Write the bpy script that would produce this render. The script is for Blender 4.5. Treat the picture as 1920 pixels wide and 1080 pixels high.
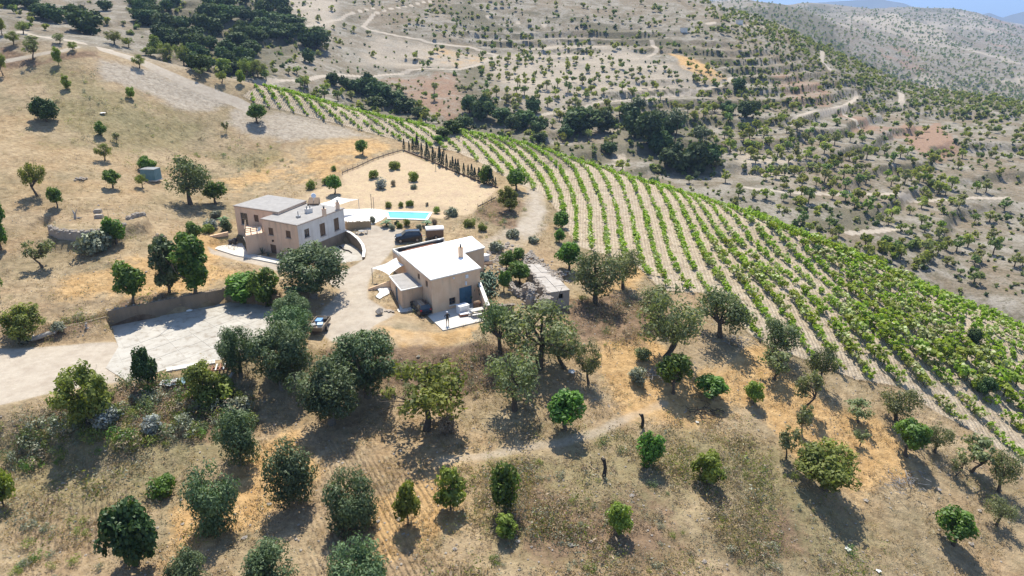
import bpy, math, random
import numpy as np
from mathutils import Vector, Matrix

for _o in list(bpy.data.objects): bpy.data.objects.remove(_o)
SC = bpy.context.scene
COL = SC.collection

# ------------------------------------------------------------------ camera, sky, sun, exposure
SUN_EL, SUN_AZ = math.radians(60), math.radians(-4)     # azimuth measured from +Y (ahead) towards +X
EXPOSURE = 1.12
_cam = bpy.data.cameras.new('camera'); CAMO = bpy.data.objects.new('camera', _cam); COL.objects.link(CAMO)
CAMO.location = (0, 0, 35); CAMO.rotation_euler = (math.radians(90 - 21.5), 0, 0)
_cam.sensor_width = 36; _cam.lens = 1297 * 36 / 1920; _cam.clip_start = 0.5; _cam.clip_end = 60000
SC.camera = CAMO
W = bpy.data.worlds.new('World'); SC.world = W; W.use_nodes = True
_nt = W.node_tree; _bg = _nt.nodes['Background']
_sky = _nt.nodes.new('ShaderNodeTexSky'); _sky.sky_type = 'NISHITA'; _sky.sun_disc = False
_sky.sun_elevation = SUN_EL; _sky.sun_rotation = SUN_AZ
_sky.altitude = 1000; _sky.air_density = 1.0; _sky.dust_density = 0.5; _sky.ozone_density = 1.5
_nt.links.new(_sky.outputs[0], _bg.inputs[0]); _bg.inputs[1].default_value = 0.105
_sl = bpy.data.lights.new('sun', 'SUN'); _sl.energy = 3.9; _sl.angle = math.radians(0.5); _sl.color = (1.0, 0.945, 0.83)
_so = bpy.data.objects.new('sun', _sl); COL.objects.link(_so); _so.location = (0, 0, 200)
_sd = Vector((math.sin(SUN_AZ) * math.cos(SUN_EL), math.cos(SUN_AZ) * math.cos(SUN_EL), math.sin(SUN_EL)))
_so.rotation_euler = _sd.to_track_quat('Z', 'Y').to_euler()
SC.view_settings.view_transform = 'Standard'
try: SC.view_settings.look = 'None'
except Exception: pass
SC.view_settings.exposure = EXPOSURE; SC.view_settings.gamma = 1.0; SC.view_settings.use_curve_mapping = False
SC.render.engine = 'CYCLES'
SC.cycles.max_bounces = 6; SC.cycles.diffuse_bounces = 4; SC.cycles.glossy_bounces = 2
SC.cycles.transmission_bounces = 3; SC.cycles.transparent_max_bounces = 8; SC.cycles.volume_bounces = 0
SC.cycles.use_adaptive_sampling = False
SC.cycles.sample_clamp_indirect = 6
SC.cycles.use_denoising = True
try:
    SC.cycles.denoiser = 'OPENIMAGEDENOISE'; SC.cycles.denoising_input_passes = 'RGB_ALBEDO_NORMAL'; SC.cycles.denoising_prefilter = 'ACCURATE'
except Exception: pass
# ------------------------------------------------------------------ terrain
FPX, PITCH, CAMZ = 1297.0, math.radians(21.5), 35.0   # lens in 1920-px units, tilt and height above the patio
_cp, _sp = math.cos(PITCH), math.sin(PITCH)
CAM = np.array([0.0, 0.0, CAMZ])

def ray(px, py):
    x = (np.asarray(px, float) - 960) / FPX
    y = (540 - np.asarray(py, float)) / FPX
    d = np.stack([x, _cp + y * _sp, -_sp + y * _cp], -1)
    return d / np.linalg.norm(d, axis=-1, keepdims=True)

def project(P):
    P = np.atleast_2d(np.asarray(P, float)) - CAM
    fw = P[:, 1] * _cp - P[:, 2] * _sp
    up = P[:, 1] * _sp + P[:, 2] * _cp
    return np.stack([960 + FPX * P[:, 0] / fw, 540 - FPX * up / fw, fw], -1)

def elev_tan(az, py):
    """tan(elevation) of the line of sight that meets image row py at azimuth az (degrees)"""
    a = math.radians(az)
    k = (540 - py) / FPX
    c = math.cos(a)
    # up/fw = k with d=(sin a, cos a, t)
    return (k * c * _cp - c * _sp) / (_cp + k * _sp)

def N_p(py, z): return ('p', py, z)
def N_r(py, r): return ('r', py, r)
def N_z(r, z): return ('z', r, z)
# per azimuth: foot, four foreground rows, mid slope, crest of the spur, valley, far slope, far crest, second valley, slope and ridge
COLS = {
 -60: [N_z(5,-7),N_z(34,-5),N_z(47,-4.5),N_z(62,-1),N_z(86,1),N_z(105,4),N_z(150,13),N_z(190,24),N_z(220,33),N_z(270,32),N_z(340,42),N_z(500,72),N_z(700,110),N_z(900,105),N_z(1500,105),N_z(2500,120)],
 -42: [N_z(5,-7),N_p(1080,-5),N_p(900,-4.5),N_p(770,-1),N_p(640,0.8),N_p(520,3.4),N_p(310,12.5),N_r(150,188),N_r(50,218),N_z(262,28.5),N_r(15,340),N_z(500,66),N_z(700,102),N_z(900,98),N_z(1500,98),N_z(2500,120)],
 -36: [N_z(5,-7),N_p(1080,-5),N_p(900,-4.5),N_p(770,-1.2),N_p(630,0.4),N_p(500,3.0),N_p(300,12),N_r(150,185),N_r(55,213),N_z(255,27.5),N_r(22,335),N_z(500,65),N_z(700,100),N_z(900,95),N_z(1500,95),N_z(2500,120)],
 -30: [N_z(5,-7),N_p(1080,-5),N_p(900,-4.3),N_p(770,-2.2),N_p(640,-0.6),N_p(500,2.9),N_p(300,10),N_r(160,178),N_r(85,200),N_z(236,25.0),N_r(45,318),N_r(0,410),N_z(650,85),N_z(900,85),N_z(1500,85),N_z(2500,110)],
 -24: [N_z(5,-7),N_p(1080,-5.5),N_p(900,-4.6),N_p(770,-3.4),N_p(640,-0.6),N_p(490,1.4),N_p(300,7),N_r(200,180),N_r(128,197),N_z(234,17.0),N_r(92,290),N_r(0,390),N_z(600,80),N_z(900,80),N_z(1500,80),N_z(2500,100)],
 -18: [N_z(5,-7),N_p(1080,-5.5),N_p(900,-4.7),N_p(770,-3.8),N_p(640,-0.6),N_p(500,0.7),N_p(320,4.6),N_r(220,178),N_r(170,190),N_z(225,9),N_r(150,270),N_r(70,345),N_r(0,430),N_z(800,95),N_z(1500,80),N_z(2500,90)],
 -12: [N_z(5,-7),N_p(1080,-5.5),N_p(900,-4.7),N_p(770,-4.0),N_p(640,-0.3),N_p(500,1.1),N_p(340,4.2),N_r(255,170),N_r(212,183),N_z(218,4),N_r(192,265),N_r(110,345),N_r(0,455),N_z(800,95),N_z(1500,80),N_z(2500,90)],
 -6:  [N_z(5,-7),N_p(1080,-5.5),N_p(900,-4.8),N_p(770,-4.0),N_p(615,-0.1),N_p(500,1.4),N_p(360,3.8),N_r(285,160),N_r(243,176),N_z(215,-2),N_r(225,258),N_r(130,345),N_r(0,465),N_z(800,95),N_z(1500,80),N_z(2500,85)],
 0:   [N_z(5,-7),N_p(1080,-5.6),N_p(900,-4.9),N_p(770,-3.7),N_p(630,-0.6),N_p(510,0.9),N_p(390,2.8),N_p(310,5.0),N_r(268,166),N_z(212,-7),N_r(246,252),N_r(130,345),N_r(0,475),N_z(800,95),N_z(1500,75),N_z(2500,80)],
 6:   [N_z(5,-7),N_p(1080,-5.8),N_p(900,-5.2),N_p(770,-4.1),N_p(630,-1.5),N_p(510,0.0),N_p(430,1.2),N_p(355,3.0),N_r(311,150),N_z(205,-11),N_r(288,240),N_r(150,335),N_r(0,490),N_z(800,90),N_z(1500,70),N_z(2500,80)],
 12:  [N_z(5,-7),N_p(1080,-6.4),N_p(900,-5.7),N_p(770,-4.7),N_p(640,-2.3),N_p(530,-0.8),N_p(460,0.3),N_p(400,1.7),N_r(355,137),N_z(195,-15),N_r(328,226),N_r(180,322),N_r(0,510),N_z(800,75),N_z(1500,60),N_z(2500,75)],
 18:  [N_z(5,-7),N_p(1080,-7.3),N_p(900,-6.6),N_p(770,-5.7),N_p(660,-3.4),N_p(570,-1.9),N_p(505,-0.9),N_p(450,0.1),N_r(397,127),N_z(185,-19),N_r(370,214),N_r(205,315),N_r(28,545),N_z(800,8),N_r(12,1100),N_z(2200,75)],
 24:  [N_z(5,-8),N_p(1080,-8.8),N_p(900,-8.0),N_p(780,-6.8),N_p(690,-5.0),N_p(610,-3.6),N_p(550,-2.6),N_p(500,-1.6),N_r(452,119.5),N_z(175,-25),N_r(424,204),N_r(255,298),N_r(97,545),N_z(800,-40),N_r(50,1200),N_r(2,2000)],
 30:  [N_z(5,-9),N_p(1080,-10.6),N_p(900,-9.6),N_p(790,-8.3),N_p(715,-7.0),N_p(650,-5.7),N_p(600,-4.7),N_p(557,-3.8),N_r(518,117),N_z(171,-32),N_r(490,198),N_r(325,284),N_r(165,535),N_z(800,-75),N_r(90,1300),N_r(14,2300)],
 36:  [N_z(5,-10),N_p(1080,-12.5),N_p(900,-11.2),N_p(800,-10.1),N_p(745,-9.2),N_p(690,-8.0),N_p(648,-7.1),N_p(612,-6.3),N_r(580,122),N_z(170,-40),N_r(550,196),N_r(385,276),N_r(192,510),N_z(800,-100),N_r(130,1300),N_r(62,2400)],
 42:  [N_z(5,-11),N_p(1080,-14.5),N_p(920,-13.0),N_p(840,-12.0),N_p(790,-11.2),N_p(745,-10.2),N_p(705,-9.4),N_p(672,-8.6),N_r(642,129),N_z(170,-46),N_r(610,192),N_r(440,268),N_r(230,480),N_z(800,-120),N_r(165,1300),N_r(100,2500)],
 60:  [N_z(5,-13),N_z(30,-18),N_z(50,-17),N_z(62,-16),N_z(72,-15),N_z(82,-14.5),N_z(92,-14),N_z(102,-13.5),N_z(124,-13),N_z(168,-55),N_z(190,-52),N_z(268,-45),N_z(460,-40),N_z(800,-140),N_z(1300,-110),N_z(2500,-60)],
}
def pchip_slopes(x, y):
    h = np.diff(x, axis=-1); d = np.diff(y, axis=-1) / h
    m = np.zeros_like(y)
    w1 = 2 * h[..., 1:] + h[..., :-1]; w2 = h[..., 1:] + 2 * h[..., :-1]
    same = (d[..., :-1] * d[..., 1:]) > 0
    dd0 = np.where(same, d[..., :-1], 1); dd1 = np.where(same, d[..., 1:], 1)
    m[..., 1:-1] = np.where(same, (w1 + w2) / (w1 / dd0 + w2 / dd1), 0)
    m[..., 0] = d[..., 0]; m[..., -1] = d[..., -1]
    return m
def pchip_eval(x, y, q):
    m = pchip_slopes(x, y)
    i = np.clip(np.searchsorted(x, q) - 1, 0, len(x) - 2)
    h = x[i + 1] - x[i]; t = np.clip((q - x[i]) / h, 0, 1)
    t2, t3 = t * t, t * t * t
    return ((2*t3-3*t2+1)*y[i] + (t3-2*t2+t)*h*m[i] + (-2*t3+3*t2)*y[i+1] + (t3-t2)*h*m[i+1])

_azk = np.array(sorted(COLS), float)
_R = np.zeros((len(_azk), 16)); _Z = np.zeros_like(_R)
for _i, _a in enumerate(_azk):
    for _j, (k, u, v) in enumerate(COLS[int(_a)]):
        if k == 'z': r_, z_ = u, v
        else:
            t_ = elev_tan(_a, u)
            if k == 'p': z_ = v; r_ = (v - CAMZ) / t_
            else: r_ = v; z_ = CAMZ + r_ * t_
        _R[_i, _j] = r_; _Z[_i, _j] = z_
    assert (np.diff(_R[_i]) > 0).all(), (_a, np.round(_R[_i], 1))

def smooth(e0, e1, x):
    t = np.clip((x - e0) / (e1 - e0), 0, 1); return t * t * (3 - 2 * t)

def vnoise(x, y, seed=0):
    """value noise on a lattice, numpy"""
    xi = np.floor(x).astype(np.int64); yi = np.floor(y).astype(np.int64)
    fx = x - xi; fy = y - yi
    fx = fx*fx*(3-2*fx); fy = fy*fy*(3-2*fy)
    def h(a, b):
        n = (a * 374761393 + b * 668265263 + seed * 974634777) & 0xFFFFFFFF
        n = ((n ^ (n >> 13)) * 1274126177) & 0xFFFFFFFF
        return ((n ^ (n >> 16)) & 0xFFFF) / 65535.0
    return (h(xi,yi)*(1-fx)*(1-fy) + h(xi+1,yi)*fx*(1-fy) + h(xi,yi+1)*(1-fx)*fy + h(xi+1,yi+1)*fx*fy)
def fbm(x, y, seed=0, o=4):
    s = 0; a = 0.5
    for k in range(o):
        s = s + a * (vnoise(x, y, seed + k) - 0.5); x = x * 2.03; y = y * 2.03; a *= 0.5
    return s

AZ = np.concatenate([np.linspace(-180, -62, 22), np.linspace(-60, -43, 24), np.arange(-42, 42.01, 0.16), np.linspace(43, 60, 24), np.linspace(62, 180, 22)])
RR = np.concatenate([np.linspace(0.5, 36, 24)[:-1], np.arange(36, 60, 0.42), np.arange(60, 135, 0.42), np.arange(135, 200, 0.7), np.arange(200, 420, 1.9), np.arange(420, 720, 5), np.geomspace(720, 4200, 60)])
LR = np.log(RR)
def build_base():
    Z = np.zeros((len(AZ), len(RR)))
    azc = np.clip(AZ, -60, 60)
    lr = np.log(_R)
    rn = np.stack([pchip_eval(_azk, lr[:, j], azc) for j in range(16)], -1)
    zn = np.stack([pchip_eval(_azk, _Z[:, j], azc) for j in range(16)], -1)
    for i in range(len(AZ)):
        Z[i] = pchip_eval(rn[i], zn[i], LR)
    # smooth the joints along both axes a little (keeps the crest)
    return Z
GX = np.sin(np.radians(AZ))[:, None] * RR[None]
GY = np.cos(np.radians(AZ))[:, None] * RR[None]
GZ = build_base()
GZ_soft = GZ.copy()

def ground_z(x, y):
    x = np.asarray(x, float); y = np.asarray(y, float)
    az = np.degrees(np.arctan2(x, y)); lr = np.log(np.clip(np.hypot(x, y), RR[0], RR[-1] * 0.9999))
    i = np.clip(np.searchsorted(AZ, az) - 1, 0, len(AZ) - 2); j = np.clip(np.searchsorted(LR, lr) - 1, 0, len(RR) - 2)
    u = (az - AZ[i]) / (AZ[i+1] - AZ[i]); v = (lr - LR[j]) / (LR[j+1] - LR[j])
    return (GZ[i,j]*(1-u)*(1-v) + GZ[i+1,j]*u*(1-v) + GZ[i,j+1]*(1-u)*v + GZ[i+1,j+1]*u*v)

def at(px, py, rmax=4000):
    """where the line of sight through a photo pixel first meets the ground"""
    d = ray(px, py); h = math.hypot(d[0], d[1]); az = math.degrees(math.atan2(d[0], d[1]))
    rs = np.concatenate([np.linspace(20, 250, 2300), np.geomspace(250.5, rmax, 3000)])
    z = CAMZ + rs * d[2] / h
    g = ground_z(rs * d[0] / h, rs * d[1] / h)
    k = np.nonzero(g > z)[0]
    k = k[0] if len(k) else len(rs) - 1
    if k > 0 and k < len(rs) - 1:
        a = (z[k-1]-g[k-1]); b = (g[k]-z[k]); r = rs[k-1] + (rs[k]-rs[k-1]) * a / (a + b)
    else: r = rs[k]
    x, y = r * d[0] / h, r * d[1] / h
    return np.array([x, y, float(ground_z(x, y))])

def on_plane(px, py, z):
    d = ray(px, py); t = (z - CAMZ) / d[2]
    return CAM + d * t

def in_poly(poly, x, y):
    poly = np.asarray(poly); inside = np.zeros(np.shape(x), bool); n = len(poly)
    for i in range(n):
        x0, y0 = poly[i][:2]; x1, y1 = poly[(i+1) % n][:2]
        if y0 == y1: continue
        c = ((y0 > y) != (y1 > y)) & (x < (x1 - x0) * (y - y0) / (y1 - y0) + x0)
        inside ^= c
    return inside
def dist_line(pts, x, y, closed=False):
    pts = np.asarray(pts)[:, :2]; n = len(pts); D = np.full(np.shape(x), 1e9)
    for i in range(n if closed else n - 1):
        a, b = pts[i], pts[(i+1) % n]; ab = b - a; L = ab @ ab + 1e-9
        t = np.clip(((x - a[0]) * ab[0] + (y - a[1]) * ab[1]) / L, 0, 1)
        D = np.minimum(D, np.hypot(x - a[0] - t * ab[0], y - a[1] - t * ab[1]))
    return D
def sdist(poly, x, y):
    d = dist_line(poly, x, y, True); return np.where(in_poly(poly, x, y), -d, d)
def pxpoly(pp, z=None):
    return np.array([at(*p) if z is None else on_plane(p[0], p[1], z) for p in pp])
def pad(poly, z, blend):
    """level a polygon of ground to height z (number or function of x, y)"""
    global GZ
    near = (np.abs(GX - poly[:,0].mean()) < 90) & (np.abs(GY - poly[:,1].mean()) < 90) & (RR[None] < 260)
    x, y = GX[near], GY[near]
    w = 1 - smooth(0, blend, sdist(poly, x, y))
    zz = z(x, y) if callable(z) else z
    GZ[near] = GZ[near] * (1 - w) + zz * w
# ------------------------------------------------------------------ mesh helpers
rng = np.random.default_rng(7)
class MB:
    """collects shapes (world coordinates) for ONE mesh"""
    def __init__(s): s.v = []; s.f = []; s.m = []; s.n = 0
    def add(s, V, F, m=0):
        s.v.append(np.asarray(V, float).reshape(-1, 3))
        for f in F: s.f.append([i + s.n for i in f]); s.m.append(m)
        s.n += len(s.v[-1]); return s
    def box(s, c, size, rot=0.0, m=0, tilt=0.0):
        x, y, z = [k / 2 for k in size]
        P = np.array([[-x,-y,-z],[x,-y,-z],[x,y,-z],[-x,y,-z],[-x,-y,z],[x,-y,z],[x,y,z],[-x,y,z]])
        if tilt:
            ct, st = math.cos(tilt), math.sin(tilt); P = P @ np.array([[1,0,0],[0,ct,st],[0,-st,ct]])
        cr, sr = math.cos(rot), math.sin(rot); P = P @ np.array([[cr,sr,0],[-sr,cr,0],[0,0,1]])
        return s.add(P + np.asarray(c, float), [(0,3,2,1),(4,5,6,7),(0,1,5,4),(1,2,6,5),(2,3,7,6),(3,0,4,7)], m)
    def prism(s, poly, z0, z1, m=0, top=None):
        p = np.asarray(poly, float)[:, :2]
        a = sum(p[i,0]*p[(i+1)%len(p),1]-p[(i+1)%len(p),0]*p[i,1] for i in range(len(p)))
        if a < 0: p = p[::-1]
        n = len(p); z0 = np.broadcast_to(z0, n); z1 = np.broadcast_to(z1, n)
        V = np.vstack([np.c_[p, z0], np.c_[p, z1]])
        F = [tuple(range(n - 1, -1, -1)), tuple(range(n, 2 * n))] + [(i, (i+1)%n, n+(i+1)%n, n+i) for i in range(n)]
        s.add(V, F, m)
        if top is not None: s.m[-(n + 1)] = top
        return s
    def tube(s, pts, radii, n=6, m=0, cap=True):
        pts = np.asarray(pts, float); radii = np.broadcast_to(radii, len(pts)); V = []
        for i, p in enumerate(pts):
            d = pts[min(i+1, len(pts)-1)] - pts[max(i-1, 0)]; d = d / (np.linalg.norm(d) + 1e-9)
            a = np.cross(d, [0, 0, 1.0] if abs(d[2]) < .9 else [1.0, 0, 0]); a /= np.linalg.norm(a); b = np.cross(d, a)
            t = np.arange(n) * 2 * math.pi / n
            V.append(p + radii[i] * (np.cos(t)[:, None] * a + np.sin(t)[:, None] * b))
        F = []
        for i in range(len(pts) - 1):
            for k in range(n): F.append((i*n+k, i*n+(k+1)%n, (i+1)*n+(k+1)%n, (i+1)*n+k))
        if cap: F.append(tuple(range(n-1, -1, -1))); F.append(tuple((len(pts)-1)*n + k for k in range(n)))
        return s.add(np.vstack(V), F, m)
    def cyl(s, p0, p1, r0, r1=None, n=10, m=0): return s.tube([p0, p1], [r0, r0 if r1 is None else r1], n, m)
    def rock(s, c, r, seed=0, m=0, flat=.7):
        q = np.random.default_rng(seed)
        V = np.array([[1,0,0],[-1,0,0],[0,1,0],[0,-1,0],[0,0,1],[0,0,-1],[.7,.7,.5],[-.7,.7,.4],[-.7,-.7,.5],[.7,-.7,.4]], float)
        # 10-point lump: an octahedron with its upper edges pushed out
        V = V * q.uniform(.75, 1.15, (10, 1)) * r * np.array([1, q.uniform(.7, 1), flat])
        F = [(0,6,4),(6,2,4),(2,7,4),(7,1,4),(1,8,4),(8,3,4),(3,9,4),(9,0,4),(0,2,6),(2,1,7),(1,3,8),(3,0,9),(2,0,5),(1,2,5),(3,1,5),(0,3,5)]
        a = q.uniform(0, 6.28); R = np.array([[math.cos(a), math.sin(a), 0], [-math.sin(a), math.cos(a), 0], [0, 0, 1]])
        return s.add(V @ R + np.asarray(c, float), F, m)
    def mesh(s, name, mats, off=(0, 0, 0), smooth=False):
        me = bpy.data.meshes.new(name)
        V = np.vstack(s.v) - np.asarray(off, float)
        me.from_pydata(V.tolist(), [], s.f)
        for mt in (mats if isinstance(mats, (list, tuple)) else [mats]): me.materials.append(mt)
        me.polygons.foreach_set('material_index', s.m)
        if smooth: me.polygons.foreach_set('use_smooth', [True] * len(s.f))
        me.update(); return me

def mesh_np(name, V, F, mats, midx=None, attrs=None, smooth=False):
    """fast mesh from arrays; F is (n,3) or (n,4) or a list of such arrays"""
    Fs = F if isinstance(F, list) else [F]
    me = bpy.data.meshes.new(name); V = np.asarray(V, np.float32)
    me.vertices.add(len(V)); me.vertices.foreach_set('co', V.ravel())
    nl = sum(f.size for f in Fs); npoly = sum(len(f) for f in Fs)
    me.loops.add(nl); me.loops.foreach_set('vertex_index', np.concatenate([f.ravel() for f in Fs]).astype(np.int32))
    sizes = np.concatenate([np.full(len(f), f.shape[1]) for f in Fs])
    me.polygons.add(npoly)
    me.polygons.foreach_set('loop_start', np.concatenate([[0], np.cumsum(sizes)[:-1]]).astype(np.int32))
    for mt in (mats if isinstance(mats, (list, tuple)) else [mats]): me.materials.append(mt)
    if midx is not None: me.polygons.foreach_set('material_index', np.asarray(midx, np.int32))
    me.update(calc_edges=True)
    if smooth: me.polygons.foreach_set('use_smooth', np.ones(npoly, bool))
    for k, a in (attrs or {}).items():
        a = np.asarray(a, np.float32)
        if a.ndim == 1: at_ = me.attributes.new(k, 'FLOAT', 'POINT'); at_.data.foreach_set('value', a)
        else: at_ = me.attributes.new(k, 'FLOAT_COLOR', 'POINT'); at_.data.foreach_set('color', a.ravel())
    return me

WLOC = {}
def link(name, data, parent=None, loc=(0, 0, 0)):
    o = bpy.data.objects.new(name, data); COL.objects.link(o); o.location = loc
    if parent is not None: o.parent = parent
    return o
def tag(o, label=None, cat=None, group=None, kind=None):
    if label: o['label'] = label
    if cat: o['category'] = cat
    if group: o['group'] = group
    if kind: o['kind'] = kind
    return o
def thing(name, label, cat, loc, group=None):
    o = link(name, None, None, loc); o.empty_display_size = .3; WLOC[o.name] = np.array(loc, float)
    return tag(o, label, cat, group)
def part(name, mb, mat, parent, label=None, smooth=False, kind=None):
    off = WLOC[parent.name]
    o = link(name, mb.mesh(name, mat, off, smooth), parent); WLOC[o.name] = off
    if label: o['label'] = label
    if kind: o['kind'] = kind
    return o
def single(name, mb, mat, label, cat, loc, group=None, smooth=False):
    o = link(name, mb.mesh(name, mat, loc, smooth), None, loc); WLOC[o.name] = np.array(loc, float)
    return tag(o, label, cat, group)
def structure(name, mb, mat, smooth=False):
    o = link(name, mb.mesh(name, mat, (0, 0, 0), smooth)); WLOC[o.name] = np.zeros(3); o['kind'] = 'structure'; return o

# ------------------------------------------------------------------ materials
def nodes_of(name):
    m = bpy.data.materials.new(name); m.use_nodes = True; nt = m.node_tree
    return m, nt, nt.nodes['Principled BSDF'], nt.nodes['Material Output']
def _n(nt, t, **kw):
    n = nt.nodes.new(t)
    for k, v in kw.items(): setattr(n, k, v)
    return n
def _noise(nt, scale, detail=4, rough=.55, vec=None):
    n = _n(nt, 'ShaderNodeTexNoise'); n.inputs['Scale'].default_value = scale; n.inputs['Detail'].default_value = detail; n.inputs['Roughness'].default_value = rough
    if vec is not None: nt.links.new(vec, n.inputs['Vector'])
    return n.outputs['Fac']
def _ramp(nt, fac, a, b, c0=(0,0,0,1), c1=(1,1,1,1)):
    r = _n(nt, 'ShaderNodeValToRGB'); e = r.color_ramp.elements
    e[0].position = a; e[1].position = b; e[0].color = c0; e[1].color = c1
    nt.links.new(fac, r.inputs[0]); return r.outputs[0]
def _mix(nt, fac, a, b, mode='MIX'):
    n = _n(nt, 'ShaderNodeMix', data_type='RGBA', blend_type=mode, clamp_result=False)
    for s, v in ((n.inputs[0], fac), (n.inputs[6], a), (n.inputs[7], b)):
        if isinstance(v, bpy.types.NodeSocket): nt.links.new(v, s)
        elif isinstance(v, (int, float)): s.default_value = v
        else: s.default_value = (*v[:3], 1)
    return n.outputs[2]
def _math(nt, op, a, b=None, c=None, clamp=False):
    n = _n(nt, 'ShaderNodeMath', operation=op, use_clamp=clamp)
    for i, v in enumerate((a, b, c)):
        if v is None: continue
        if isinstance(v, bpy.types.NodeSocket): nt.links.new(v, n.inputs[i])
        else: n.inputs[i].default_value = v
    return n.outputs[0]
def _geo(nt): return _n(nt, 'ShaderNodeNewGeometry').outputs['Position']
def _bump(nt, h, dist, strength=1.0):
    b = _n(nt, 'ShaderNodeBump'); b.inputs['Distance'].default_value = dist; b.inputs['Strength'].default_value = strength
    nt.links.new(h, b.inputs['Height']); return b.outputs[0]

def surface(name, c1, c2, scale=1.5, rough=.85, bump=.02, stain=None, stain_amt=.5, streak=False, spec=.25, metal=0.0, fine=14):
    """weathered plain surface: two tones of noise, optional stains, fine relief"""
    m, nt, p, out = nodes_of(name); pos = _geo(nt)
    col = _mix(nt, _ramp(nt, _noise(nt, scale, 5, .6, pos), .35, .68), c1, c2)
    f = _noise(nt, fine, 3, .6, pos)
    col = _mix(nt, .35 if bump > .005 else .12, col, _mix(nt, f, [k * .7 for k in c1], [min(1, k * 1.25) for k in c2]))
    if stain:
        v = pos
        if streak:
            mp = _n(nt, 'ShaderNodeMapping'); mp.inputs['Scale'].default_value = (1.6, 1.6, .22); nt.links.new(pos, mp.inputs[0]); v = mp.outputs[0]
        s = _ramp(nt, _noise(nt, 1.1, 6, .65, v), .5, .72)
        col = _mix(nt, _math(nt, 'MULTIPLY', s, stain_amt), col, stain)
    nt.links.new(col, p.inputs['Base Color'])
    p.inputs['Roughness'].default_value = rough; p.inputs['Specular IOR Level'].default_value = spec; p.inputs['Metallic'].default_value = metal
    if bump: nt.links.new(_bump(nt, f, bump), p.inputs['Normal'])
    return m
def plain(name, c, rough=.5, metal=0.0, spec=.4):
    m, nt, p, out = nodes_of(name); pos = _geo(nt)
    f = _noise(nt, 6, 3, .6, pos)
    nt.links.new(_mix(nt, f, [k * .8 for k in c], [min(1, k * 1.12) for k in c]), p.inputs['Base Color'])
    p.inputs['Roughness'].default_value = rough; p.inputs['Metallic'].default_value = metal; p.inputs['Specular IOR Level'].default_value = spec
    return m
def leaf_mat(name, dark, light, trans=.35, tint=None, rough=.55, gloss=.06):
    """leaf faces: tone attribute per leaf clump, a little variation per plant, light passes through"""
    m, nt, p, out = nodes_of(name); nt.nodes.remove(p)
    a = _n(nt, 'ShaderNodeAttribute', attribute_name='tone')
    oi = _n(nt, 'ShaderNodeObjectInfo')
    col = _mix(nt, a.outputs['Fac'], dark, light)
    h = _n(nt, 'ShaderNodeHueSaturation'); nt.links.new(col, h.inputs['Color'])
    nt.links.new(_math(nt, 'MULTIPLY_ADD', oi.outputs['Random'], .04, .48), h.inputs['Hue'])
    nt.links.new(_math(nt, 'MULTIPLY_ADD', oi.outputs['Random'], .45, .78), h.inputs['Value'])
    d = _n(nt, 'ShaderNodeBsdfDiffuse'); t = _n(nt, 'ShaderNodeBsdfTranslucent'); g = _n(nt, 'ShaderNodeBsdfGlossy')
    g.inputs['Roughness'].default_value = rough
    nt.links.new(h.outputs[0], d.inputs[0]); nt.links.new(_mix(nt, 1.0, h.outputs[0], (1.15, 1.25, .55), 'MULTIPLY'), t.inputs[0])
    g.inputs[0].default_value = (.8, .85, .8, 1)
    mx = _n(nt, 'ShaderNodeMixShader'); mx.inputs[0].default_value = trans; nt.links.new(d.outputs[0], mx.inputs[1]); nt.links.new(t.outputs[0], mx.inputs[2])
    m2 = _n(nt, 'ShaderNodeMixShader'); m2.inputs[0].default_value = gloss; nt.links.new(mx.outputs[0], m2.inputs[1]); nt.links.new(g.outputs[0], m2.inputs[2])
    nt.links.new(m2.outputs[0], out.inputs['Surface'])
    return m
# ------------------------------------------------------------------ shaping the ground
_far = smooth(196, 250, RR)[None]
_nearw = 1 - smooth(150, 190, RR)[None]
GZ = GZ + _nearw * smooth(20, 40, RR)[None] * (0.55 * fbm(GX / 5, GY / 5, 3, 4) + 0.16 * fbm(GX / .9, GY / .9, 5, 2))
_rid = 1 - 2 * np.abs(fbm(GX / 90 + 7, GY / 90, 11, 4))
GZ = GZ + _far * (1.6 * fbm(GX / 26, GY / 26, 21, 4) + (1 - smooth(420, 500, RR)[None]) * 6.5 * (_rid - .8))
GZ = GZ + smooth(700, 1100, RR)[None] * (70 * (fbm(GX / 330 + 3, GY / 330, 31, 6) - .2))
# cultivated terraces on the slope across the valley: risers every few metres of height
_tw = _far * (1 - smooth(460, 540, RR)[None]) * smooth(-.16, .06, fbm(GX / 70 + 40, GY / 70, 51, 3)) * .85
_st = 3.8; _q = GZ / _st + 1.3 * fbm(GX / 60, GY / 60, 61, 3); _fr = _q - np.floor(_q)
RISER = _tw * smooth(.82, .90, _fr) * (1 - smooth(.97, 1.0, _fr))
GZ = GZ + _tw * _st * (smooth(.78, .99, _fr) - _fr)
# slope of the near bank and the levelled places
YZ = -0.8
YARD = pxpoly([(207,612),(430,566),(526,575),(532,600),(472,650),(415,674),(312,692),(240,716),(198,690),(222,650)], YZ)
W0, W1, W2 = YARD[0], YARD[1], YARD[2]
WL = on_plane(117, 627, -0.5)
def _rough_pad(poly, z, b): pad(poly, z, b)
_big = np.vstack([YARD[2:9], pxpoly([(160,725),(60,745),(-40,770),(-60,670),(60,650),(150,640)], -0.8), YARD[:2]])
pad(_big, lambda x, y: -0.8 + .008 * np.clip(-40 - x, 0, 30), 5.0)
_wd = (W1 - W0)[:2] / np.linalg.norm((W1 - W0)[:2]); _wn = np.array([-_wd[1], _wd[0]])
UPP = np.array([W0[:2] + _wn * .35, W1[:2] + _wn * .35, W2[:2] + np.array([.5, .5]), W2[:2] + np.array([1.5, 3.5]), W1[:2] + _wn * 5, W0[:2] + _wn * 4.5])
pad(UPP, 1.15, 6.0)
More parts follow.
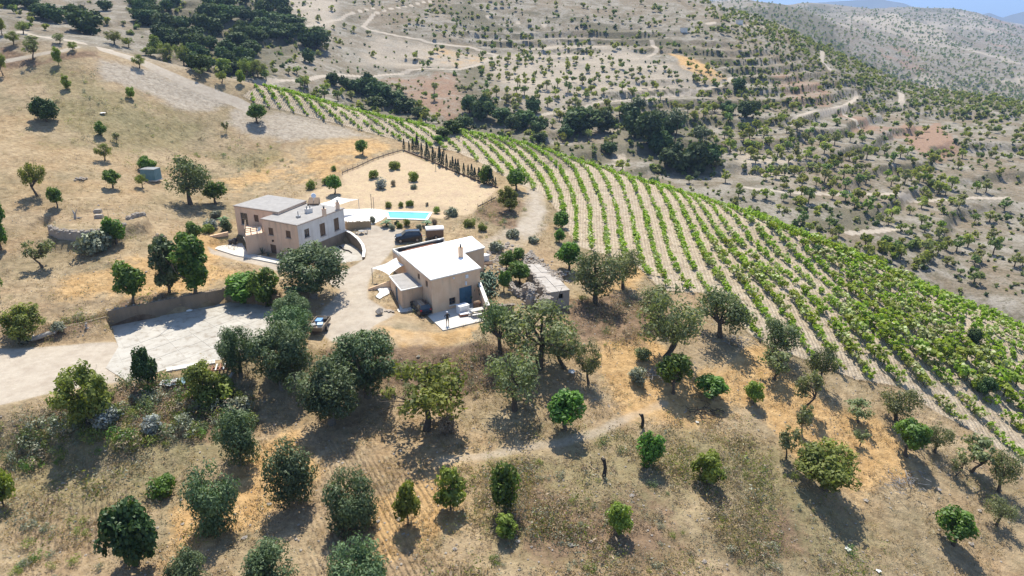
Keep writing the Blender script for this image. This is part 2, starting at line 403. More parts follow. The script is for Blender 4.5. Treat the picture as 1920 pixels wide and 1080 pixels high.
LOWP = np.array([WL[:2] + _wn * .3, W0[:2] + _wn * .3, W0[:2] + _wn * 3, WL[:2] + _wn * 3])
pad(LOWP, .35, 3.0)
pad(YARD, YZ - .04, .3)
# the lower house
H2 = {'FL': np.array([-10.0, 80.0]), 'FR': np.array([-4.16, 84.3]), 'NT': np.array([-6.72, 90.3]), 'RR': np.array([-3.95, 92.8]), 'BR': np.array([-6.04, 97.9]), 'BL': np.array([-15.5, 90.3])}
PATIO = pxpoly([(791,582),(830.7,619),(915.5,598.5)], 0); PATIO = np.vstack([PATIO[:, :2], [H2['FR']]])
pad(np.vstack([PATIO, [H2['FL'] + [0, 1]]]), -0.14, 2.5)
DRIVE2 = np.array([H2['FL'] + [-.2, -.8], H2['FL'] + [-3.2, -.2], H2['FL'] + [-4.6, 4.2], H2['FL'] + [-1.2, 5]])
pad(DRIVE2, -.05, 1.5)
# upper house and its sunken court
H1z = 0.9
F_L, F_F, F_R, F_B = np.array([-38.2,101.9]), np.array([-31.7,98.3]), np.array([-27.05,108.0]), np.array([-33.5,111.6])
B_L, B_B, B_R, B_F = np.array([-44.5,107.8]), np.array([-41.3,114.7]), np.array([-33.8,110.9]), np.array([-36.2,103.8])
TERR = np.array([[-40.3, 99.9], F_L + (F_F - F_L) * .05, F_L + (F_B - F_L) * .2, [-42.0, 105.3]])
pad(np.array([[-46,100],[-40,97.5],[-31,96.0],[-29.5,97.5],[-33,100],[-41,106],[-46,104]]), H1z, 2.5)
_cw = [(643.9,432.7,2.3),(658,440,2.2),(670.4,450.4,2.0),(678,461,1.8),(681,472,1.6),(679.3,484,1.35)]
COURTW = np.array([on_plane(a, b, c) for a, b, c in _cw])
pad(np.vstack([COURTW[:, :2] + [2.5, 1.0], COURTW[::-1, :2] + [.2, .1]]), lambda x, y: np.interp(y, COURTW[::-1, 1], COURTW[::-1, 2]) - .1, 2.0)
COURT = np.vstack([COURTW[:, :2], [[-28.5, 96.5], F_F + [.3, 0], F_R + [0, -.2]]])
pad(COURT, .55, .35)
# pool terrace, threshing floor
PZ = 2.75
POOLP = pxpoly([(640,392),(700,391),(824,397),(822,414),(716,414),(690,424),(648,424)], PZ)
pad(POOLP, PZ - .06, 3.0)
EZ = float(at(180, 402)[2]) + .1
ERA = pxpoly([(90,421),(112,406),(170,400),(240,399),(272,404),(262,414),(210,428),(150,434),(108,430)], EZ)
pad(ERA, EZ, 1.0)
_ef = pxpoly([(84,425),(108,436),(150,441),(205,437),(240,425)], EZ - 1.2)
pad(np.vstack([_ef, _ef[::-1] + [0, -2.5, 0]]), lambda x, y: EZ - 1.35, 1.6)
pad(ERA, EZ, .25)
RUINP = np.array([[x, y] for x, y in [(3.2,87),(9,86.5),(5.5,102),(1.2,102)]])

# ------------------------------------------------------------------ what covers the ground
def zone(pp, blend, z=None):
    poly = pxpoly(pp, z); return 1 - smooth(-blend, blend, sdist(poly, GX, GY))
def strip(pp, width, blend=.5):
    P = pxpoly(pp); return (1 - smooth(width / 2 - blend, width / 2 + blend, dist_line(P, GX, GY))), P
NEARB = RR[None] < 330
C = {k: np.zeros_like(GX) for k in 'road bare orange green scrub red garden vine far gully'.split()}
def put(k, w): C[k] = np.maximum(C[k], w)
def crest_r(az):
    i = int(np.argmin(np.abs(AZ - az))); k = float(np.interp(az, _azk, _R[:, 8])); ok = (RR > k - 10) & (RR < k + 14); return float(RR[np.argmax(np.where(ok, (GZ[i] - CAMZ) / RR, -9))])
CR = np.array([crest_r(a) if -20 < a < 50 else 188.0 for a in AZ])
C['far'] = np.maximum(np.broadcast_to(smooth(188, 205, RR)[None], GX.shape), smooth(6, 16, RR[None] - CR[:, None]))
C['far'] = C['far'].copy()
ROADS = []
for pp, wd in [
    ([(40,60),(100,72),(150,80),(200,95),(250,110),(300,132),(350,155),(400,175),(440,190),(470,205)], 3.4),
    ([(0,116),(60,105),(120,95),(145,88)], 2.0), ([(985,345),(1008,362),(1012,385),(1000,410),(985,432)], 3.2),
    ([(835,863),(900,856),(960,845),(1050,832),(1110,815),(1180,782),(1245,755)], 1.7), ([(1345,700),(1378,665),(1400,640),(1412,615)], 1.0),
    ([(480,155),(560,152),(640,140),(760,135),(860,130),(905,118),(932,103),(880,88),(800,78),(740,66),(692,56),(680,50),(702,25),(760,12),(812,1)], 3.2),
    ([(520,64),(600,45),(650,28),(700,16)], 3.0), ([(950,237),(1050,207),(1150,190),(1240,180),(1330,165),(1362,158),(1372,145)], 3.0),
    ([(1222,75),(1232,92),(1215,106)], 3.0), ([(1543,97),(1540,113),(1556,132)], 4.0), ([(1606,174),(1603,187),(1582,200),(1560,206),(1520,210),(1480,235)], 3.2),
    ([(1582,214),(1604,226),(1610,240)], 2.6), ([(1689,174),(1690,197)], 4.5), ([(1400,352),(1470,360),(1560,364),(1700,369),(1890,371)], 2.4), ([(1590,437),(1650,433),(1706,424)], 2.4),
    ([(1300,47),(1370,48),(1440,52)], 3.0), ([(880,28),(960,42),(1040,50)], 1.5)]:
    w, P = strip(pp, wd * (.72 if min(p[1] for p in pp) < 300 and wd != 3.4 else 1), .6); put('road', w * (.5 if wd in (1.7, 1.0, 3.2) and min(p[1] for p in pp) > 300 else 1))
put('road', zone([(-60,652),(60,652),(150,645),(225,642),(245,650),(200,690),(230,716),(165,724),(95,738),(-60,775)], 1.0))
put('road', zone([(392,464),(440,472),(540,500),(610,512),(650,505),(684,486),(676,455),(660,440),(676,434),(700,422),(752,430),(800,448),(742,460),(728,480),(700,510),(690,535),(690,560),(715,575),(740,590),(700,612),(680,640),(620,640),(590,612),(610,575),(640,545),(600,520),(520,508),(460,492),(395,474)], 1.0))
put('road', .42 * zone([(600,620),(700,600),(760,590),(830,625),(910,605),(880,650),(760,660),(700,690),(600,650)], 2.0))
put('bare', zone([(185,112),(300,135),(425,188),(395,208),(330,200),(270,172),(190,150)], 6))
put('bare', zone([(440,205),(560,215),(650,240),(700,256),(560,262),(470,258),(430,232)], 6))
put('bare', .55 * zone([(985,340),(1030,372),(1030,430),(985,470),(900,480),(880,455),(960,420)], 2.0))
put('garden', zone([(640,327),(755,284),(935,352),(885,402),(830,410),(660,388)], 1.0))
put('garden', .7 * zone([(560,370),(640,330),(690,385),(640,400)], 2.0))
put('orange', .55 * zone([(560,265),(700,255),(752,276),(690,305),(620,335),(520,365),(400,372),(385,330),(470,300)], 4.0))
put('orange', .8 * zone([(290,470),(400,440),(420,520),(340,560),(230,560),(120,560),(60,520),(200,500)], 5.0))
put('orange', zone([(1130,600),(1230,640),(1300,690),(1420,640),(1480,700),(1420,760),(1330,800),(1180,790),(1120,700)], 3.5))
put('orange', zone([(1380,700),(1500,720),(1660,800),(1720,900),(1600,930),(1480,840)], 4.0))
put('orange', .9 * zone([(470,840),(560,800),(620,880),(470,1000),(300,1060),(330,960)], 3.0))
put('orange', .8 * zone([(690,940),(860,860),(880,1000),(700,1060)], 3.0))
put('orange', .9 * zone([(700,610),(830,625),(905,605),(890,640),(760,665)], 1.5))
put('orange', .8 * zone([(1180,490),(1240,500),(1200,545),(1110,560)], 2.0))
put('green', .95 * zone([(80,120),(200,150),(300,200),(430,250),(360,275),(280,300),(120,260),(60,190)], 14.0))
put('green', .8 * zone([(380,285),(520,270),(560,300),(430,330)], 7.0))
put('green', .7 * zone([(900,850),(1180,800),(1420,800),(1620,1020),(1640,1100),(860,1100)], 6.0))
put('green', .75 * zone([(-40,790),(100,760),(300,740),(470,760),(470,850),(340,900),(250,960),(100,1000),(-40,920)], 4.0))
put('scrub', 1.15 * zone([(600,660),(760,655),(900,640),(980,660),(960,720),(860,740),(740,720),(660,700)], 1.6))
put('scrub', .9 * zone([(220,720),(330,712),(460,735),(470,800),(380,830),(240,810),(100,800),(80,770)], 2.5))
put('scrub', .7 * zone([(1060,560),(1180,540),(1260,600),(1200,650),(1080,640)], 2.5))
put('scrub', .55 * zone([(950,900),(1200,880),(1500,960),(1560,1100),(900,1100)], 6.0))
put('scrub', .8 * zone([(0,85),(80,112),(180,95),(190,108),(60,130),(0,128)], 2.0))
put('scrub', .8 * zone([(880,395),(960,360),(985,385),(960,430),(890,410)], 2.0))
put('scrub', .9 * zone([(220,620),(330,570),(320,545),(200,580),(90,610),(60,650)], 2.0))
# across the valley
put('red', zone([(1680,235),(1760,230),(1800,285),(1740,300),(1700,270)], 6)); put('orange', .9 * zone([(770,92),(830,90),(930,108),(870,128),(800,112)], 5)); put('red', .55 * zone([(690,140),(880,138),(920,190),(850,235),(740,200)], 6))
put('red', .6 * zone([(1430,130),(1560,170),(1570,205),(1470,190)], 6)); put('red', .6 * zone([(1560,200),(1700,240),(1700,270),(1600,250)], 6))
put('bare', .6 * zone([(690,60),(800,80),(930,100),(1050,60),(1200,90),(1300,130),(1400,160),(1330,165),(1150,190),(1050,210),(960,200),(900,130),(760,130),(690,130),(640,120)], 12)); put('bare', zone([(1146,215),(1166,215),(1174,290),(1160,340),(1138,335),(1150,270)], 2)); put('bare', .7 * zone([(500,0),(640,0),(640,60),(540,60)], 8)); put('bare', .7 * zone([(1350,260),(1500,300),(1500,360),(1380,330)], 10)); put('orange', .8 * zone([(1255,100),(1300,110),(1370,150),(1340,160),(1280,130)], 4))
put('gully', zone([(240,0),(480,0),(600,60),(500,150),(380,120),(280,70)], 10)); put('gully', zone([(640,170),(720,150),(790,200),(800,230),(700,230)], 6)); put('gully', .8 * zone([(860,190),(960,190),(1000,250),(1120,270),(1180,330),(1060,320),(900,260)], 7))
put('gully', zone([(1160,215),(1330,235),(1345,330),(1230,320),(1140,270)], 6)); put('gully', .8 * zone([(1040,30),(1120,40),(1260,70),(1420,130),(1400,150),(1270,95),(1120,70)], 7)); put('gully', .8 * zone([(880,0),(960,60),(880,60),(820,10)], 8)); put('gully', .8 * zone([(1470,380),(1660,400),(1640,430),(1500,440)], 5))
put('gully', .7 * zone([(1640,450),(1740,450),(1760,520),(1680,500)], 5)); put('gully', .6 * zone([(1500,60),(1700,150),(1930,190),(1930,230),(1700,190),(1480,100)], 8)); put('gully', .8 * zone([(850,130),(905,120),(920,200),(870,210)], 5))
put('gully', .95 * smooth(.2, .6, RISER) * smooth(-.12, .1, fbm(GX / 14, GY / 14, 91, 3) + .06))
_dn = fbm(GX / 150, GY / 260, 131, 4) * smooth(650, 760, RR)[None]
put('gully', .9 * smooth(.07, .14, _dn)); put('red', .6 * smooth(.07, .14, -_dn)); put('bare', .6 * smooth(.05, .12, fbm(GX / 90 + 9, GY / 120, 141, 4)) * smooth(650, 760, RR)[None])
# vineyard outline: its near ends of rows, then over the brow of the hill
_vn = [(455,180),(490,198),(540,208),(600,224),(650,236),(690,248),(745,262),(805,275),(860,285),(893,300),(930,322),(975,345),(1020,365),(1045,395),(1060,430),(1085,462),(1124,474),(1150,480),(1185,492),(1215,518),(1240,543),(1290,548),(1345,548),(1378,590),(1405,625),(1450,655),(1540,685),(1610,712),(1690,725),(1750,770),(1820,805),(1900,860),(2010,940)]
_vnw = pxpoly(_vn)[:, :2]
_crest = []
for _a in np.arange(50, -19, -1.5):
    _i = int(np.argmin(np.abs(AZ - _a))); _j = int(np.argmin(np.abs(RR - CR[_i])))
    _crest.append([GX[_i, _j] * (1 + 7 / RR[_j]), GY[_i, _j] * (1 + 7 / RR[_j])])
VINEP = np.vstack([_vnw, _crest])
put('vine', 1 - smooth(-.8, .8, sdist(VINEP, GX, GY)))

# ploughed ground: a coordinate across the furrows, in metres
C['furrow'] = np.maximum(zone([(610,830),(700,850),(880,900),(760,1000),(900,1100),(560,1100),(600,980)], 2.0), .9 * zone([(60,940),(240,930),(250,1000),(120,1060),(20,1020)], 2.0))
C['furrow'] = np.maximum(C['furrow'], .8 * C['vine'])
_f0, _f1 = at(650, 870), at(745, 1060); _fd = (_f1 - _f0)[:2] / np.linalg.norm((_f1 - _f0)[:2])
C['across'] = np.where(C['vine'] > .2, GX * .995 - .1 * GY, (GX - _f0[0]) * -_fd[1] + (GY - _f0[1]) * _fd[0])
def cover(k, x, y):
    az = np.degrees(np.arctan2(x, y)); lr = np.log(np.hypot(x, y))
    i = np.clip(np.searchsorted(AZ, az), 0, len(AZ) - 1); j = np.clip(np.searchsorted(LR, lr), 0, len(RR) - 1)
    return C[k][i, j]

# ------------------------------------------------------------------ the ground sheet and its material
def ground_material():
    m, nt, p, out = nodes_of('hill_soil'); pos = _geo(nt)
    def attr(name):
        a = _n(nt, 'ShaderNodeAttribute', attribute_name=name); s = _n(nt, 'ShaderNodeSeparateColor'); nt.links.new(a.outputs['Color'], s.inputs[0])
        return [s.outputs[0], s.outputs[1], s.outputs[2], a.outputs['Alpha']]
    road, bare, orange, green = attr('cover_a'); scrub, red, garden, far = attr('cover_b'); vine, gully, furrow, across = attr('cover_c')
    n0 = _noise(nt, .035, 4, .6, pos); n1 = _noise(nt, .14, 5, .62, pos); n2 = _noise(nt, .7, 5, .65, pos); n3 = _noise(nt, 3.2, 4, .7, pos); n4 = _noise(nt, 11, 3, .7, pos)
    brk = _math(nt, 'ADD', _math(nt, 'ADD', _math(nt, 'MULTIPLY', _math(nt, 'SUBTRACT', n0, .5), .9), _math(nt, 'MULTIPLY', _math(nt, 'SUBTRACT', n1, .5), 1.3)), _math(nt, 'ADD', _math(nt, 'MULTIPLY', _math(nt, 'SUBTRACT', n2, .5), .9), _math(nt, 'MULTIPLY', _math(nt, 'SUBTRACT', n3, .5), .5)))
    def mk(a, amt=1.0, lo=.3, hi=.7):
        r = _n(nt, 'ShaderNodeMapRange', interpolation_type='SMOOTHSTEP'); r.inputs[1].default_value = lo; r.inputs[2].default_value = hi
        nt.links.new(_math(nt, 'MULTIPLY_ADD', brk, amt, a), r.inputs[0])
        # nothing appears where the cover is absent
        g = _n(nt, 'ShaderNodeMapRange'); g.inputs[1].default_value = 0; g.inputs[2].default_value = .25; nt.links.new(a, g.inputs[0])
        return _math(nt, 'MULTIPLY', r.outputs[0], g.outputs[0])
    def two(c1, c2, f, a=.35, b=.65): return _mix(nt, _ramp(nt, f, a, b), c1, c2)
    straw = two((.29,.22,.135), (.40,.305,.19), n2)
    straw = _mix(nt, _ramp(nt, n1, .42, .62), straw, two((.20,.14,.085), (.36,.255,.15), n3))
    straw = _mix(nt, _math(nt, 'MULTIPLY', _ramp(nt, n0, .47, .63), .42), straw, two((.37,.245,.12), (.43,.31,.165), n2))
    straw = _mix(nt, _math(nt, 'MULTIPLY', _ramp(nt, _noise(nt, .055, 5, .65, pos), .46, .60), .75), straw, two((.165,.14,.08), (.29,.23,.14), n2))
    farc = two((.285,.255,.21), (.165,.14,.10), n1, .40, .62)
    farc = _mix(nt, _math(nt, 'MULTIPLY', _ramp(nt, n0, .46, .62), .7), farc, two((.24,.185,.125), (.17,.13,.085), n2))
    farc = _mix(nt, _math(nt, 'MULTIPLY', _ramp(nt, n2, .52, .64), .75), farc, (.125,.115,.07))
    col = _mix(nt, far, straw, farc)
    col = _mix(nt, mk(orange, .8), col, two((.40,.245,.105), (.50,.335,.165), n2))
    col = _mix(nt, _math(nt, 'MULTIPLY', mk(green, .9), .6), col, two((.15,.14,.065), (.255,.22,.115), n2))
    col = _mix(nt, mk(bare, .6), col, two((.40,.345,.275), (.315,.265,.205), n2))
    col = _mix(nt, mk(garden, .3), col, two((.38,.28,.19), (.43,.335,.21), n2))
    col = _mix(nt, mk(vine, .3), col, two((.50,.42,.32), (.41,.33,.235), n2))
    col = _mix(nt, _math(nt, 'MULTIPLY', mk(scrub, .9), .92), col, two((.11,.073,.05), (.25,.168,.107), n2))
    col = _mix(nt, mk(red, .6), col, two((.30,.20,.135), (.235,.15,.105), n2))
    col = _mix(nt, _math(nt, 'MULTIPLY', mk(gully, 1.1), .8), col, two((.085,.085,.05), (.17,.145,.10), n2))
    col = _mix(nt, mk(road, .25), col, two((.41,.355,.285), (.34,.285,.225), n2))
    wv = _math(nt, 'SINE', _math(nt, 'MULTIPLY_ADD', _math(nt, 'SUBTRACT', n2, .5), 5.0, _math(nt, 'MULTIPLY', across, 13.0)))
    wv = _math(nt, 'MULTIPLY', wv, furrow)
    col = _mix(nt, _math(nt, 'MULTIPLY_ADD', wv, .16, _math(nt, 'MULTIPLY', furrow, .16)), col, (.20,.145,.095))
    # clods and patches a hand to an arm across
    col = _mix(nt, _math(nt, 'MULTIPLY', _ramp(nt, _noise(nt, 1.6, 5, .75, pos), .46, .64), _math(nt, 'MULTIPLY_ADD', _math(nt, 'MAXIMUM', road, garden), -.45, .6)), col, _mix(nt, 1.0, col, (.42,.38,.34), 'MULTIPLY'))
    # dry stalks and pebbles: fine light and dark specks
    sp = _math(nt, 'ADD', .45, _math(nt, 'MULTIPLY', n3, 1.15)); sp2 = _math(nt, 'ADD', .55, _math(nt, 'MULTIPLY', n4, .95))
    grain = _math(nt, 'MULTIPLY', sp, sp2)
    gc = _n(nt, 'ShaderNodeCombineColor'); [nt.links.new(grain, gc.inputs[i]) for i in range(3)]
    col = _mix(nt, _math(nt, 'SUBTRACT', 1.0, _math(nt, 'MULTIPLY', road, .55)), col, _mix(nt, 1.0, col, gc.outputs[0], 'MULTIPLY'))
    nt.links.new(col, p.inputs['Base Color']); p.inputs['Roughness'].default_value = .95; p.inputs['Specular IOR Level'].default_value = .1
    hgt = _math(nt, 'ADD', _math(nt, 'MULTIPLY', n2, 1.0), _math(nt, 'ADD', _math(nt, 'MULTIPLY', n3, .35), _math(nt, 'MULTIPLY', n4, .10)))
    hgt = _math(nt, 'MULTIPLY_ADD', wv, .22, hgt)
    b = _n(nt, 'ShaderNodeBump'); nt.links.new(_math(nt, 'MULTIPLY_ADD', _math(nt, 'MAXIMUM', road, garden), -.28, .36), b.inputs['Distance']); nt.links.new(hgt, b.inputs['Height']); b.inputs['Strength'].default_value = 1.0
    nt.links.new(b.outputs[0], p.inputs['Normal'])
    return m
M_SOIL = ground_material()
def build_ground():
    na, nr = GX.shape
    V = np.stack([GX, GY, GZ], -1).reshape(-1, 3)
    i = np.arange(na - 1)[:, None] * nr; j = np.arange(nr - 1)[None]
    a = i + j; F = np.stack([a, a + 1, a + nr + 1, a + nr], -1).reshape(-1, 4)
    F = F[:, ::-1]
    r = lambda *k: np.stack([C[q] if q else np.zeros_like(GX) for q in k], -1).reshape(-1, 4)
    me = mesh_np('ground', V, F, M_SOIL, attrs={'cover_a': r('road','bare','orange','green'), 'cover_b': r('scrub','red','garden','far'), 'cover_c': r('vine','gully','furrow','across')}, smooth=True)
    o = link('ground', me); o['kind'] = 'structure'
build_ground()
# blue ranges beyond the last ridge
def ranges():
    m = surface('far_range', (.09,.09,.085), (.14,.13,.115), .002, .95, 0)
    for name, R0, prof in (('mountain_range', 6500, [(1180,40),(1400,14),(1560,3),(1650,-2),(1700,8),(1780,38),(1830,30),(1856,24),(1880,33),(1900,27),(1930,18),(2050,5),(2300,25)]),):
        px = np.array([q[0] for q in prof], float); py = np.array([q[1] for q in prof], float)
        xs = np.linspace(1180, 2300, 220); ys = np.interp(xs, px, py) + 2.5 * fbm(xs / 22, xs * 0, 5, 4)
        D = ray(xs, ys); h = np.hypot(D[:,0], D[:,1])
        top = CAM + D * (R0 / h)[:, None]
        rows = [np.c_[top[:,0]*.72, top[:,1]*.72, np.full(len(xs), -420.0)]]
        for t in (.35, .7): rows.append(np.c_[top[:,0]*(.72+.28*t), top[:,1]*(.72+.28*t), -420 + (top[:,2]+420)*t*t + 60*fbm(xs/9, xs*0+t*9, 8, 4)])
        rows.append(top); rows.append(np.c_[top[:,0]*1.3, top[:,1]*1.3, np.full(len(xs), -420.0)])
        n = len(xs); V = np.vstack(rows); a = (np.arange(4)[:,None]*n + np.arange(n-1)[None]).ravel()
        o = link(name, mesh_np(name, V, np.stack([a, a+1, a+n+1, a+n], -1), m, smooth=True)); o['kind'] = 'structure'
ranges()
# ------------------------------------------------------------------ building materials
M_PLASTER = surface('ochre_plaster', (.73,.49,.31), (.80,.58,.39), .9, .9, .004, stain=(.40,.31,.23), stain_amt=.4, streak=True)
M_PLASTER2 = surface('pinkish_plaster', (.68,.485,.345), (.75,.565,.42), .8, .9, .004, stain=(.33,.26,.21), stain_amt=.55, streak=True)
M_LIME = surface('limewash', (.60,.57,.53), (.70,.67,.62), .8, .9, .004, stain=(.36,.32,.27), stain_amt=.5, streak=True)
M_WHITEROOF = surface('white_roof_paint', (.80,.785,.76), (.86,.845,.82), .6, .8, .006, stain=(.66,.63,.58), stain_amt=.35)
M_GRAVEL = surface('roof_gravel', (.25,.235,.22), (.36,.34,.32), 1.2, .95, .03, stain=(.36,.335,.305), stain_amt=.5, fine=9)
M_EDGE = surface('roof_edge', (.34,.27,.22), (.45,.37,.31), 2, .9, .01)
M_CONC = surface('pale_concrete', (.33,.30,.255), (.47,.44,.385), .35, .9, .01, stain=(.235,.195,.15), stain_amt=.9)
M_RUINROOF = surface('old_slab', (.33,.295,.255), (.46,.42,.375), 1.2, .95, .03, stain=(.24,.20,.165), stain_amt=.7)
M_CONC2 = surface('patio_concrete', (.52,.485,.43), (.58,.55,.49), .7, .9, .008, stain=(.48,.43,.37), stain_amt=.4)
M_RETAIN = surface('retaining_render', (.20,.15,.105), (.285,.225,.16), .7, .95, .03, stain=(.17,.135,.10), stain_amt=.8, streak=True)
M_STONE = surface('dry_stone', (.30,.26,.215), (.44,.39,.335), 2.2, .95, .04, stain=(.2,.165,.13), stain_amt=.5)
M_STONE_PALE = surface('pale_stone', (.29,.24,.19), (.45,.385,.32), 2.2, .95, .04)
M_WOOD = surface('grey_timber', (.22,.17,.12), (.36,.29,.215), 3, .85, .02)
M_BROWN = surface('brown_shutter', (.13,.085,.055), (.20,.135,.09), 3, .7, .01)
M_BLUE = surface('blue_door_paint', (.07,.15,.215), (.10,.19,.26), 2, .6, .004, stain=(.05,.08,.10), stain_amt=.5, streak=True)
M_DARK = plain('interior_shade_black', (.02,.019,.018), .9)
M_GLASS = plain('window_glass', (.03,.04,.05), .08, 0, .8)
M_WHITE = plain('white_plastic', (.78,.79,.80), .45)
M_CLOTH = surface('sail_cloth', (.74,.71,.66), (.80,.775,.73), .8, .9, .004)
M_BLACK = plain('black_plastic', (.028,.028,.03), .45)
M_STEEL = plain('grey_metal', (.34,.34,.34), .4, .6)
M_RUST = surface('rust', (.22,.10,.06), (.33,.16,.10), 4, .8, .01)
M_TEAL = surface('teal_sheet', (.10,.20,.225), (.15,.27,.29), 1.5, .5, .004, stain=(.28,.34,.34), stain_amt=.5)
M_REED = surface('reed_screen', (.33,.235,.135), (.44,.33,.2), 5, .9, .02)
M_LIMEPAINT = surface('coping_white', (.70,.67,.61), (.80,.77,.71), 1, .85, .006, stain=(.5,.44,.37), stain_amt=.5)
M_CHAR = surface('charred_wood', (.025,.022,.02), (.06,.052,.045), 4, .95, .03)
M_DEAD = surface('bleached_wood', (.30,.275,.245), (.44,.41,.37), 4, .9, .03)

def onwall(A, B, px, py):
    """photo pixel on the vertical plane through A-B: (distance along, height)"""
    d = ray(px, py); A = np.asarray(A, float)[:2]; B = np.asarray(B, float)[:2]; e = (B - A) / np.linalg.norm(B - A); n = np.array([e[1], -e[0]])
    t = (n @ (A - CAM[:2])) / (n @ d[:2]); P = CAM + d * t
    return (P[:2] - A) @ e, P[2]
def wall(mb, A, B, z0, z1, openings=(), depth=.24, m=0):
    """outer face of a wall with real recessed openings; the outside lies right of A->B"""
    A = np.asarray(A, float)[:2]; B = np.asarray(B, float)[:2]; L = np.linalg.norm(B - A); e = (B - A) / L; n = np.array([e[1], -e[0]])
    us = sorted({0, L, *[o[0] for o in openings], *[o[1] for o in openings]}); zs = sorted({z0, z1, *[o[2] for o in openings], *[o[3] for o in openings]})
    p3 = lambda u, z, d=0: [*(A + e * u - n * d), z]
    for i in range(len(us) - 1):
        for j in range(len(zs) - 1):
            uc, zc = (us[i] + us[i+1]) / 2, (zs[j] + zs[j+1]) / 2
            if any(o[0] < uc < o[1] and o[2] < zc < o[3] for o in openings): continue
            mb.add([p3(us[i], zs[j]), p3(us[i+1], zs[j]), p3(us[i+1], zs[j+1]), p3(us[i], zs[j+1])], [(0,1,2,3)], m)
    for a, b, c, d in openings:
        for q0, q1 in (((a,c),(b,c)), ((b,c),(b,d)), ((b,d),(a,d)), ((a,d),(a,c))):
            mb.add([p3(*q0), p3(*q1), p3(*q1, depth), p3(*q0, depth)], [(0,1,2,3)], m)
def fill_opening(parent, A, B, o, kind, mat_frame, mat_pane, depth=.2, bars=(1, 1), label=None, sill=None):
    """a window (frame, pane, shutters) or a door (leaves, handle) set back in its opening"""
    A = np.asarray(A, float)[:2]; B = np.asarray(B, float)[:2]; e = (B - A) / np.linalg.norm(B - A); n = np.array([e[1], -e[0]]); rot = math.atan2(e[1], e[0])
    a, b, c, d = o; P = lambda u, z, dd: np.array([*(A + e * u - n * dd), z]); w, h = b - a, d - c; t = .07
    f = MB()
    for u in (a + t/2, b - t/2): f.box(P(u, (c+d)/2, depth - .03), (t, .07, h), rot)
    for z in (c + t/2, d - t/2): f.box(P((a+b)/2, z, depth - .03), (w - 2*t, .068, t), rot)
    if kind == 'window':
        for k in range(1, bars[0] + 1): f.box(P(a + w*k/(bars[0]+1), (c+d)/2, depth - .028), (.05, .05, h - 2*t), rot)
        for k in range(1, bars[1] + 1): f.box(P((a+b)/2, c + h*k/(bars[1]+1), depth - .028), (w - 2*t, .046, .045), rot)
        fr = part('window', f, mat_frame, parent, label)
        part('pane', MB().box(P((a+b)/2, (c+d)/2, depth + .012), (w, .02, h), rot), mat_pane, fr)
        if sill: part('sill', MB().box(P((a+b)/2, c - .045, -.05), (w + .16, .22, .07), rot), sill, fr)
        return fr
    fr = part('door', f, mat_frame, parent, label)
    nl = 2 if w > 1.3 else 1
    for k in range(nl):
        lw = (w - 2*t) / nl; uc = a + t + lw * (k + .5); lf = MB().box(P(uc, (c+d)/2, depth), (lw - .02, .05, h - 2*t), rot)
        for zz in (.3, .7): lf.box(P(uc, c + h*zz, depth - .032), (lw - .1, .02, .1), rot)
        part('door_leaf', lf, mat_pane, fr)
    part('handle', MB().box(P((a+b)/2 + (.09 if nl > 1 else w*.36), c + 1.0, depth - .06), (.03, .05, .2), rot), M_STEEL, fr)
    return fr
def opening(A, B, px, py, w, h): u, z = onwall(A, B, px, py); return (u - w/2, u + w/2, z - h/2, z + h/2)
def grow(poly, d):
    c = np.asarray(poly)[:, :2]; n = len(c); out = []
    for i in range(n):
        e0 = c[i] - c[i-1]; e1 = c[(i+1) % n] - c[i]; e0 /= np.linalg.norm(e0); e1 /= np.linalg.norm(e1)
        n0 = np.array([e0[1], -e0[0]]); n1 = np.array([e1[1], -e1[0]]); b = n0 + n1; b /= max(.5, b @ b / 2 * 1.0) ** 1.0
        b = (n0 + n1) / (1 + n0 @ n1); out.append(c[i] + b * d)
    return np.array(out)
def roof_slab(parent, poly, z, mat, edge, th=.16, over=.12, name='roof'):
    g = grow(poly, over); mb = MB().prism(g, z, z + th - .03, 0); mb.prism(grow(poly, over - .08), z + th - .03 + .001, z + th, 1)
    return part(name, mb, [edge, mat], parent)
def chimney(parent, x, y, z, h, s, mat, pot=True, rot=.6):
    c = part('chimney', MB().box((x, y, z + h/2), (s, s, h), rot).box((x, y, z + h + .03), (s + .12, s + .12, .07), rot), mat, parent)
    if pot: part('chimney_pot', MB().cyl((x, y, z + h + .06), (x, y, z + h + .4), s*.26, s*.2).cyl((x, y, z + h + .42), (x, y, z + h + .5), s*.38, s*.12), M_BLACK, c)
    return c

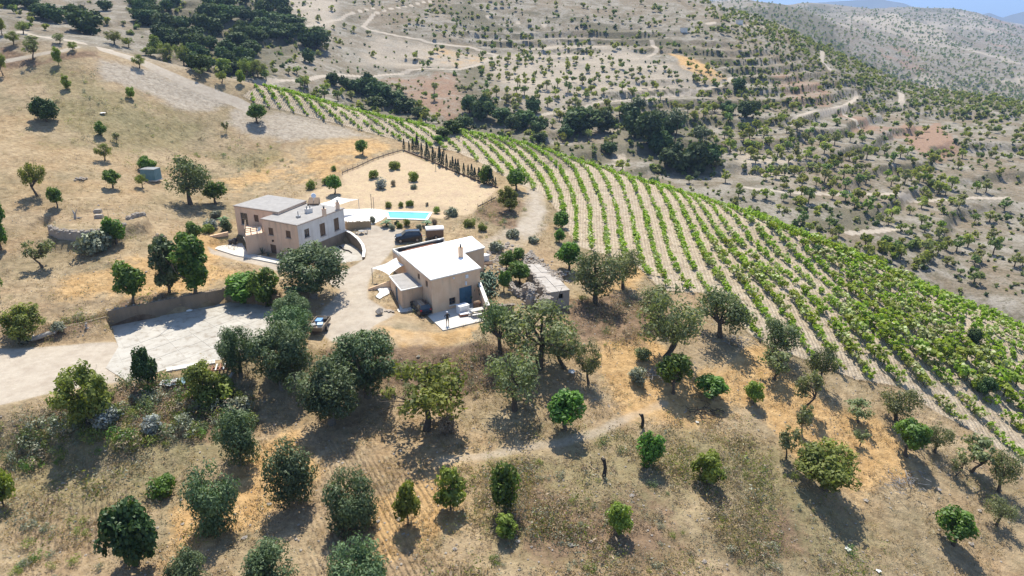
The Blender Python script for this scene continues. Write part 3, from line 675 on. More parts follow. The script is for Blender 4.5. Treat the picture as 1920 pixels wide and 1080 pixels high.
# ------------------------------------------------------------------ the lower house
def lower_house():
    H = H2; P = [H[k] for k in ('FL','FR','NT','RR','BR','BL')]; zr = 4.5
    t = thing('farm_house', 'ochre flat-roofed house with bright white roof and wide blue door', 'house', (*H['FL'], 0))
    d = opening(H['FL'], H['FR'], 873.4, 556, 1.95, 2.5); d = (d[0], d[1], -.0, 2.5)
    w1 = opening(H['FL'], H['FR'], 848.4, 564.5, .95, .95); wl1 = opening(H['BL'], H['FL'], 785, 518.5, .75, .8); wl2 = opening(H['BL'], H['FL'], 799.8, 532, .75, .85)
    mb = MB()
    wall(mb, P[0], P[1], -1.2, zr, [d, w1]); wall(mb, P[1], P[2], -1.2, zr); wall(mb, P[2], P[3], -1.2, zr); wall(mb, P[3], P[4], -1.2, zr); wall(mb, P[4], P[5], -1.2, zr); wall(mb, P[5], P[0], -1.2, zr, [wl1, wl2])
    mb.add([[*p, zr - .01] for p in P], [tuple(range(6))])
    part('wall', mb, M_PLASTER, t)
    roof_slab(t, P, zr, M_WHITEROOF, M_LIMEPAINT, .17, .14)
    fill_opening(t, P[0], P[1], d, 'door', M_BLUE, M_BLUE, .16, label='wide blue double door')
    fill_opening(t, P[0], P[1], w1, 'window', M_BROWN, M_GLASS, .18, (1, 1), sill=M_LIMEPAINT)
    fill_opening(t, P[5], P[0], wl1, 'window', M_BROWN, M_GLASS, .18, (1, 0)); fill_opening(t, P[5], P[0], wl2, 'window', M_BROWN, M_GLASS, .18, (1, 0))
    c = on_plane(863.9, 482, zr + .17); chimney(t, c[0], c[1], zr + .17, 1.35, .5, M_PLASTER)
    e = (P[1] - P[0]) / np.linalg.norm(P[1] - P[0]); n = np.array([e[1], -e[0]]); rot = math.atan2(e[1], e[0])
    for px, py, w, h in ((874.5, 518, .42, .42), (873, 531, .22, .5), (850, 521, .2, .2)):
        u, z = onwall(P[0], P[1], px, py); q = P[0] + e * u + n * .08; part('wall_lamp', MB().box((*q, z), (w, .16, h), rot).box((*(q + n * .1), z - h*.2), (w*.5, .06, h*.3), rot), M_WHITE, t)
    # rear lean-to with a low parapet
    BLp = on_plane(735.6, 465, zr)[:2]; e2 = (P[4] - P[5]) / np.linalg.norm(P[4] - P[5]); E2 = P[5] + e2 * 8.6; Q = [P[5] - (P[0]-P[5])*0, E2, E2 + (BLp - P[5]), BLp]
    Q = [P[5] + e2 * .02 + np.array([-.02, .05]), E2 + np.array([-.02, .05]), E2 + (BLp - P[5]), BLp]
    mb = MB(); zl = 3.95
    for i in range(4): wall(mb, Q[i], Q[(i+1) % 4], -.5, zl)
    mb.add([[*p, zl - .02] for p in Q], [(0,1,2,3)])
    l = part('lean_to', mb, M_PLASTER, t)
    part('lean_to_roof', MB().prism(Q, zl, zl + .06), M_GRAVEL, l)
    mb = MB()
    for a, b in ((Q[3], Q[0]), (Q[2], Q[3])): 
        dd = (b - a) / np.linalg.norm(b - a); nn = np.array([-dd[1], dd[0]]); mb.prism([a, b, b + nn * .2, a + nn * .2], zl + .062, zl + .42 + (.003 if a is Q[2] else 0))
    part('parapet', mb, M_LIMEPAINT, l)
    # what lies on the lean-to roof
    z = zl + .3; out = (BLp - P[5]) / np.linalg.norm(BLp - P[5])
    a = P[5] + out * 2.25 + e2 * .8; b = P[5] + out * 2.2 + e2 * 8.2
    single('rolled_tarp', MB().tube([[*(a + (b - a) * k / 6 + out * .04 * math.sin(k * 2)), z - .02] for k in range(7)], [.3,.26,.28,.24,.25,.22,.2], 8), M_BLACK, 'long black rolled sheet lying along the lean-to roof', 'tarp', (*a, zl + .06), smooth=True)
    mb = MB(); qq = random.Random(3)
    for k in range(9):
        o0 = P[5] + out * (.7 + .13 * k) + e2 * qq.uniform(.8, 1.6); mb.box((*(o0 + e2 * 3), zl + .13 + .05 * (k % 3)), (qq.uniform(4.5, 6), .12, .06), math.atan2(e2[1], e2[0]) + qq.uniform(-.02, .02))
    sc = single('timber_stack', mb, M_RUST, 'reddish brown planks stacked on the lean-to roof', 'timber', (*(P[5] + out), zl + .06)); sc['kind'] = 'stuff'
    part_ = on_plane(823, 450, zl + .3); single('white_bucket', MB().cyl((*part_[:2], zl + .062), (*part_[:2], zl + .45), .2, .25), M_WHITE, 'white bucket standing on the lean-to roof', 'bucket', (*part_[:2], zl + .06))
    return t
lower_house()
def annex():
    z = 2.55; N_ = on_plane(752.8, 545.5, z)[:2]; L_ = on_plane(731, 519, z)[:2]; A, B = H2['BL'], H2['FL']; e = (B - A) / np.linalg.norm(B - A); n = np.array([e[1], -e[0]])
    R_ = on_plane(789, 537.5, z)[:2]; hug = lambda p: A + e * ((p - A) @ e) + n * .02
    R_ = hug(R_); K_ = hug(L_ + (R_ - N_)); P = [L_, N_, R_, K_]
    t = thing('store_annex', 'small ochre store with gravel roof built against the lower house', 'building', (*N_, 0))
    d = opening(L_, N_, 744, 552, .95, 2.0); d = (max(.3, d[0]), max(.3, d[0]) + .95, .3, 2.25); mb = MB()
    wall(mb, L_, N_, -1, z, [d], .15); wall(mb, N_, R_, -1, z); wall(mb, K_, L_, -1, z); mb.add([[*p, z - .01] for p in P], [(0,1,2,3)])
    part('wall', mb, M_PLASTER, t); fill_opening(t, L_, N_, d, 'door', M_BLUE, M_BLUE, .1, label='narrow blue door')
    g = MB().prism([P[0] + (P[0]-P[1])/np.linalg.norm(P[0]-P[1])*.12 + (P[0]-P[3])/np.linalg.norm(P[0]-P[3])*.12, P[1] + (P[1]-P[0])/np.linalg.norm(P[0]-P[1])*.12 + (P[1]-P[2])/np.linalg.norm(P[1]-P[2])*.12, P[2] + (P[1]-P[0])/np.linalg.norm(P[0]-P[1])*.12, P[3]], z, z + .12)
    part('roof_edge', g, M_LIMEPAINT, t); q = np.array(P).mean(0); part('roof', MB().prism([p + (q - p) * .04 for p in P], z + .121, z + .15), M_GRAVEL, t)
    # pavement strip with white kerb along the store
    f = [on_plane(722, 551, .18)[:2], on_plane(752, 585.6, .1)[:2], on_plane(793, 577, .1)[:2], N_ + (R_-N_)*.9, N_ + np.array([.05,-.05]), L_ + np.array([-.05,-.05])]
    structure('store_pavement', MB().prism(f, -.6, .12), M_CONC2)
    a, b = f[0], f[1]; dd = (b - a) / np.linalg.norm(b - a); nn = np.array([dd[1], -dd[0]])
    structure('store_kerb', MB().prism([a, b, b + nn * .28, a + nn * .28], -.6, .2), M_LIMEPAINT)
    return P
ANX = annex()
structure('patio', MB().prism(PATIO[:, :2], -.9, 0), M_CONC2)
def side_walls():
    a = on_plane(902, 551, 1.9); zt = 1.85
    A = H2['FR'] + np.array([.15, .1]); B = on_plane(919, 573, zt)[:2]; Cc = on_plane(963.7, 569.6, zt - .1)[:2]
    def thick(p, q, th=.38): d = (q - p) / np.linalg.norm(q - p); n = np.array([-d[1], d[0]]); return [p, q, q + n * -th, p + n * -th]
    t = thing('garden_wall', 'low rough ochre wall with pale coping beside the patio', 'wall', (*B, -.6))
    part('wall', MB().prism(thick(A, B), -1.5, [2.5, zt, zt, 2.5]), M_PLASTER, t); part('coping', MB().prism(thick(A + [-.03,-.02], B + [-.03,-.02], .44), [2.502, zt + .002, zt + .002, 2.502], [2.6, zt + .09, zt + .09, 2.6]), M_LIMEPAINT, t)
    t = thing('stone_wall', 'brown rough stone wall running from the patio corner towards the ruin', 'wall', (*Cc, -.6))
    w = thick(Cc, B + [.02, -.35], .4); part('wall', MB().prism(w, -2, zt - .12), M_RETAIN, t)
    mb = MB(); q = np.random.default_rng(4)
    for k in range(26): p = Cc + (B - Cc) * q.random(); mb.rock((p[0] + q.normal()*.1, p[1] - .2 + q.normal()*.1, zt - .06), q.uniform(.12, .24), k)
    part('top_stones', mb, M_STONE_PALE, t, kind='stuff')
side_walls()

# ------------------------------------------------------------------ the upper house
def upper_house():
    zf, zb = 6.1, 6.6
    t = thing('country_house', 'two-storey pinkish farmhouse with grey gravel roofs and brown shutters', 'house', (*F_F, .9))
    fo = [opening(F_L, F_F, 508, 434, 1.0, 1.15), opening(F_L, F_F, 540.5, 439.5, 1.0, 1.15), opening(F_L, F_F, 513, 470, 1.25, 1.95), opening(F_L, F_F, 542.5, 470.5, .85, .85)]
    so = [opening(F_F, F_R, 575.5, 437, 1.05, 1.3), opening(F_F, F_R, 605, 430.5, 1.25, 2.0), opening(F_F, F_R, 631, 420.5, 1.2, 2.0)]
    bo = [opening(B_L, B_F, 458, 410.5, 1.5, 2.0), opening(B_L, B_F, 480.5, 409.5, .95, 1.15)]
    mb = MB(); wall(mb, F_L, F_F, -.5, zf, fo); wall(mb, F_R, F_B, -.5, zf); wall(mb, F_B, F_L, -.5, zf); mb.add([[*p, zf - .01] for p in (F_L, F_F, F_R, F_B)], [(0,1,2,3)])
    part('front_wall', mb, M_PLASTER2, t)
    mb = MB(); wall(mb, F_F, F_R, 2.35, zf, so); part('side_wall', mb, M_LIME, t, 'limewashed side wall')
    mb = MB(); wall(mb, F_F, F_R, -.5, 2.35); part('side_wall_base', mb, M_RETAIN, t, 'dark rough base of the side wall')  # lower part of the side wall, in a darker tone
    mb = MB(); wall(mb, B_L, B_F, -.5, zb, bo); wall(mb, B_F, B_R, zf + .1, zb); wall(mb, B_R, B_B, -.5, zb); wall(mb, B_B, B_L, -.5, zb); mb.add([[*p, zb - .01] for p in (B_L, B_F, B_R, B_B)], [(0,1,2,3)])
    part('rear_wall', mb, M_PLASTER2, t)
    roof_slab(t, [F_L, F_F, F_R, F_B], zf, M_GRAVEL, M_EDGE, .17, .12); roof_slab(t, [B_L, B_F, B_R, B_B], zb, M_GRAVEL, M_EDGE, .17, .12, 'rear_roof')
    for o in fo[:2]: fill_opening(t, F_L, F_F, o, 'window', M_BROWN, M_BROWN, .14, (1, 1), sill=M_EDGE)
    fill_opening(t, F_L, F_F, fo[2], 'door', M_BROWN, M_BROWN, .2, label='brown front door'); fill_opening(t, F_L, F_F, fo[3], 'window', M_BROWN, M_GLASS, .18, (1, 0))
    for o in so: fill_opening(t, F_F, F_R, o, 'window', M_BROWN, M_BROWN if o is not so[0] else M_GLASS, .12, (1, 1), sill=M_EDGE)
    fill_opening(t, B_L, B_F, bo[0], 'window', M_STEEL, M_GLASS, .14, (1, 1), 'tall grey-blue window', sill=M_EDGE); fill_opening(t, B_L, B_F, bo[1], 'window', M_BROWN, M_BROWN, .14, (1, 1))
    mb = MB(); u0 = [onwall(F_L, F_F, 513, 454)]; e = (F_F - F_L) / np.linalg.norm(F_F - F_L); n = np.array([e[1], -e[0]]); q = F_L + e * u0[0][0] + n * .12; part('door_lamp', MB().box((*q, u0[0][1] + .25), (.18, .2, .3), math.atan2(e[1], e[0])), M_BLACK, t)
    zt = zf + .17
    for px, py, h, s in ((608.5, 405.5, 1.15, .52), (633.5, 392.5, 1.1, .5)): p = on_plane(px, py, zt); chimney(t, p[0], p[1], zt, h, s, M_PLASTER2)
    p = on_plane(579, 399, zt); c = part('chimney', MB().box((p[0], p[1], zt + .35), (1.1, .6, .7), .95), M_LIME, t)
    for k in (-.3, .3): part('chimney_pot', MB().cyl((p[0] + k*.6, p[1] + k*.8, zt + .7), (p[0] + k*.6, p[1] + k*.8, zt + 1.15), .12, .1), M_STEEL, c)
    p = on_plane(559.5, 408, zt); part('vent_pipe', MB().box((p[0], p[1], zt + .15), (.55, .5, .3), .9).cyl((p[0], p[1], zt + .3), (p[0], p[1], zt + 1.0), .07), M_STEEL, t)
    p = on_plane(588, 383, zt + .1); part('stair_hut', MB().prism([p[:2] + [-.9,-.5], p[:2] + [.9,-.3], p[:2] + [.8,1], p[:2] + [-.9,1]], zf - .2, [zt + .3, zt + .3, zt + 1, zt + 1]), M_BROWN, t)
    part('aerial', MB().cyl((p[0], p[1] + .3, zt + .6), (p[0], p[1] + .3, zt + 1.9), .04).cyl((p[0] + .1, p[1] + .1, zt + 1.5), (p[0] + .16, p[1] - .02, zt + 1.56), .42, .36, 12), M_WHITE, t)
    # terrace in the corner
    zz = 4.1; T = TERR
    mb = MB(); [wall(mb, T[i], T[(i+1) % 4], -.5, zz) for i in (0, 3)]; mb.add([[*p, zz] for p in T], [(0,1,2,3)]); tr = part('terrace', mb, M_PLASTER2, t)
    g = MB(); pts = [T[3] + (T[0]-T[3])*.06, T[0] + (T[3]-T[0])*.03 + (T[1]-T[0])*.03, T[1] + (T[0]-T[1])*.1]
    for a, b in ((pts[0], pts[1]), (pts[1], pts[2])):
        d = b - a; L = np.linalg.norm(d); rot = math.atan2(d[1], d[0])
        for zq in (zz + .45, zz + .98): g.box((*((a + b) / 2), zq), (L - .1, .07, .1), rot)
        for k in range(4): g.box((*(a + d * k / 3.0), zz + .52), (.11, .11, 1.02), rot)
        g.box((*((a + b) / 2), zz + .72), (math.hypot(L, .5), .05, .08), rot)
    part('railing', g, M_WOOD, tr)
    p = on_plane(485, 438, zz); single('garden_chair', MB().box((p[0], p[1], zz + .42), (.5,.5,.06), .4).box((p[0]+.1, p[1]+.22, zz + .7), (.5,.06,.5), .4).box((p[0]-.2, p[1]-.2, zz + .2), (.05,.05,.4), .4).box((p[0]+.2, p[1]-.2, zz + .2), (.05,.05,.4), .4).box((p[0]-.2, p[1]+.2, zz + .2), (.05,.05,.4), .4).box((p[0]+.2, p[1]+.2, zz + .2), (.05,.05,.4), .4), M_WHITE, 'white chair on the railed terrace of the upper house', 'chair', (p[0], p[1], zz))
upper_house()
structure('house_paving', MB().prism([on_plane(x, y, 1.05)[:2] for x, y in ((393,463),(436,446),(452,452),(464,474),(532,488),(536,497),(470,484),(440,478))], .2, 1.06), M_CONC2)
def court():
    t = thing('court_wall', 'curved white-topped wall round the sunken court of the upper house', 'wall', tuple(COURTW[2] - [0, 0, 1.4]))
    P = COURTW[:, :2]; d = np.gradient(P, axis=0); d /= np.linalg.norm(d, axis=1, keepdims=True); n = np.c_[d[:,1], -d[:,0]] * -1; a, b = P - n*.02, P + n*.36
    mb = MB(); cp = MB()
    for i in range(len(P) - 1):
        q = [a[i], a[i+1], b[i+1], b[i]]; z = COURTW[:, 2]; mb.prism(q, .2, [z[i]+.12, z[i+1]+.12, z[i+1]+.12, z[i]+.12]); 
    z = COURTW[:, 2] + .125
    for i in range(len(P) - 1):
        g = [a[i]-n[i]*.03, a[i+1]-n[i+1]*.03, b[i+1]+n[i+1]*.03, b[i]+n[i]*.03]; V = [[*g[0], z[i]],[*g[1], z[i+1]],[*g[2], z[i+1]],[*g[3], z[i]]]; V += [[*g[0], z[i]+.1],[*g[1], z[i+1]+.1],[*g[2], z[i+1]+.1],[*g[3], z[i]+.1]]
        cp.add(V, [(4,5,6,7),(0,1,5,4),(1,2,6,5),(2,3,7,6),(3,0,4,7)])
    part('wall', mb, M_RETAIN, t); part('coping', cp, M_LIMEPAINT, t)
    structure('court_floor', MB().prism(COURT, .2, .6), M_CONC)
    p = [on_plane(*c, .7) for c in ((637,462),(645,468),(654,470),(660,474))]
    single('fallen_branch', MB().tube(p, [.14,.1,.1,.05], 5), M_CHAR, 'dark fallen branch lying in the sunken court', 'branch', tuple(p[0] - [0,0,.1]))
    b = at(672, 424); structure('pool_terrace', MB().prism(pxpoly([(640,392),(700,391),(722,394),(730,401),(716,412),(690,424),(648,424)], PZ), 1.6, PZ - .02), M_LIMEPAINT)
court()
# ------------------------------------------------------------------ pool, sails, screens
def pool():
    Wt = pxpoly([(722,396.2),(811,398.6),(802,413.2),(726,410.6)], PZ); P = Wt[:, :2]; g = grow(P, .45)
    t = thing('swimming_pool', 'turquoise garden pool with white rim', 'swimming pool', (*P.mean(0), PZ))
    rim = MB()
    for i in range(4): j = (i+1) % 4; rim.prism([g[i], g[j], P[j], P[i]], PZ - .3, PZ + .1)
    part('rim', rim, M_WHITEROOF, t)
    m, nt, p, out = nodes_of('pool_water'); p.inputs['Base Color'].default_value = (.13,.47,.48,1); p.inputs['Roughness'].default_value = .08
    nt.links.new(_bump(nt, _noise(nt, 2.5, 3, .5, _geo(nt)), .02), p.inputs['Normal'])
    part('water', MB().prism(P, PZ - .25, PZ + .03), m, t)
pool()
def cloth(name, label, corners, sag, posts=(), belly=0.0):
    c = [np.asarray(k, float) for k in corners]; n = 11; V = []
    for i in range(n):
        for j in range(n):
            u, v = i/(n-1), j/(n-1); cu, cv = .5 + (u-.5)*(1 - .16*math.sin(math.pi*v)), .5 + (v-.5)*(1 - .16*math.sin(math.pi*u))
            p = c[0]*(1-cu)*(1-cv) + c[1]*cu*(1-cv) + c[2]*cu*cv + c[3]*(1-cu)*cv; p[2] -= sag*math.sin(math.pi*u)*math.sin(math.pi*v) - .05*math.sin(u*9+v*7)*math.sin(math.pi*u); V.append(p)
    F = [(i*n+j, (i+1)*n+j, (i+1)*n+j+1, i*n+j+1) for i in range(n-1) for j in range(n-1)]
    V = np.array(V); nn = len(V)
    t = thing(name, label, 'shade sail', tuple(c[0]))
    part('cloth', MB().add(np.vstack([V, V - [0,0,.025]]), F + [tuple(k + nn for k in reversed(f)) for f in F]), M_CLOTH, t, smooth=True)
    for p, zg in posts: part('post', MB().cyl((p[0], p[1], zg - .3), (p[0], p[1], p[2] + .05), .05), M_STEEL, t)
def sails():
    A, B = H2['BL'], H2['FL']; e = (B - A) / np.linalg.norm(B - A); n = np.array([e[1], -e[0]])
    def w(px, py, off=.06): u, z = onwall(A, B, px, py); return np.array([*(A + e*u + n*off), z])
    g = at(703, 527); d = ray(697, 503); k = math.hypot(g[0], g[1]) / math.hypot(d[0], d[1]); P0 = CAM + d*k
    cloth('shade_sail', 'cream shade sail stretched from the lower house over the store yard', [P0, w(745,482.5), w(758.5,497), np.array([*(ANX[0] + [-.1,.1]), 2.75])], .35, [(P0, float(ground_z(P0[0], P0[1])))])
    z = 5.4; q = [on_plane(594,384,5.6), on_plane(633,369,5.6), on_plane(672,373.5,5.0), on_plane(623,388,5.0)]
    cloth('shade_sail', 'white shade sail behind the upper house by the pool terrace', q, .3, [(q[1], float(ground_z(*q[1][:2]))), (q[2], float(ground_z(*q[2][:2])))])
    a, b = on_plane(649,437,1.9), on_plane(696,434,1.95); d = (b - a)[:2]; L = np.linalg.norm(d); rot = math.atan2(d[1], d[0])
    t = thing('reed_screen', 'brown reed screen below the pool terrace', 'screen', tuple(a)); mb = MB(); q = random.Random(5)
    for k in range(70): p = a[:2] + d * (k + .5) / 70; mb.box((*p, 2.0 + .85 + q.uniform(-.12, .12)), (L/70*1.02, .05 + .02*(k % 2), 1.9), rot)
    part('reeds', mb, M_REED, t, kind='stuff'); mb = MB()
    for k in (0, .5, 1): p = a[:2] + d*k; mb.box((*(p + [0, .08]), 2.8), (.1, .1, 2.3), rot)
    part('frame', mb, M_WOOD, t)
    p = on_plane(678, 441, 1.95); t = thing('bistro_table', 'small table in front of the reed screen', 'table', tuple(p)); part('tabletop', MB().cyl((p[0],p[1],2.65), (p[0],p[1],2.7), .5, .5, 14), M_STEEL, t); part('leg', MB().cyl((p[0],p[1],1.8), (p[0],p[1],2.65), .06), M_STEEL, t)
    for k, (dx, dy, wd) in enumerate(((-.75,-.1,'left of'),(.75,.05,'right of'))):
        t = thing('bistro_chair', ('chair nearer the upper house' if k == 0 else 'chair nearer the drive') + ' at the small table by the reed screen', 'chair', (p[0]+dx, p[1]+dy, 1.95)); x, y = p[0]+dx, p[1]+dy
        part('seat', MB().box((x,y,2.4), (.42,.42,.05)), M_STEEL, t); part('backrest', MB().box((x+(.2 if dx>0 else -.2),y,2.65), (.04,.42,.45)), M_STEEL, t)
        for a_ in (-.18,.18):
            for b_ in (-.18,.18): part('leg', MB().box((x+a_,y+b_,2.15), (.04,.04,.48)), M_STEEL, t)
    for i, px in enumerate((697, 701)):
        b = at(px, 391); single('garden_pole', MB().cyl((b[0], b[1], b[2]-.3), (b[0], b[1], b[2] + (2.7 if i == 0 else 2.1)), .06), M_WOOD, ('taller' if i == 0 else 'shorter') + ' brown pole beside the pool terrace', 'pole', tuple(b))
sails()

# ------------------------------------------------------------------ yard and its walls
def yard():
    root = link('yard', None); root['kind'] = 'structure'; WLOC[root.name] = np.zeros(3)
    A, B, Cc, D = [on_plane(x, y, YZ) for x, y in ((212,642),(430,568),(527,604),(243,714))]
    q = random.Random(2); nu, nv = 6, 4
    bl = lambda u, v: (A*(1-u)*(1-v) + B*u*(1-v) + Cc*u*v + D*(1-u)*v)[:2]
    for i in range(nu):
        for j in range(nv):
            g = .0022; u0, u1, v0, v1 = i/nu+g, (i+1)/nu-g, j/nv+g*1.5, (j+1)/nv-g*1.5
            if i == 0 and j == 0: u0 += .05
            part('slab', MB().prism([bl(u0,v0), bl(u1,v0), bl(u1,v1), bl(u0,v1)], YZ - .3, YZ + .026 + q.uniform(0, .012)), M_CONC, root)
    structure('yard_bed', MB().prism(YARD[:, :2], YZ - .5, YZ + .012), M_CONC)
yard()
def retaining():
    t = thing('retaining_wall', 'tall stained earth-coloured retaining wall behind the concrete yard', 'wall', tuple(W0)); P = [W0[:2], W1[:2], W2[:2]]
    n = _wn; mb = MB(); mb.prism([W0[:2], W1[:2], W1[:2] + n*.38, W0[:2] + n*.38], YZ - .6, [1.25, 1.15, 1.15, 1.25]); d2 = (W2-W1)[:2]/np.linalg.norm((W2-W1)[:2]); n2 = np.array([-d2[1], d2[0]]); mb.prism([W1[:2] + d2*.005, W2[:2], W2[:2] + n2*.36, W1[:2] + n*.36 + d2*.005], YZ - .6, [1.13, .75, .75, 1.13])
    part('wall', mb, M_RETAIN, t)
    mb = MB(); q = np.random.default_rng(6)
    for k in range(40): p = W0[:2] + (W1-W0)[:2]*q.random() + n*q.uniform(.1,.6); mb.rock((*p, 1.24), q.uniform(.07,.17), k)
    part('top_stones', mb, M_STONE_PALE, t, kind='stuff')
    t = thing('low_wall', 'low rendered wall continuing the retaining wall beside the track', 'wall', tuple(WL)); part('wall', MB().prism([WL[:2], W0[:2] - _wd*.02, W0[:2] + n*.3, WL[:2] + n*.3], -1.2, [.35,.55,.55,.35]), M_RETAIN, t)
    a, b = on_plane(119, 632, -.5)[:2], on_plane(202, 622, -.6)[:2]; dd = (b-a)/np.linalg.norm(b-a); nn = np.array([-dd[1], dd[0]]); structure('wall_footing', MB().prism([a, b, b + nn*.9, a + nn*.9], -1.2, -.36), M_CONC2)
    # kerb and debris at the lower edge of the yard
    a, b = on_plane(312, 699, -.9), on_plane(404, 683, -.9); d = (b-a)[:2]/np.linalg.norm((b-a)[:2]); nn = np.array([-d[1], d[0]]); single('concrete_kerb', MB().prism([a[:2], b[:2], b[:2]+nn*.9, a[:2]+nn*.9], -2, -.7), M_CONC2, 'pale concrete kerb block at the lower edge of the yard', 'kerb', tuple(a))
retaining()

# ------------------------------------------------------------------ ruin
def rubble(label, pts, z0, hs, width, n, size, seed, name='ruined_wall', core=True, pale=.6):
    P = np.array(pts, float); q = np.random.default_rng(seed); t = thing(name, label, 'ruin', (P[0][0], P[0][1], z0))
    d = np.gradient(P[:, :2], axis=0); d /= np.linalg.norm(d, axis=1, keepdims=True) + 1e-9; nn = np.c_[-d[:,1], d[:,0]]
    if core:
        mb = MB()
        for i in range(len(P)-1): mb.prism([P[i,:2]-nn[i]*width/2, P[i+1,:2]-nn[i+1]*width/2, P[i+1,:2]+nn[i+1]*width/2, P[i,:2]+nn[i]*width/2], z0 - 1.2, [hs[i], hs[i+1], hs[i+1]+.003, hs[i]+.003])
        part('wall', mb, M_STONE, t)
    for mat, share, nm in ((M_STONE_PALE, pale, 'pale_stones'), (M_STONE, 1-pale, 'dark_stones')):
        mb = MB()
        for k in range(int(n*share)):
            u = q.random()*(len(P)-1); i = int(u); f = u-i; c = P[i,:2]*(1-f)+P[i+1,:2]*f; h = hs[i]*(1-f)+hs[i+1]*f; side = q.normal()*width*.5
            z = h + q.uniform(-.05,.18) if (abs(side) < width*.5 or not core) else q.uniform(z0-.1, h)
            cc = c + nn[i]*side; 
            if not core: z = max(float(ground_z(cc[0], cc[1])) + .05, h - abs(side)*.9 + q.uniform(-.1,.15))
            mb.rock((*cc, z), q.uniform(.55,1.25)*size, int(q.integers(1e6)))
        part(nm, mb, mat, t, kind='stuff')
    return t
def ruin():
    z = 1.8; NL, NR, XR, XL = [on_plane(x, y, z)[:2] for x, y in ((1026,551),(1069,545),(1018,496.3),(982,496.3))]
    t = thing('ruined_shed', 'long ruined stone shed with a pale flat slab roof', 'building', (*NL, 0))
    fw = onwall(NL, NR, 1052, 556); o = (fw[0]-.3, fw[0]+.3, fw[1]-.35, fw[1]+.35); mb = MB()
    i = lambda p, c=np.mean([NL,NR,XR,XL],0): p + (c-p)*.02
    a, b, c_, d = map(i, (NL,NR,XR,XL)); wall(mb, a, b, -2, z, [o], .3); wall(mb, b, c_, -2, z); wall(mb, c_, d, -2, z); wall(mb, d, a, -2, z); part('wall', mb, M_STONE, t)
    part('interior_shade', MB().prism([a+(c_-a)*.06, b+(d-b)*.06, c_+(a-c_)*.06, d+(b-d)*.06], -1.5, z-.1), M_DARK, t)  # near-black block added as painted shade behind the window opening
    q = random.Random(9); nu = 6
    for k in range(nu):
        for s in (0, 1):
            u0, u1, v0, v1 = k/nu+.004, (k+1)/nu-.004, s*.5+.006, (s+1)*.5-.006; bl = lambda u, v: (NL*(1-v)+NR*v)*(1-u)+(XL*(1-v)+XR*v)*u
            part('roof_panel', MB().prism([bl(u0,v0), bl(u0,v1), bl(u1,v1), bl(u1,v0)], z + .01, z + .1 + q.uniform(0,.06)), M_RUINROOF, t)
    mb = MB(); qq = np.random.default_rng(3)
    for k in range(300):
        e = qq.integers(3); p = (NL + (XL-NL)*qq.random()) if e == 0 else (NR + (XR-NR)*(.35+.65*qq.random()) if e == 1 else NL*.98 + (NR-NL)*.05*qq.random()); mb.rock((p[0]+qq.normal()*.2, p[1]+qq.normal()*.2, z + qq.uniform(.05,.2)), qq.uniform(.1,.26), k)
    part('edge_stones', mb, M_STONE_PALE, t, kind='stuff')
    g = lambda px, py: at(px, py); W_ = lambda *pp: [on_plane(x, y, zz) for x, y, zz in pp]
    rubble('heap of grey rubble at the far end of the ruined shed', W_((985,494,1.9),(992,482,2.0),(996,470,2.1)), .5, [1.9,2.2,2.0], 2.6, 260, .26, 1, 'rubble_heap', False)
    rubble('tumbled stones beside the ruined shed on its vineyard side', W_((1028,508,1.0),(1045,512,.8),(1068,512,.7)), 0, [1.2,1.0,.8], 1.6, 130, .22, 2, 'rubble_heap', False)
    rubble('broken wall of pale stones between the prickly pear and the shed', W_((941,504,1.4),(952,522,1.3),(964,541,1.2)), -.4, [1.5,1.3,1.3], .6, 110, .2, 3)
    rubble('tall jagged wall fragment of brown and white stones in the ruin', W_((982,536,1.9),(992,533,2.3),(998,544,2.2),(990,556,1.6)), -.6, [1.9,2.4,2.3,1.2], .8, 170, .22, 4)
    rubble('low dark wall stub of loose stone left of the tall fragment', W_((964,541,1.2),(976,548,1.0),(984,556,.7)), -.6, [1.2,1.1,.6], .7, 80, .2, 5, pale=.4)
    rubble('sloping stone wall running down from the corner of the ruined shed', W_((1026,553,1.5),(1016,560,1.1),(1007,567,.7)), -1, [1.6,1.1,.6], .6, 80, .2, 6)
    rubble('scattered stones at the foot of the stone wall by the ruin', W_((905,505,1.0),(915,495,1.2),(925,480,1.6)), .4, [1.0,1.2,1.6], 2.4, 120, .2, 7, 'rubble_heap', False)
    rubble('pale rock outcrop at the head of the ruin', W_((925,462,1.9),(940,466,1.9),(962,480,1.7)), .8, [1.9,1.9,1.7], 3.0, 130, .3, 8, 'rubble_heap', False, .8)
    p = on_plane(912, 497, 1.2); t = thing('wood_stack', 'stack of brown firewood against the house corner', 'firewood', (p[0], p[1], .6)); q = random.Random(8)
    for i in range(4):
        for j in range(5): part('log', MB().cyl((p[0]-.6, p[1]+.24*j-.4, .75+.22*i), (p[0]+.9, p[1]+.24*j-.3, .75+.22*i), .105, .1, 6), M_BARK0, t)
    p = on_plane(908, 478, 2.3); single('white_crate', MB().box((p[0], p[1], 1.7), (1.2,.9,1.1), .6).box((p[0], p[1], 2.29), (1.28,.98,.06), .6), M_WHITE, 'white lidded crate behind the house corner', 'crate', (p[0], p[1], 1.1))
M_BARK0 = surface('cut_wood', (.15,.10,.065), (.25,.17,.11), 4, .9, .02)
ruin()
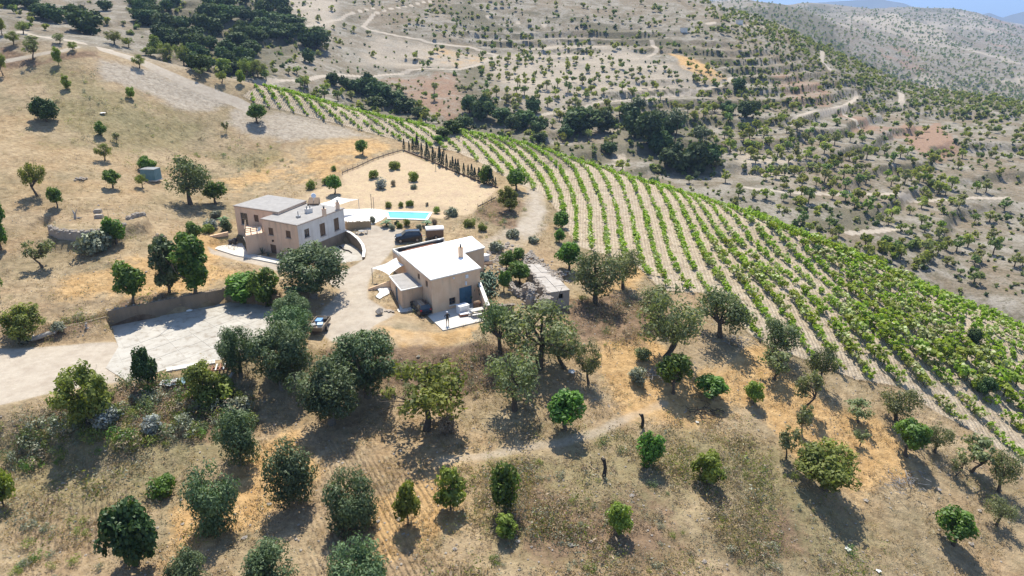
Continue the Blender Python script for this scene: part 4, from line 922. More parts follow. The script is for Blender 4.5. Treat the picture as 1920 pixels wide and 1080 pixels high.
# ------------------------------------------------------------------ plants
M_BARK = surface('bark', (.075,.06,.045), (.13,.105,.08), 3, .95, .03)
M_BARK_PALE = surface('bark_grey', (.16,.14,.115), (.24,.21,.175), 3, .95, .03)
M_OLIVE = leaf_mat('olive_leaf', (.05,.085,.033), (.17,.225,.10), .25, gloss=.03)
M_DOLIVE = leaf_mat('old_olive_leaf', (.07,.10,.042), (.215,.255,.115), .3, gloss=.02)
M_ALMOND = leaf_mat('almond_leaf', (.11,.135,.028), (.29,.31,.075), .42, gloss=.02)
M_ALMOND_GREY = leaf_mat('grey_leaf', (.12,.14,.06), (.28,.30,.15), .38, gloss=.02)
M_BRIGHT = leaf_mat('bright_leaf', (.055,.115,.014), (.16,.26,.035), .4, gloss=.03)
M_LIME = leaf_mat('lime_leaf', (.115,.16,.02), (.27,.32,.045), .4, gloss=.03)
M_FIG = leaf_mat('dark_glossy_leaf', (.03,.06,.018), (.075,.125,.035), .25, gloss=.025, rough=.5)
M_OAK = leaf_mat('oak_leaf', (.034,.060,.02), (.095,.135,.042), .2, gloss=.02)
M_VINE = leaf_mat('vine_leaf', (.145,.215,.018), (.36,.43,.055), .45, gloss=.02)
M_VINE_PALE = leaf_mat('vine_leaf_pale', (.22,.25,.055), (.40,.42,.14), .42)
M_FARLEAF = leaf_mat('far_leaf', (.18,.20,.055), (.38,.39,.12), .4, gloss=0)
M_FARGREY = leaf_mat('far_grey_leaf', (.17,.18,.08), (.35,.35,.17), .4, gloss=0)
M_FAROLIVE = leaf_mat('far_olive_leaf', (.11,.155,.055), (.26,.32,.12), .35, gloss=0)
M_CYPRESS = leaf_mat('cypress_leaf', (.018,.03,.014), (.05,.07,.03), .1)
M_DRY = leaf_mat('dry_twig', (.21,.155,.105), (.43,.34,.235), .1, gloss=.0)
M_SAGE = leaf_mat('sage_leaf', (.125,.135,.085), (.26,.265,.175), .2)
M_BLUEGREY = leaf_mat('lavender_leaf', (.17,.18,.165), (.34,.36,.33), .2)
M_CACTUS = leaf_mat('cactus_pad', (.065,.12,.07), (.17,.245,.165), .05)
M_STRAW = leaf_mat('straw', (.33,.235,.12), (.56,.43,.25), .3, gloss=0)

def leaf_quads(C_, N_, size, q, slim=.55):
    """one rhombus per leaf at centres C_, normals N_"""
    n = len(C_); N_ = N_ / (np.linalg.norm(N_, axis=1, keepdims=True) + 1e-9)
    r = q.normal(size=(n, 3)); a = np.cross(N_, r); a /= np.linalg.norm(a, axis=1, keepdims=True) + 1e-9; b = np.cross(N_, a)
    s = (size * q.uniform(.6, 1.35, n))[:, None]
    V = np.stack([C_ - a*s, C_ - b*s*slim + N_*s*.12, C_ + a*s, C_ + b*s*slim + N_*s*.12], 1).reshape(-1, 3)
    return V, (np.arange(n)[:, None] * 4 + np.arange(4)[None])
def crown_cloud(q, R, zc, blobs, leaves, size, blob_r=(.28,.5), flat=1.0, hollow=.25, drop=0.0, up=.35, slim=.55, shell=.75):
    """leaves on the surface of many unequal clumps that fill an ellipsoid; gaps stay between the clumps"""
    R = np.asarray(R, float)
    d = q.normal(size=(blobs, 3)); d /= np.linalg.norm(d, axis=1, keepdims=True)
    rad = q.uniform(hollow, 1, blobs) ** .6
    Bc = d * rad[:, None] * R * .74; Bc[:, 2] *= flat
    Br = q.uniform(*blob_r, blobs) * R.mean() * (1.15 - .4 * rad)
    w = Br ** 2; k = q.choice(blobs, leaves, p=w / w.sum())
    e = q.normal(size=(leaves, 3)); e /= np.linalg.norm(e, axis=1, keepdims=True)
    rr = np.where(q.random(leaves) < shell, q.uniform(.8, 1.12, leaves), q.uniform(.2, .9, leaves))
    P = Bc[k] + e * (Br[k] * rr)[:, None]
    P[:, 2] -= drop * np.hypot(P[:,0]/R[0], P[:,1]/R[1]) ** 2
    N_ = e + q.normal(size=(leaves, 3)) * .55; N_[:, 2] += up
    V, F = leaf_quads(P + [0, 0, zc], N_, size, q, slim)
    tone = np.clip(q.uniform(.0, .75, blobs)[k] + q.uniform(-.15, .35, leaves), 0, 1)
    keep = (P[:, 2] + zc) > .03
    kk = np.repeat(keep, 4)
    V = V[kk]; tone = tone[keep]
    return V, np.arange(len(V)).reshape(-1, 4), np.repeat(tone, 4), Bc + [0, 0, zc], Br
def trunk_mesh(name, q, h0, Bc, r0, mat, limbs=5, lean=.12, sides=6):
    mb = MB(); top = np.array([q.normal()*lean*h0, q.normal()*lean*h0, h0])
    mid = top * [.4, .4, .5] + [q.normal()*.05, q.normal()*.05, 0]
    mb.tube([[0,0,-.35],[0,0,.02],mid,top], [r0*1.5, r0*1.25, r0*.9, r0*.75], sides)
    idx = q.permutation(len(Bc))[:limbs]
    for i in idx:
        e = Bc[i]; m1 = top + (e - top) * .45 + q.normal(size=3) * .12 * np.linalg.norm(e - top)
        mb.tube([top - [0,0,.05], m1, e], [r0*.55, r0*.35, r0*.1], 5, cap=False)
        for _ in range(2):
            e2 = e + q.normal(size=3) * .22 * np.linalg.norm(e)
            mb.tube([m1, (m1 + e2) / 2 + q.normal(size=3)*.05, e2], [r0*.25, r0*.15, r0*.05], 4, cap=False)
    return mb.mesh(name, mat, smooth=True)
def proto(kind, seed):
    """(crown mesh, trunk mesh, nominal width, nominal height)"""
    q = np.random.default_rng(seed * 77 + sum(map(ord, kind)))
    def mk(nm, mat, R, zc, blobs, leaves, size, h0, r0, bark=M_BARK, limbs=5, lean=.1, **kw):
        V, F, t, Bc, Br = crown_cloud(q, R, zc, blobs, leaves, size, **kw)
        me = mesh_np('crown', V, F, mat, attrs={'tone': t})
        tr = trunk_mesh('trunk', q, h0, Bc, r0, bark, limbs, lean)
        lo, hi = np.percentile(V, .6, 0), np.percentile(V, 99.4, 0)
        return me, tr, (hi[0]-lo[0]+hi[1]-lo[1]) / 2, hi[2], V[::7]
    if kind == 'olive': return mk('olive', M_OLIVE, (2.3,2.3,2.35), 1.9, 42, 7000, .12, .6, .16, M_BARK_PALE, blob_r=(.22,.42), slim=.4, up=.5)
    if kind == 'big_olive': return mk('olive', M_OLIVE, (3.7,3.7,3.1), 3.3, 64, 9500, .155, 1.6, .3, M_BARK_PALE, 7, blob_r=(.16,.34), slim=.4, up=.5)
    if kind == 'grey_olive': return mk('olive', M_ALMOND_GREY, (2.6,2.6,2.0), 2.7, 32, 2400, .125, 1.5, .2, M_BARK, 7, blob_r=(.2,.36), slim=.45, shell=.6, lean=.2)
    if kind == 'dark_olive': return mk('olive', M_DOLIVE, (2.6,2.6,2.0), 2.5, 32, 3000, .13, 1.3, .2, M_BARK, 7, blob_r=(.22,.4), slim=.45, shell=.6, lean=.2)
    if kind == 'almond': return mk('almond', M_ALMOND, (2.6,2.6,1.9), 2.7, 30, 2600, .125, 1.2, .17, M_BARK, 8, blob_r=(.18,.34), shell=.6, lean=.2)
    if kind == 'sparse': return mk('almond', M_ALMOND_GREY, (1.5,1.5,1.35), 2.0, 20, 700, .13, 1.0, .09, M_BARK, 9, blob_r=(.2,.36), shell=.5, lean=.25)
    if kind == 'bright': return mk('fruit', M_BRIGHT, (1.55,1.55,1.4), 1.95, 26, 2300, .14, .8, .12, M_BARK, 5, blob_r=(.25,.42), up=.4)
    if kind == 'bush': return mk('fruit', M_BRIGHT, (1.3,1.3,1.55), 1.5, 26, 2200, .13, .5, .09, M_BARK, 4, blob_r=(.25,.42), up=.4)
    if kind == 'lime': return mk('young', M_LIME, (1.2,1.2,1.5), 1.55, 26, 1800, .13, .6, .07, M_BARK, 5, blob_r=(.24,.4), up=.4)
    if kind == 'fig': return mk('fig', M_FIG, (2.4,2.4,2.0), 1.9, 40, 4200, .145, .5, .14, M_BARK, 5, blob_r=(.2,.36), slim=.75, up=.5)
    if kind == 'spread': return mk('carob', M_ALMOND, (3.2,3.0,2.0), 3.1, 40, 5200, .15, 1.4, .26, M_BARK, 8, blob_r=(.2,.36), lean=.2, up=.4)
    if kind == 'tall': return mk('tall', M_BRIGHT, (1.5,1.5,3.3), 3.0, 46, 4200, .16, 1.0, .14, M_BARK, 6, blob_r=(.18,.32), up=.4)
    if kind == 'tall_dark': return mk('tall', M_OLIVE, (1.5,1.5,3.3), 3.0, 44, 4200, .16, 1.0, .14, M_BARK, 6, blob_r=(.18,.32), up=.4)
    if kind == 'oak': return mk('oak', M_OAK, (3.2,3.2,2.6), 2.7, 32, 1500, .34, 1.2, .25, M_BARK, 3, blob_r=(.26,.46), slim=.7, up=.4)
    if kind == 'willow': return mk('scrubtree', M_ALMOND, (2.6,2.6,2.3), 2.3, 40, 3600, .15, .8, .12, M_BARK, 7, blob_r=(.16,.3), shell=.5, up=.5)
    raise KeyError(kind)
_PROTO = {}
def get_proto(kind, var):
    k = (kind, var % 3)
    if k not in _PROTO: _PROTO[k] = proto(*k)
    return _PROTO[k]
NAMES = {'olive': 'olive_tree', 'big_olive': 'olive_tree', 'grey_olive': 'olive_tree', 'dark_olive': 'olive_tree', 'almond': 'almond_tree', 'sparse': 'almond_tree', 'bright': 'fruit_tree', 'bush': 'fruit_bush', 'lime': 'young_tree', 'fig': 'fig_bush', 'spread': 'spreading_tree', 'tall': 'tall_tree', 'tall_dark': 'tall_tree', 'oak': 'oak_tree', 'willow': 'leafy_tree'}
def plant_at(px, py, wpx, hpx, kind, label, group=None, name=None, cat=None, var=None):
    """a tree with its own trunk and crown; base, width and height read off the photograph"""
    b = at(px, py); d = np.linalg.norm(b - CAM); cosd = math.hypot(b[0], b[1]) / d; sind = (CAMZ - b[2]) / d
    w = wpx * d / FPX; h = max(.35 * w, (hpx * d / FPX - .22 * w * sind) / cosd)
    v = plant_at.n if var is None else var; plant_at.n += 1
    cr, tr, pw, ph, PV = get_proto(kind, v)
    q = random.Random(plant_at.n * 13); ang = q.uniform(0, 6.28); ca, sa = math.cos(ang), math.sin(ang)
    PV = PV @ np.array([[ca, sa, 0], [-sa, ca, 0], [0, 0, 1]])
    for _ in range(4):                                   # real size from the size in the photograph
        p = project(PV * [w / pw, w / pw, h / ph] + b); x0, x1 = np.percentile(p[:, 0], [.5, 99.5]); y0 = np.percentile(p[:, 1], .5)
        w *= min(1.6, max(.5, 1.04 * wpx / max(1, x1 - x0))); h *= min(1.6, max(.5, hpx / max(1, py - y0))); h = max(h, .42 * w)
    nm = name or NAMES[kind]
    o = thing(nm, label, cat or ('bush' if 'bush' in nm else 'tree'), b, group)
    o.rotation_euler = (0, 0, ang); o.scale = (w / pw, w / pw, h / ph)
    c = link('crown', cr, o); t = link('trunk', tr, o)
    return o
plant_at.n = 0
G_ = 'olives of the grove below the houses'; A_ = 'scattered almond and olive trees on the dry slope'; Y_ = 'young bushy trees on the lower slope'
TREES = [
 # grove at the foot of the picture
 (405,990,100,118,'olive','grey-green olive standing between the dark fig bush and the grove path',G_),
 (548,938,92,112,'olive','full rounded olive on orange straw, directly uphill of the cropped olive',G_),
 (450,872,82,105,'olive','narrow dark olive at the edge of the scrubby bank below the driveway',G_),
 (663,990,95,110,'olive','broad olive beside the furrowed track, next to the first young tree of the row',G_),
 (512,1105,95,95,'olive','olive cut by the lower frame edge, middle one of three',G_),
 (358,1115,76,88,'olive','small olive cut by the lower frame edge beside the fig bush',G_),
 (680,1120,102,112,'olive','wide olive cut by the lower frame edge beside the furrowed soil',G_),
 (253,1062,105,122,'fig','dark glossy broad-leaved fig bush in the grove near the lower frame edge',None),
 (845,955,54,78,'lime','yellow-green young tree, second in the row beside the furrowed soil',Y_),
 (765,985,46,82,'lime','slim pale young tree, first in the row beside the furrowed soil',Y_),
 (947,958,52,88,'bush','dense dark green upright bush, third in the row of young trees',Y_),
 (948,1008,38,44,'lime','low bright shrub just downhill of the dense dark upright bush',Y_),
 (1160,1003,44,60,'lime','lone bright sapling with a thin shadow in the grey scrub',Y_),
 (1217,875,48,66,'bush','bright round bush near the two burnt stumps',Y_),
 (1325,908,58,64,'lime','rusty-tinted bush downhill of the path end',Y_),
 (1060,806,62,72,'bright','ball-shaped bright tree on a bare trunk beside the pale footpath',None),
 (1545,916,108,90,'spread','large spreading dark tree with leaning forked trunk on bare straw',None),
 (1698,855,64,70,'bright','round bright tree below the vineyard with an oval shadow',A_),
 (1752,848,54,56,'grey_olive','grey-leaved tree beside the round bright one under the vineyard',A_),
 (1787,1022,74,72,'bright','fresh green tree with dark trunk near the lower corner of the straw slope',A_),
 (1868,985,66,56,'grey_olive','dull bushy tree just above the fresh green tree with dark trunk',A_),
 (1822,885,66,72,'sparse','airy tree below the vineyard, uphill of the bushy dull one',A_),
 (1872,922,64,78,'grey_olive','tree with visible forked trunk at the end of the vineyard rows',A_),
 (1792,892,34,40,'sparse','small thin tree on orange soil below the vineyard corner',A_),
 (1680,792,76,72,'grey_olive','bushy grey tree leaning over at the foot of the vine rows',A_),
 (1474,860,44,60,'sparse','airy small tree just uphill of the large spreading dark tree',A_),
 (1608,792,46,46,'sparse','pale sparse tree alone on straw below the vine rows',A_),
 (1612,836,32,30,'sparse','tiny sparse tree downhill of the pale sparse one',A_),
 (1503,812,32,52,'sparse','narrow sparse tree on the straw above the airy small tree',A_),
 (1508,765,48,70,'sparse','nearly leafless grey tree with curved trunk under the vineyard',A_),
 (1412,757,34,42,'lime','single lime-green sapling on golden straw',None),
 (1335,748,58,46,'bright','dark-leaved tree leaning over a heap of cut branches',A_),
 (1262,738,62,74,'bright','dense green tree on a dark trunk below the tall open almond',A_),
 (1249,672,112,132,'grey_olive','tall open almond with black trunk and pale airy crown',A_),
 (1226,606,58,72,'grey_olive','pale thin tree right behind the tall open almond',A_),
 (1350,632,98,94,'dark_olive','dark broad olive with two trunks at the edge of the vine rows',A_),
 (1452,668,70,72,'dark_olive','round olive standing in the ends of the vine rows',A_),
 (1452,712,58,56,'sparse','brownish half-dry bush below the round olive',A_),
 (1536,718,52,68,'dark_olive','small dark olive at the end of a vine row above furrowed soil',A_),
 (1103,718,46,80,'grey_olive','slim grey tree on straw by the white sack',A_),
 (1116,568,92,96,'dark_olive','wide old olive with twisted trunk right of the ruined shed',A_),
 (1168,542,62,74,'grey_olive','leaning olive with bare trunk beside the vineyard edge',A_),
 (1067,507,46,52,'bright','bright round tree above the ruined shed',A_),
 (1010,690,124,126,'grey_olive','big airy grey olive in the clump below the ruin',A_),
 (938,660,76,96,'dark_olive','dark dense tree in the clump nearest the patio wall',A_),
 (1058,690,66,84,'grey_olive','smaller grey tree on the slim-tree side of the clump below the ruin',A_),
 (965,768,94,112,'grey_olive','open olive with black trunk below the clump, above the footpath',A_),
 (800,806,140,128,'almond','large yellow-green almond with twiggy shadow on the dark bank',A_),
 (530,728,108,122,'big_olive','large olive above the shaded track, middle of the dark olives',G_),
 (553,614,66,66,'big_olive','olive topping the dark line beside the wooden trailer',G_),
 (548,665,80,90,'big_olive','olive between the trailer olive and the large olive above the shaded track',G_),
 (690,742,112,122,'big_olive','big dark olive on the brow of the bank below the dirt forecourt',G_),
 (622,795,124,126,'big_olive','biggest dark olive casting deep shade on the track',G_),
 (452,704,72,90,'big_olive','olive at the corner of the concrete yard',G_),
 (588,557,118,102,'big_olive','spreading grey-green olive in front of the upper house',None),
 (165,795,106,114,'willow','leafy tree on the bank where the track meets the concrete yard',None),
 (278,728,46,76,'fig','slender ailanthus-like sapling with layered leaves beside the concrete yard',None),
 (382,755,76,78,'willow','bushy tree beside the pallets under the concrete yard',None),
 (8,950,56,78,'lime','sunlit yellow-green tree cut by the frame edge on the lower bank',None),
 (44,638,78,68,'willow','olive-coloured bush above the driftwood log',None),
 (250,572,58,82,'bright','round-headed tree standing over the low end of the retaining wall',None),
 (367,552,66,114,'tall','tall bright columnar tree above the retaining wall',None),
 (318,550,52,106,'tall_dark','tall dull green tree beside the bright columnar one',None),
 (458,562,62,52,'bush','spreading green shrub hanging over the end of the retaining wall',None),
 (500,576,52,72,'bush','upright shrub at the corner of the concrete yard wall',None),
 (218,457,44,50,'bush','dark ball-shaped bush in front of the round stone terrace',None),
 (80,502,58,50,'sparse','low straggly tree on straw below the round stone terrace',None),
 (2,468,56,108,'tall','tall leafy tree cut by the frame edge beside the straw meadow',None),
 (0,560,26,52,'bright','green bush at the frame edge below the tall leafy tree',None),
 (357,383,78,90,'dark_olive','big dark tree with branching trunk beside the teal water tank',None),
 (405,382,42,42,'bright','bright round tree uphill of the flat-roofed house',None),
 (212,352,32,34,'bright','small round tree with leaning trunk near the rock heap',None),
 (197,301,32,32,'almond','small yellow-green tree alone in the upper meadow',None),
 (190,255,22,28,'bush','small dark round bush in the upper meadow',None),
 (219,268,14,20,'sparse','thin twiggy tree beside the small dark meadow bush',None),
 (88,228,52,44,'fig','dense dark bush high in the meadow',None),
 (483,231,34,36,'bright','round tree with a neat shadow at the head of the vineyard',None),
 (70,368,48,62,'almond','loose yellow-green tree on the straw slope at the frame side',None),
 (108,390,28,38,'bright','shrubby tree behind the round stone terrace',None),
 (276,322,34,30,'bush','green bush behind the teal water tank',None), (268,353,24,26,'almond','little tree in front of the teal water tank',None),
 (424,250,14,22,'sparse','leafless small tree on the ridge meadow',None), (246,185,16,22,'lime','pale sapling on the ridge meadow',None), (126,168,18,26,'lime','thin pale sapling below the second ridge track',None),
 (366,455,30,40,'bright','round tree between the terrace and the house yard',None),
 (628,364,26,36,'bright','lollipop tree on a thin trunk behind the white sail',None), (680,290,22,28,'bright','bright bush outside the top corner of the garden fence',None),
 (912,345,24,36,'bush','round leafy bush in the cypress row',None), (969,358,36,42,'bright','round-headed tree at the end of the cypress row',None),
 (1052,428,26,32,'bush','upper of two dark shrubs at the edge of the vine rows',None), (1049,455,20,26,'bush','lower of two dark shrubs at the edge of the vine rows',None),
 (973,532,38,42,'bright','bright shrub inside the ruined walls',None), (950,504,26,34,'bush','shrub behind the ruined wall top',None), (972,490,22,26,'bush','dark shrub against the rubble heap',None), (945,548,22,40,'bright','slim shrub beside the prickly pear',None),
 (955,398,34,48,'willow','scrubby tree at the garden corner beside the pale track',None),
 (822,268,18,14,'bright','green shrub above the cypress row',None),
]
for t in TREES: plant_at(*t)
# crest trees along the ridge road, each small in the picture
ORD = 'first second third fourth fifth sixth seventh eighth ninth tenth eleventh twelfth thirteenth fourteenth fifteenth sixteenth seventeenth eighteenth nineteenth twentieth twenty-first twenty-second twenty-third twenty-fourth twenty-fifth twenty-sixth twenty-seventh twenty-eighth'.split()
R_ = 'almond trees along the ridge road'
_ridge = [(4,66,24,34,'almond'),(26,84,26,26,'almond'),(44,64,24,24,'almond'),(60,82,24,16,'sparse'),(6,142,24,44,'almond'),(62,112,28,38,'sparse'),(110,122,18,34,'lime'),(112,82,22,20,'sparse'),(138,96,18,18,'almond'),
   (215,84,34,26,'almond'),(242,90,22,20,'almond'),(262,128,24,26,'almond'),(292,98,26,32,'lime'),(312,115,30,34,'almond'),(345,124,30,40,'almond'),(362,122,22,26,'lime'),(392,130,22,26,'almond'),(422,142,30,32,'lime'),(416,156,20,22,'almond'),(452,158,16,26,'lime'),(462,146,26,36,'almond'),(484,146,30,34,'almond'),(376,145,26,18,'sparse'),(282,105,30,18,'willow')]
for i, (px, py, w, h, k) in enumerate(sorted(_ridge)):
    plant_at(px, py, w, h, k, '%s almond tree along the ridge road, counting from the frame side' % ORD[i], R_)
# ------------------------------------------------------------------ oaks of the valley and of the wood
O_ = 'dark oaks in the valley wood'
oaks = [(165,66,62,48),(80,36,46,30),(105,44,40,34),(140,38,44,30),(60,16,40,24),(20,14,44,22),(200,20,30,20),(595,92,56,42),(580,118,24,26),(1090,250,66,50),(1130,248,40,42),(1190,258,44,52),(1215,268,48,60),(1240,290,44,44),(1270,320,60,50),(1300,322,48,56),(1180,225,34,32),(1260,252,36,40),
        (1383,172,24,26),(1400,220,34,30),(1365,214,28,24),(1415,212,20,22),(880,212,32,34),(905,225,44,44),(850,250,34,26),(940,232,36,30),(1000,212,26,30),(985,240,40,34),(960,246,30,30),(1010,250,34,28),(870,240,30,22),
        (665,175,26,26),(690,178,40,40),(715,190,46,36),(740,200,40,30),(760,212,40,30),(785,222,30,22),(705,205,34,24),(645,165,20,22),(625,160,22,24),(830,258,26,18),(1062,260,30,24),(1012,268,26,20),(1140,290,30,24),(1330,310,36,40),(1230,240,36,34)]
NLIST = len(oaks)
q = np.random.default_rng(5)
for k in range(100):
    u = q.random(2); px = 258 + 300 * u[0] ** 1.1; py = 6 + (132 * min(1, (px - 235) / 130)) * u[1]
    if px > 480 and py > 110 - (px - 480) * .5: py *= .5
    oaks.append((px, py, q.uniform(22, 44), q.uniform(20, 34)))
def oak_label(i, px, py):
    if i >= NLIST: return 'dark rounded oak in the dense wood beyond the ridge road', 'oaks of the dense wood beyond the ridge road'
    if (px, py) == (595, 92): return 'big lone dark oak with deep shadow above the sloping plot', None
    if (px, py) == (580, 118): return 'small lone oak just below the big lone dark oak', None
    if px < 250: return 'dark oak standing on the ridge skyline beside the road', 'oaks on the ridge skyline'
    if px < 800: return 'dark oak in the belt behind the upper vine rows', 'oaks in the belt behind the upper vine rows'
    if px < 1035: return 'oak in the thicket at the valley bottom', 'oaks of the valley-bottom thicket'
    if px < 1355: return 'dark oak in the big clump around the stone pines', 'oaks of the big clump round the stone pines'
    return 'dark oak in the small clump beside the far track', 'oaks of the small clump beside the far track'
for i, (px, py, w, h) in enumerate(oaks): lb, gr = oak_label(i, px, py); plant_at(px, py, w, h, 'oak', lb, gr)
# two stone pines
def pine(px, py, wpx, hpx, label):
    b = at(px, py); d = np.linalg.norm(b - CAM); w = wpx * d / FPX; h = hpx * d / FPX; q = np.random.default_rng(int(px))
    V, F, t, Bc, Br = crown_cloud(q, (w/2, w/2, h*.2), h*.8, 30, 1800, .3, blob_r=(.3,.5), up=.8)
    o = thing('stone_pine', label, 'tree', b); link('crown', mesh_np('crown', V, F, M_OAK if 0 else M_PINE, attrs={'tone': t}), o); link('trunk', trunk_mesh('trunk', q, h*.6, Bc, .22, M_BARK, 8, .05), o)
M_PINE = leaf_mat('pine_needles', (.035,.065,.02), (.10,.15,.04), .2)
pine(1264, 272, 58, 62, 'umbrella-shaped stone pine with bare trunk in the valley'); pine(1310, 290, 40, 50, 'second stone pine, close behind the umbrella-shaped one'); pine(1196, 232, 34, 46, 'conical dark pine above the valley oaks')

# ------------------------------------------------------------------ almond groves across the valley
def low_tree(q, mats, leaves, R, zc, size, trunk=True):
    V, F, t, Bc, Br = crown_cloud(q, R, zc, 12, leaves, size, blob_r=(.3,.5), slim=.7, up=.4)
    if trunk:
        mb = MB(); mb.tube([[0,0,-.4],[.05,0,zc*.45],[0,0,zc]], [.16,.12,.05], 5, cap=False)
        for b in Bc[:3]: mb.tube([[.05,0,zc*.45], b], [.09,.03], 4, cap=False)
        tv = np.vstack(mb.v); tf = np.array(mb.f)
        return np.vstack([V, tv]), np.vstack([F, tf + len(V)]), np.r_[t, np.zeros(len(tv))], np.r_[np.zeros(len(F), int), np.ones(len(tf), int)]
    return V, F, t, np.zeros(len(F), int)
q = np.random.default_rng(99)
FARP = [low_tree(q, None, 130, (1.7,1.7,1.35), 2.2, .36) for _ in range(5)]
FARME = [[mesh_np('far_tree', V, F, [mt, M_BARK], mi, {'tone': t}) for (V, F, t, mi) in FARP] for mt in (M_FARLEAF, M_FARGREY, M_FAROLIVE, M_LIME)]
def far_spots():
    q = np.random.default_rng(12); S = []
    for px0, px1, py0, py1, n in ((420,1000,0,240,520),(900,1500,0,330,1000),(1300,1930,60,560,1500),(0,420,0,60,60)):
        for _ in range(n): S.append((q.uniform(px0, px1), q.uniform(py0, py1)))
    out = []; cell = {}
    for px, py in S:
        b = at(px, py)
        r = math.hypot(b[0], b[1])
        if r < max(float(np.interp(math.degrees(math.atan2(b[0], b[1])), AZ, CR)) + 14, 128) or r > 640: continue
        # rough rows following the contour
        if cover('road', b[0], b[1]) > .05 or cover('gully', b[0], b[1]) > .6: continue
        if cover('red', b[0], b[1]) > .5 and q.random() < .7: continue
        if 640 < px < 790 and 60 < py < 150 and q.random() < .9: continue
        dn = float(vnoise(np.array(b[0] / 34), np.array(b[1] / 26), 71))
        if dn < .36 and q.random() < .75: continue
        key = (int(b[0] // 4.2), int(b[1] // 4.6))
        if any((key[0]+i, key[1]+j) in cell for i in (0,) for j in (0,)): continue
        cell[key] = 1
        b[0] = (key[0] + .5) * 4.2 + q.normal() * .7; b[1] = (key[1] + .5) * 4.6 + q.normal() * .7; b[2] = float(ground_z(b[0], b[1]))
        if cover('road', b[0], b[1]) > .05: continue
        s = q.uniform(.55, 1.15) * (1.25 if r < 320 else 1.0)
        kind = q.choice(4, p=[.42,.30,.20,.08]); out.append((np.linalg.norm(b - CAM) / s, b, s, kind, q.uniform(0, 6.28), q.integers(5)))
    out.sort(key=lambda t: t[0]); return out
FS = far_spots()
for (_, b, s, kind, a, v) in FS[:290]:
    o = link('grove_tree', FARME[kind][v], None, b); o.rotation_euler = (0, 0, a); o.scale = (s, s, s * (.9 + .2 * math.sin(a)))
    tag(o, 'small open-crowned grove tree dotted on the pale slope across the valley', 'tree', 'grove trees on the slope across the valley')
def joined(name, items, protos, mats):
    Vs, Fs, Ts, Ms = [], [], [], []; n = 0
    for (b, s, kind, a, v) in items:
        V, F, t, mi = protos[v]; ca, sa = math.cos(a), math.sin(a)
        Vs.append((V * s) @ np.array([[ca,sa,0],[-sa,ca,0],[0,0,1]]) + b); Fs.append(F + n); n += len(V); Ts.append(t); Ms.append(np.where(mi == 1, len(mats) - 1, kind))
    me = mesh_np(name, np.vstack(Vs), np.vstack(Fs), mats, np.concatenate(Ms), {'tone': np.concatenate(Ts)})
    o = link(name, me); o['kind'] = 'stuff'; return o
q = np.random.default_rng(101)
TINY = [low_tree(q, None, 60, (1.7,1.7,1.3), 1.9, .55, False) for _ in range(4)]
o = joined('grove_woodland', [(b, s, k, a, v % 4) for (_, b, s, k, a, v) in FS[290:]], TINY, [M_FARLEAF, M_FARGREY, M_FAROLIVE, M_LIME, M_BARK])
TINY2 = [low_tree(q, None, 34, (1.7,1.7,1.3), 1.8, .72, False) for _ in range(4)]
# scrub that fills the gullies and the valley floor, and the dots of trees on the farthest slopes
def scrub():
    q = np.random.default_rng(44); it = []
    for px0, px1, py0, py1, n, key in ((240,620,0,200,420,'gully'),(620,1400,0,340,1500,'gully'),(1400,1930,50,540,900,'gully'),(1380,1930,40,220,1500,None),(420,1930,0,560,3200,None)):
        for _ in range(n):
            px, py = q.uniform(px0, px1), q.uniform(py0, py1); b = at(px, py); r = math.hypot(b[0], b[1])
            if r < max(float(np.interp(math.degrees(math.atan2(b[0], b[1])), AZ, CR)) + 10, 126) or r > 660 or cover('road', b[0], b[1]) > .02: continue
            if key and cover(key, b[0], b[1]) < .3: continue
            s = q.uniform(.35, .95) if key else q.uniform(.2, .5); bb = b - [0, 0, .9 * s]
            it.append((bb, s, q.choice([0,1,2,4], p=[.2,.3,.3,.2]), q.uniform(0, 6), q.integers(4)))
    for _ in range(1300):
        px = q.uniform(1330, 1935); py = np.interp(px, [1330,1413,1490,1571,1649,1735,1831,1932], [-2,28,60,98,135,164,178,191]) + q.exponential(22); b = at(px, py); r = math.hypot(b[0], b[1])
        if r > 650 or r < 300 or cover('road', b[0], b[1]) > .02: continue
        s = q.uniform(.35, .85); it.append((b - [0, 0, .9 * s], s, q.choice([0,1,2,3], p=[.35,.3,.3,.05]), q.uniform(0, 6), q.integers(4)))
    return it
joined('valley_scrub', scrub(), TINY2, [M_FARLEAF, M_FARGREY, M_FAROLIVE, M_LIME, M_OAK, M_BARK])
def dots():
    q = np.random.default_rng(45); it = []; D = []
    e = np.array([[1,0,0],[0,1,0],[-1,0,0],[0,-1,0],[0,0,1.1],[0,0,0]], float)
    oct_ = (e * [2, 2, 1.9] + [0,0,.6], np.array([[0,1,4,4],[1,2,4,4],[2,3,4,4],[3,0,4,4]]), np.array([.3,.5,.2,.6,.8,.1]), np.zeros(4, int))
    V = []
    for _ in range(9500):
        px = q.uniform(1330, 1935); py = q.uniform(0, 215); b = at(px, py); r = math.hypot(b[0], b[1])
        if r < 700 or r > 3200: continue
        if vnoise(b[0] / 130, b[1] / 130, 3) < q.uniform(.0, .75): continue
        it.append((b, q.uniform(.3, .75) * (1 + r / 2600), q.choice([0,1,2]), q.uniform(0, 6), 0))
    # quads collapse to triangles in the distance: keep them as thin clumps of leaves instead
    q2 = np.random.default_rng(3); P = [low_tree(q2, None, 18, (1.8,1.8,1.4), 1.4, 1.0, False)]
    return joined('far_groves', it, P, [M_FARGREY, M_FAROLIVE, M_FARLEAF, M_BARK])
dots()
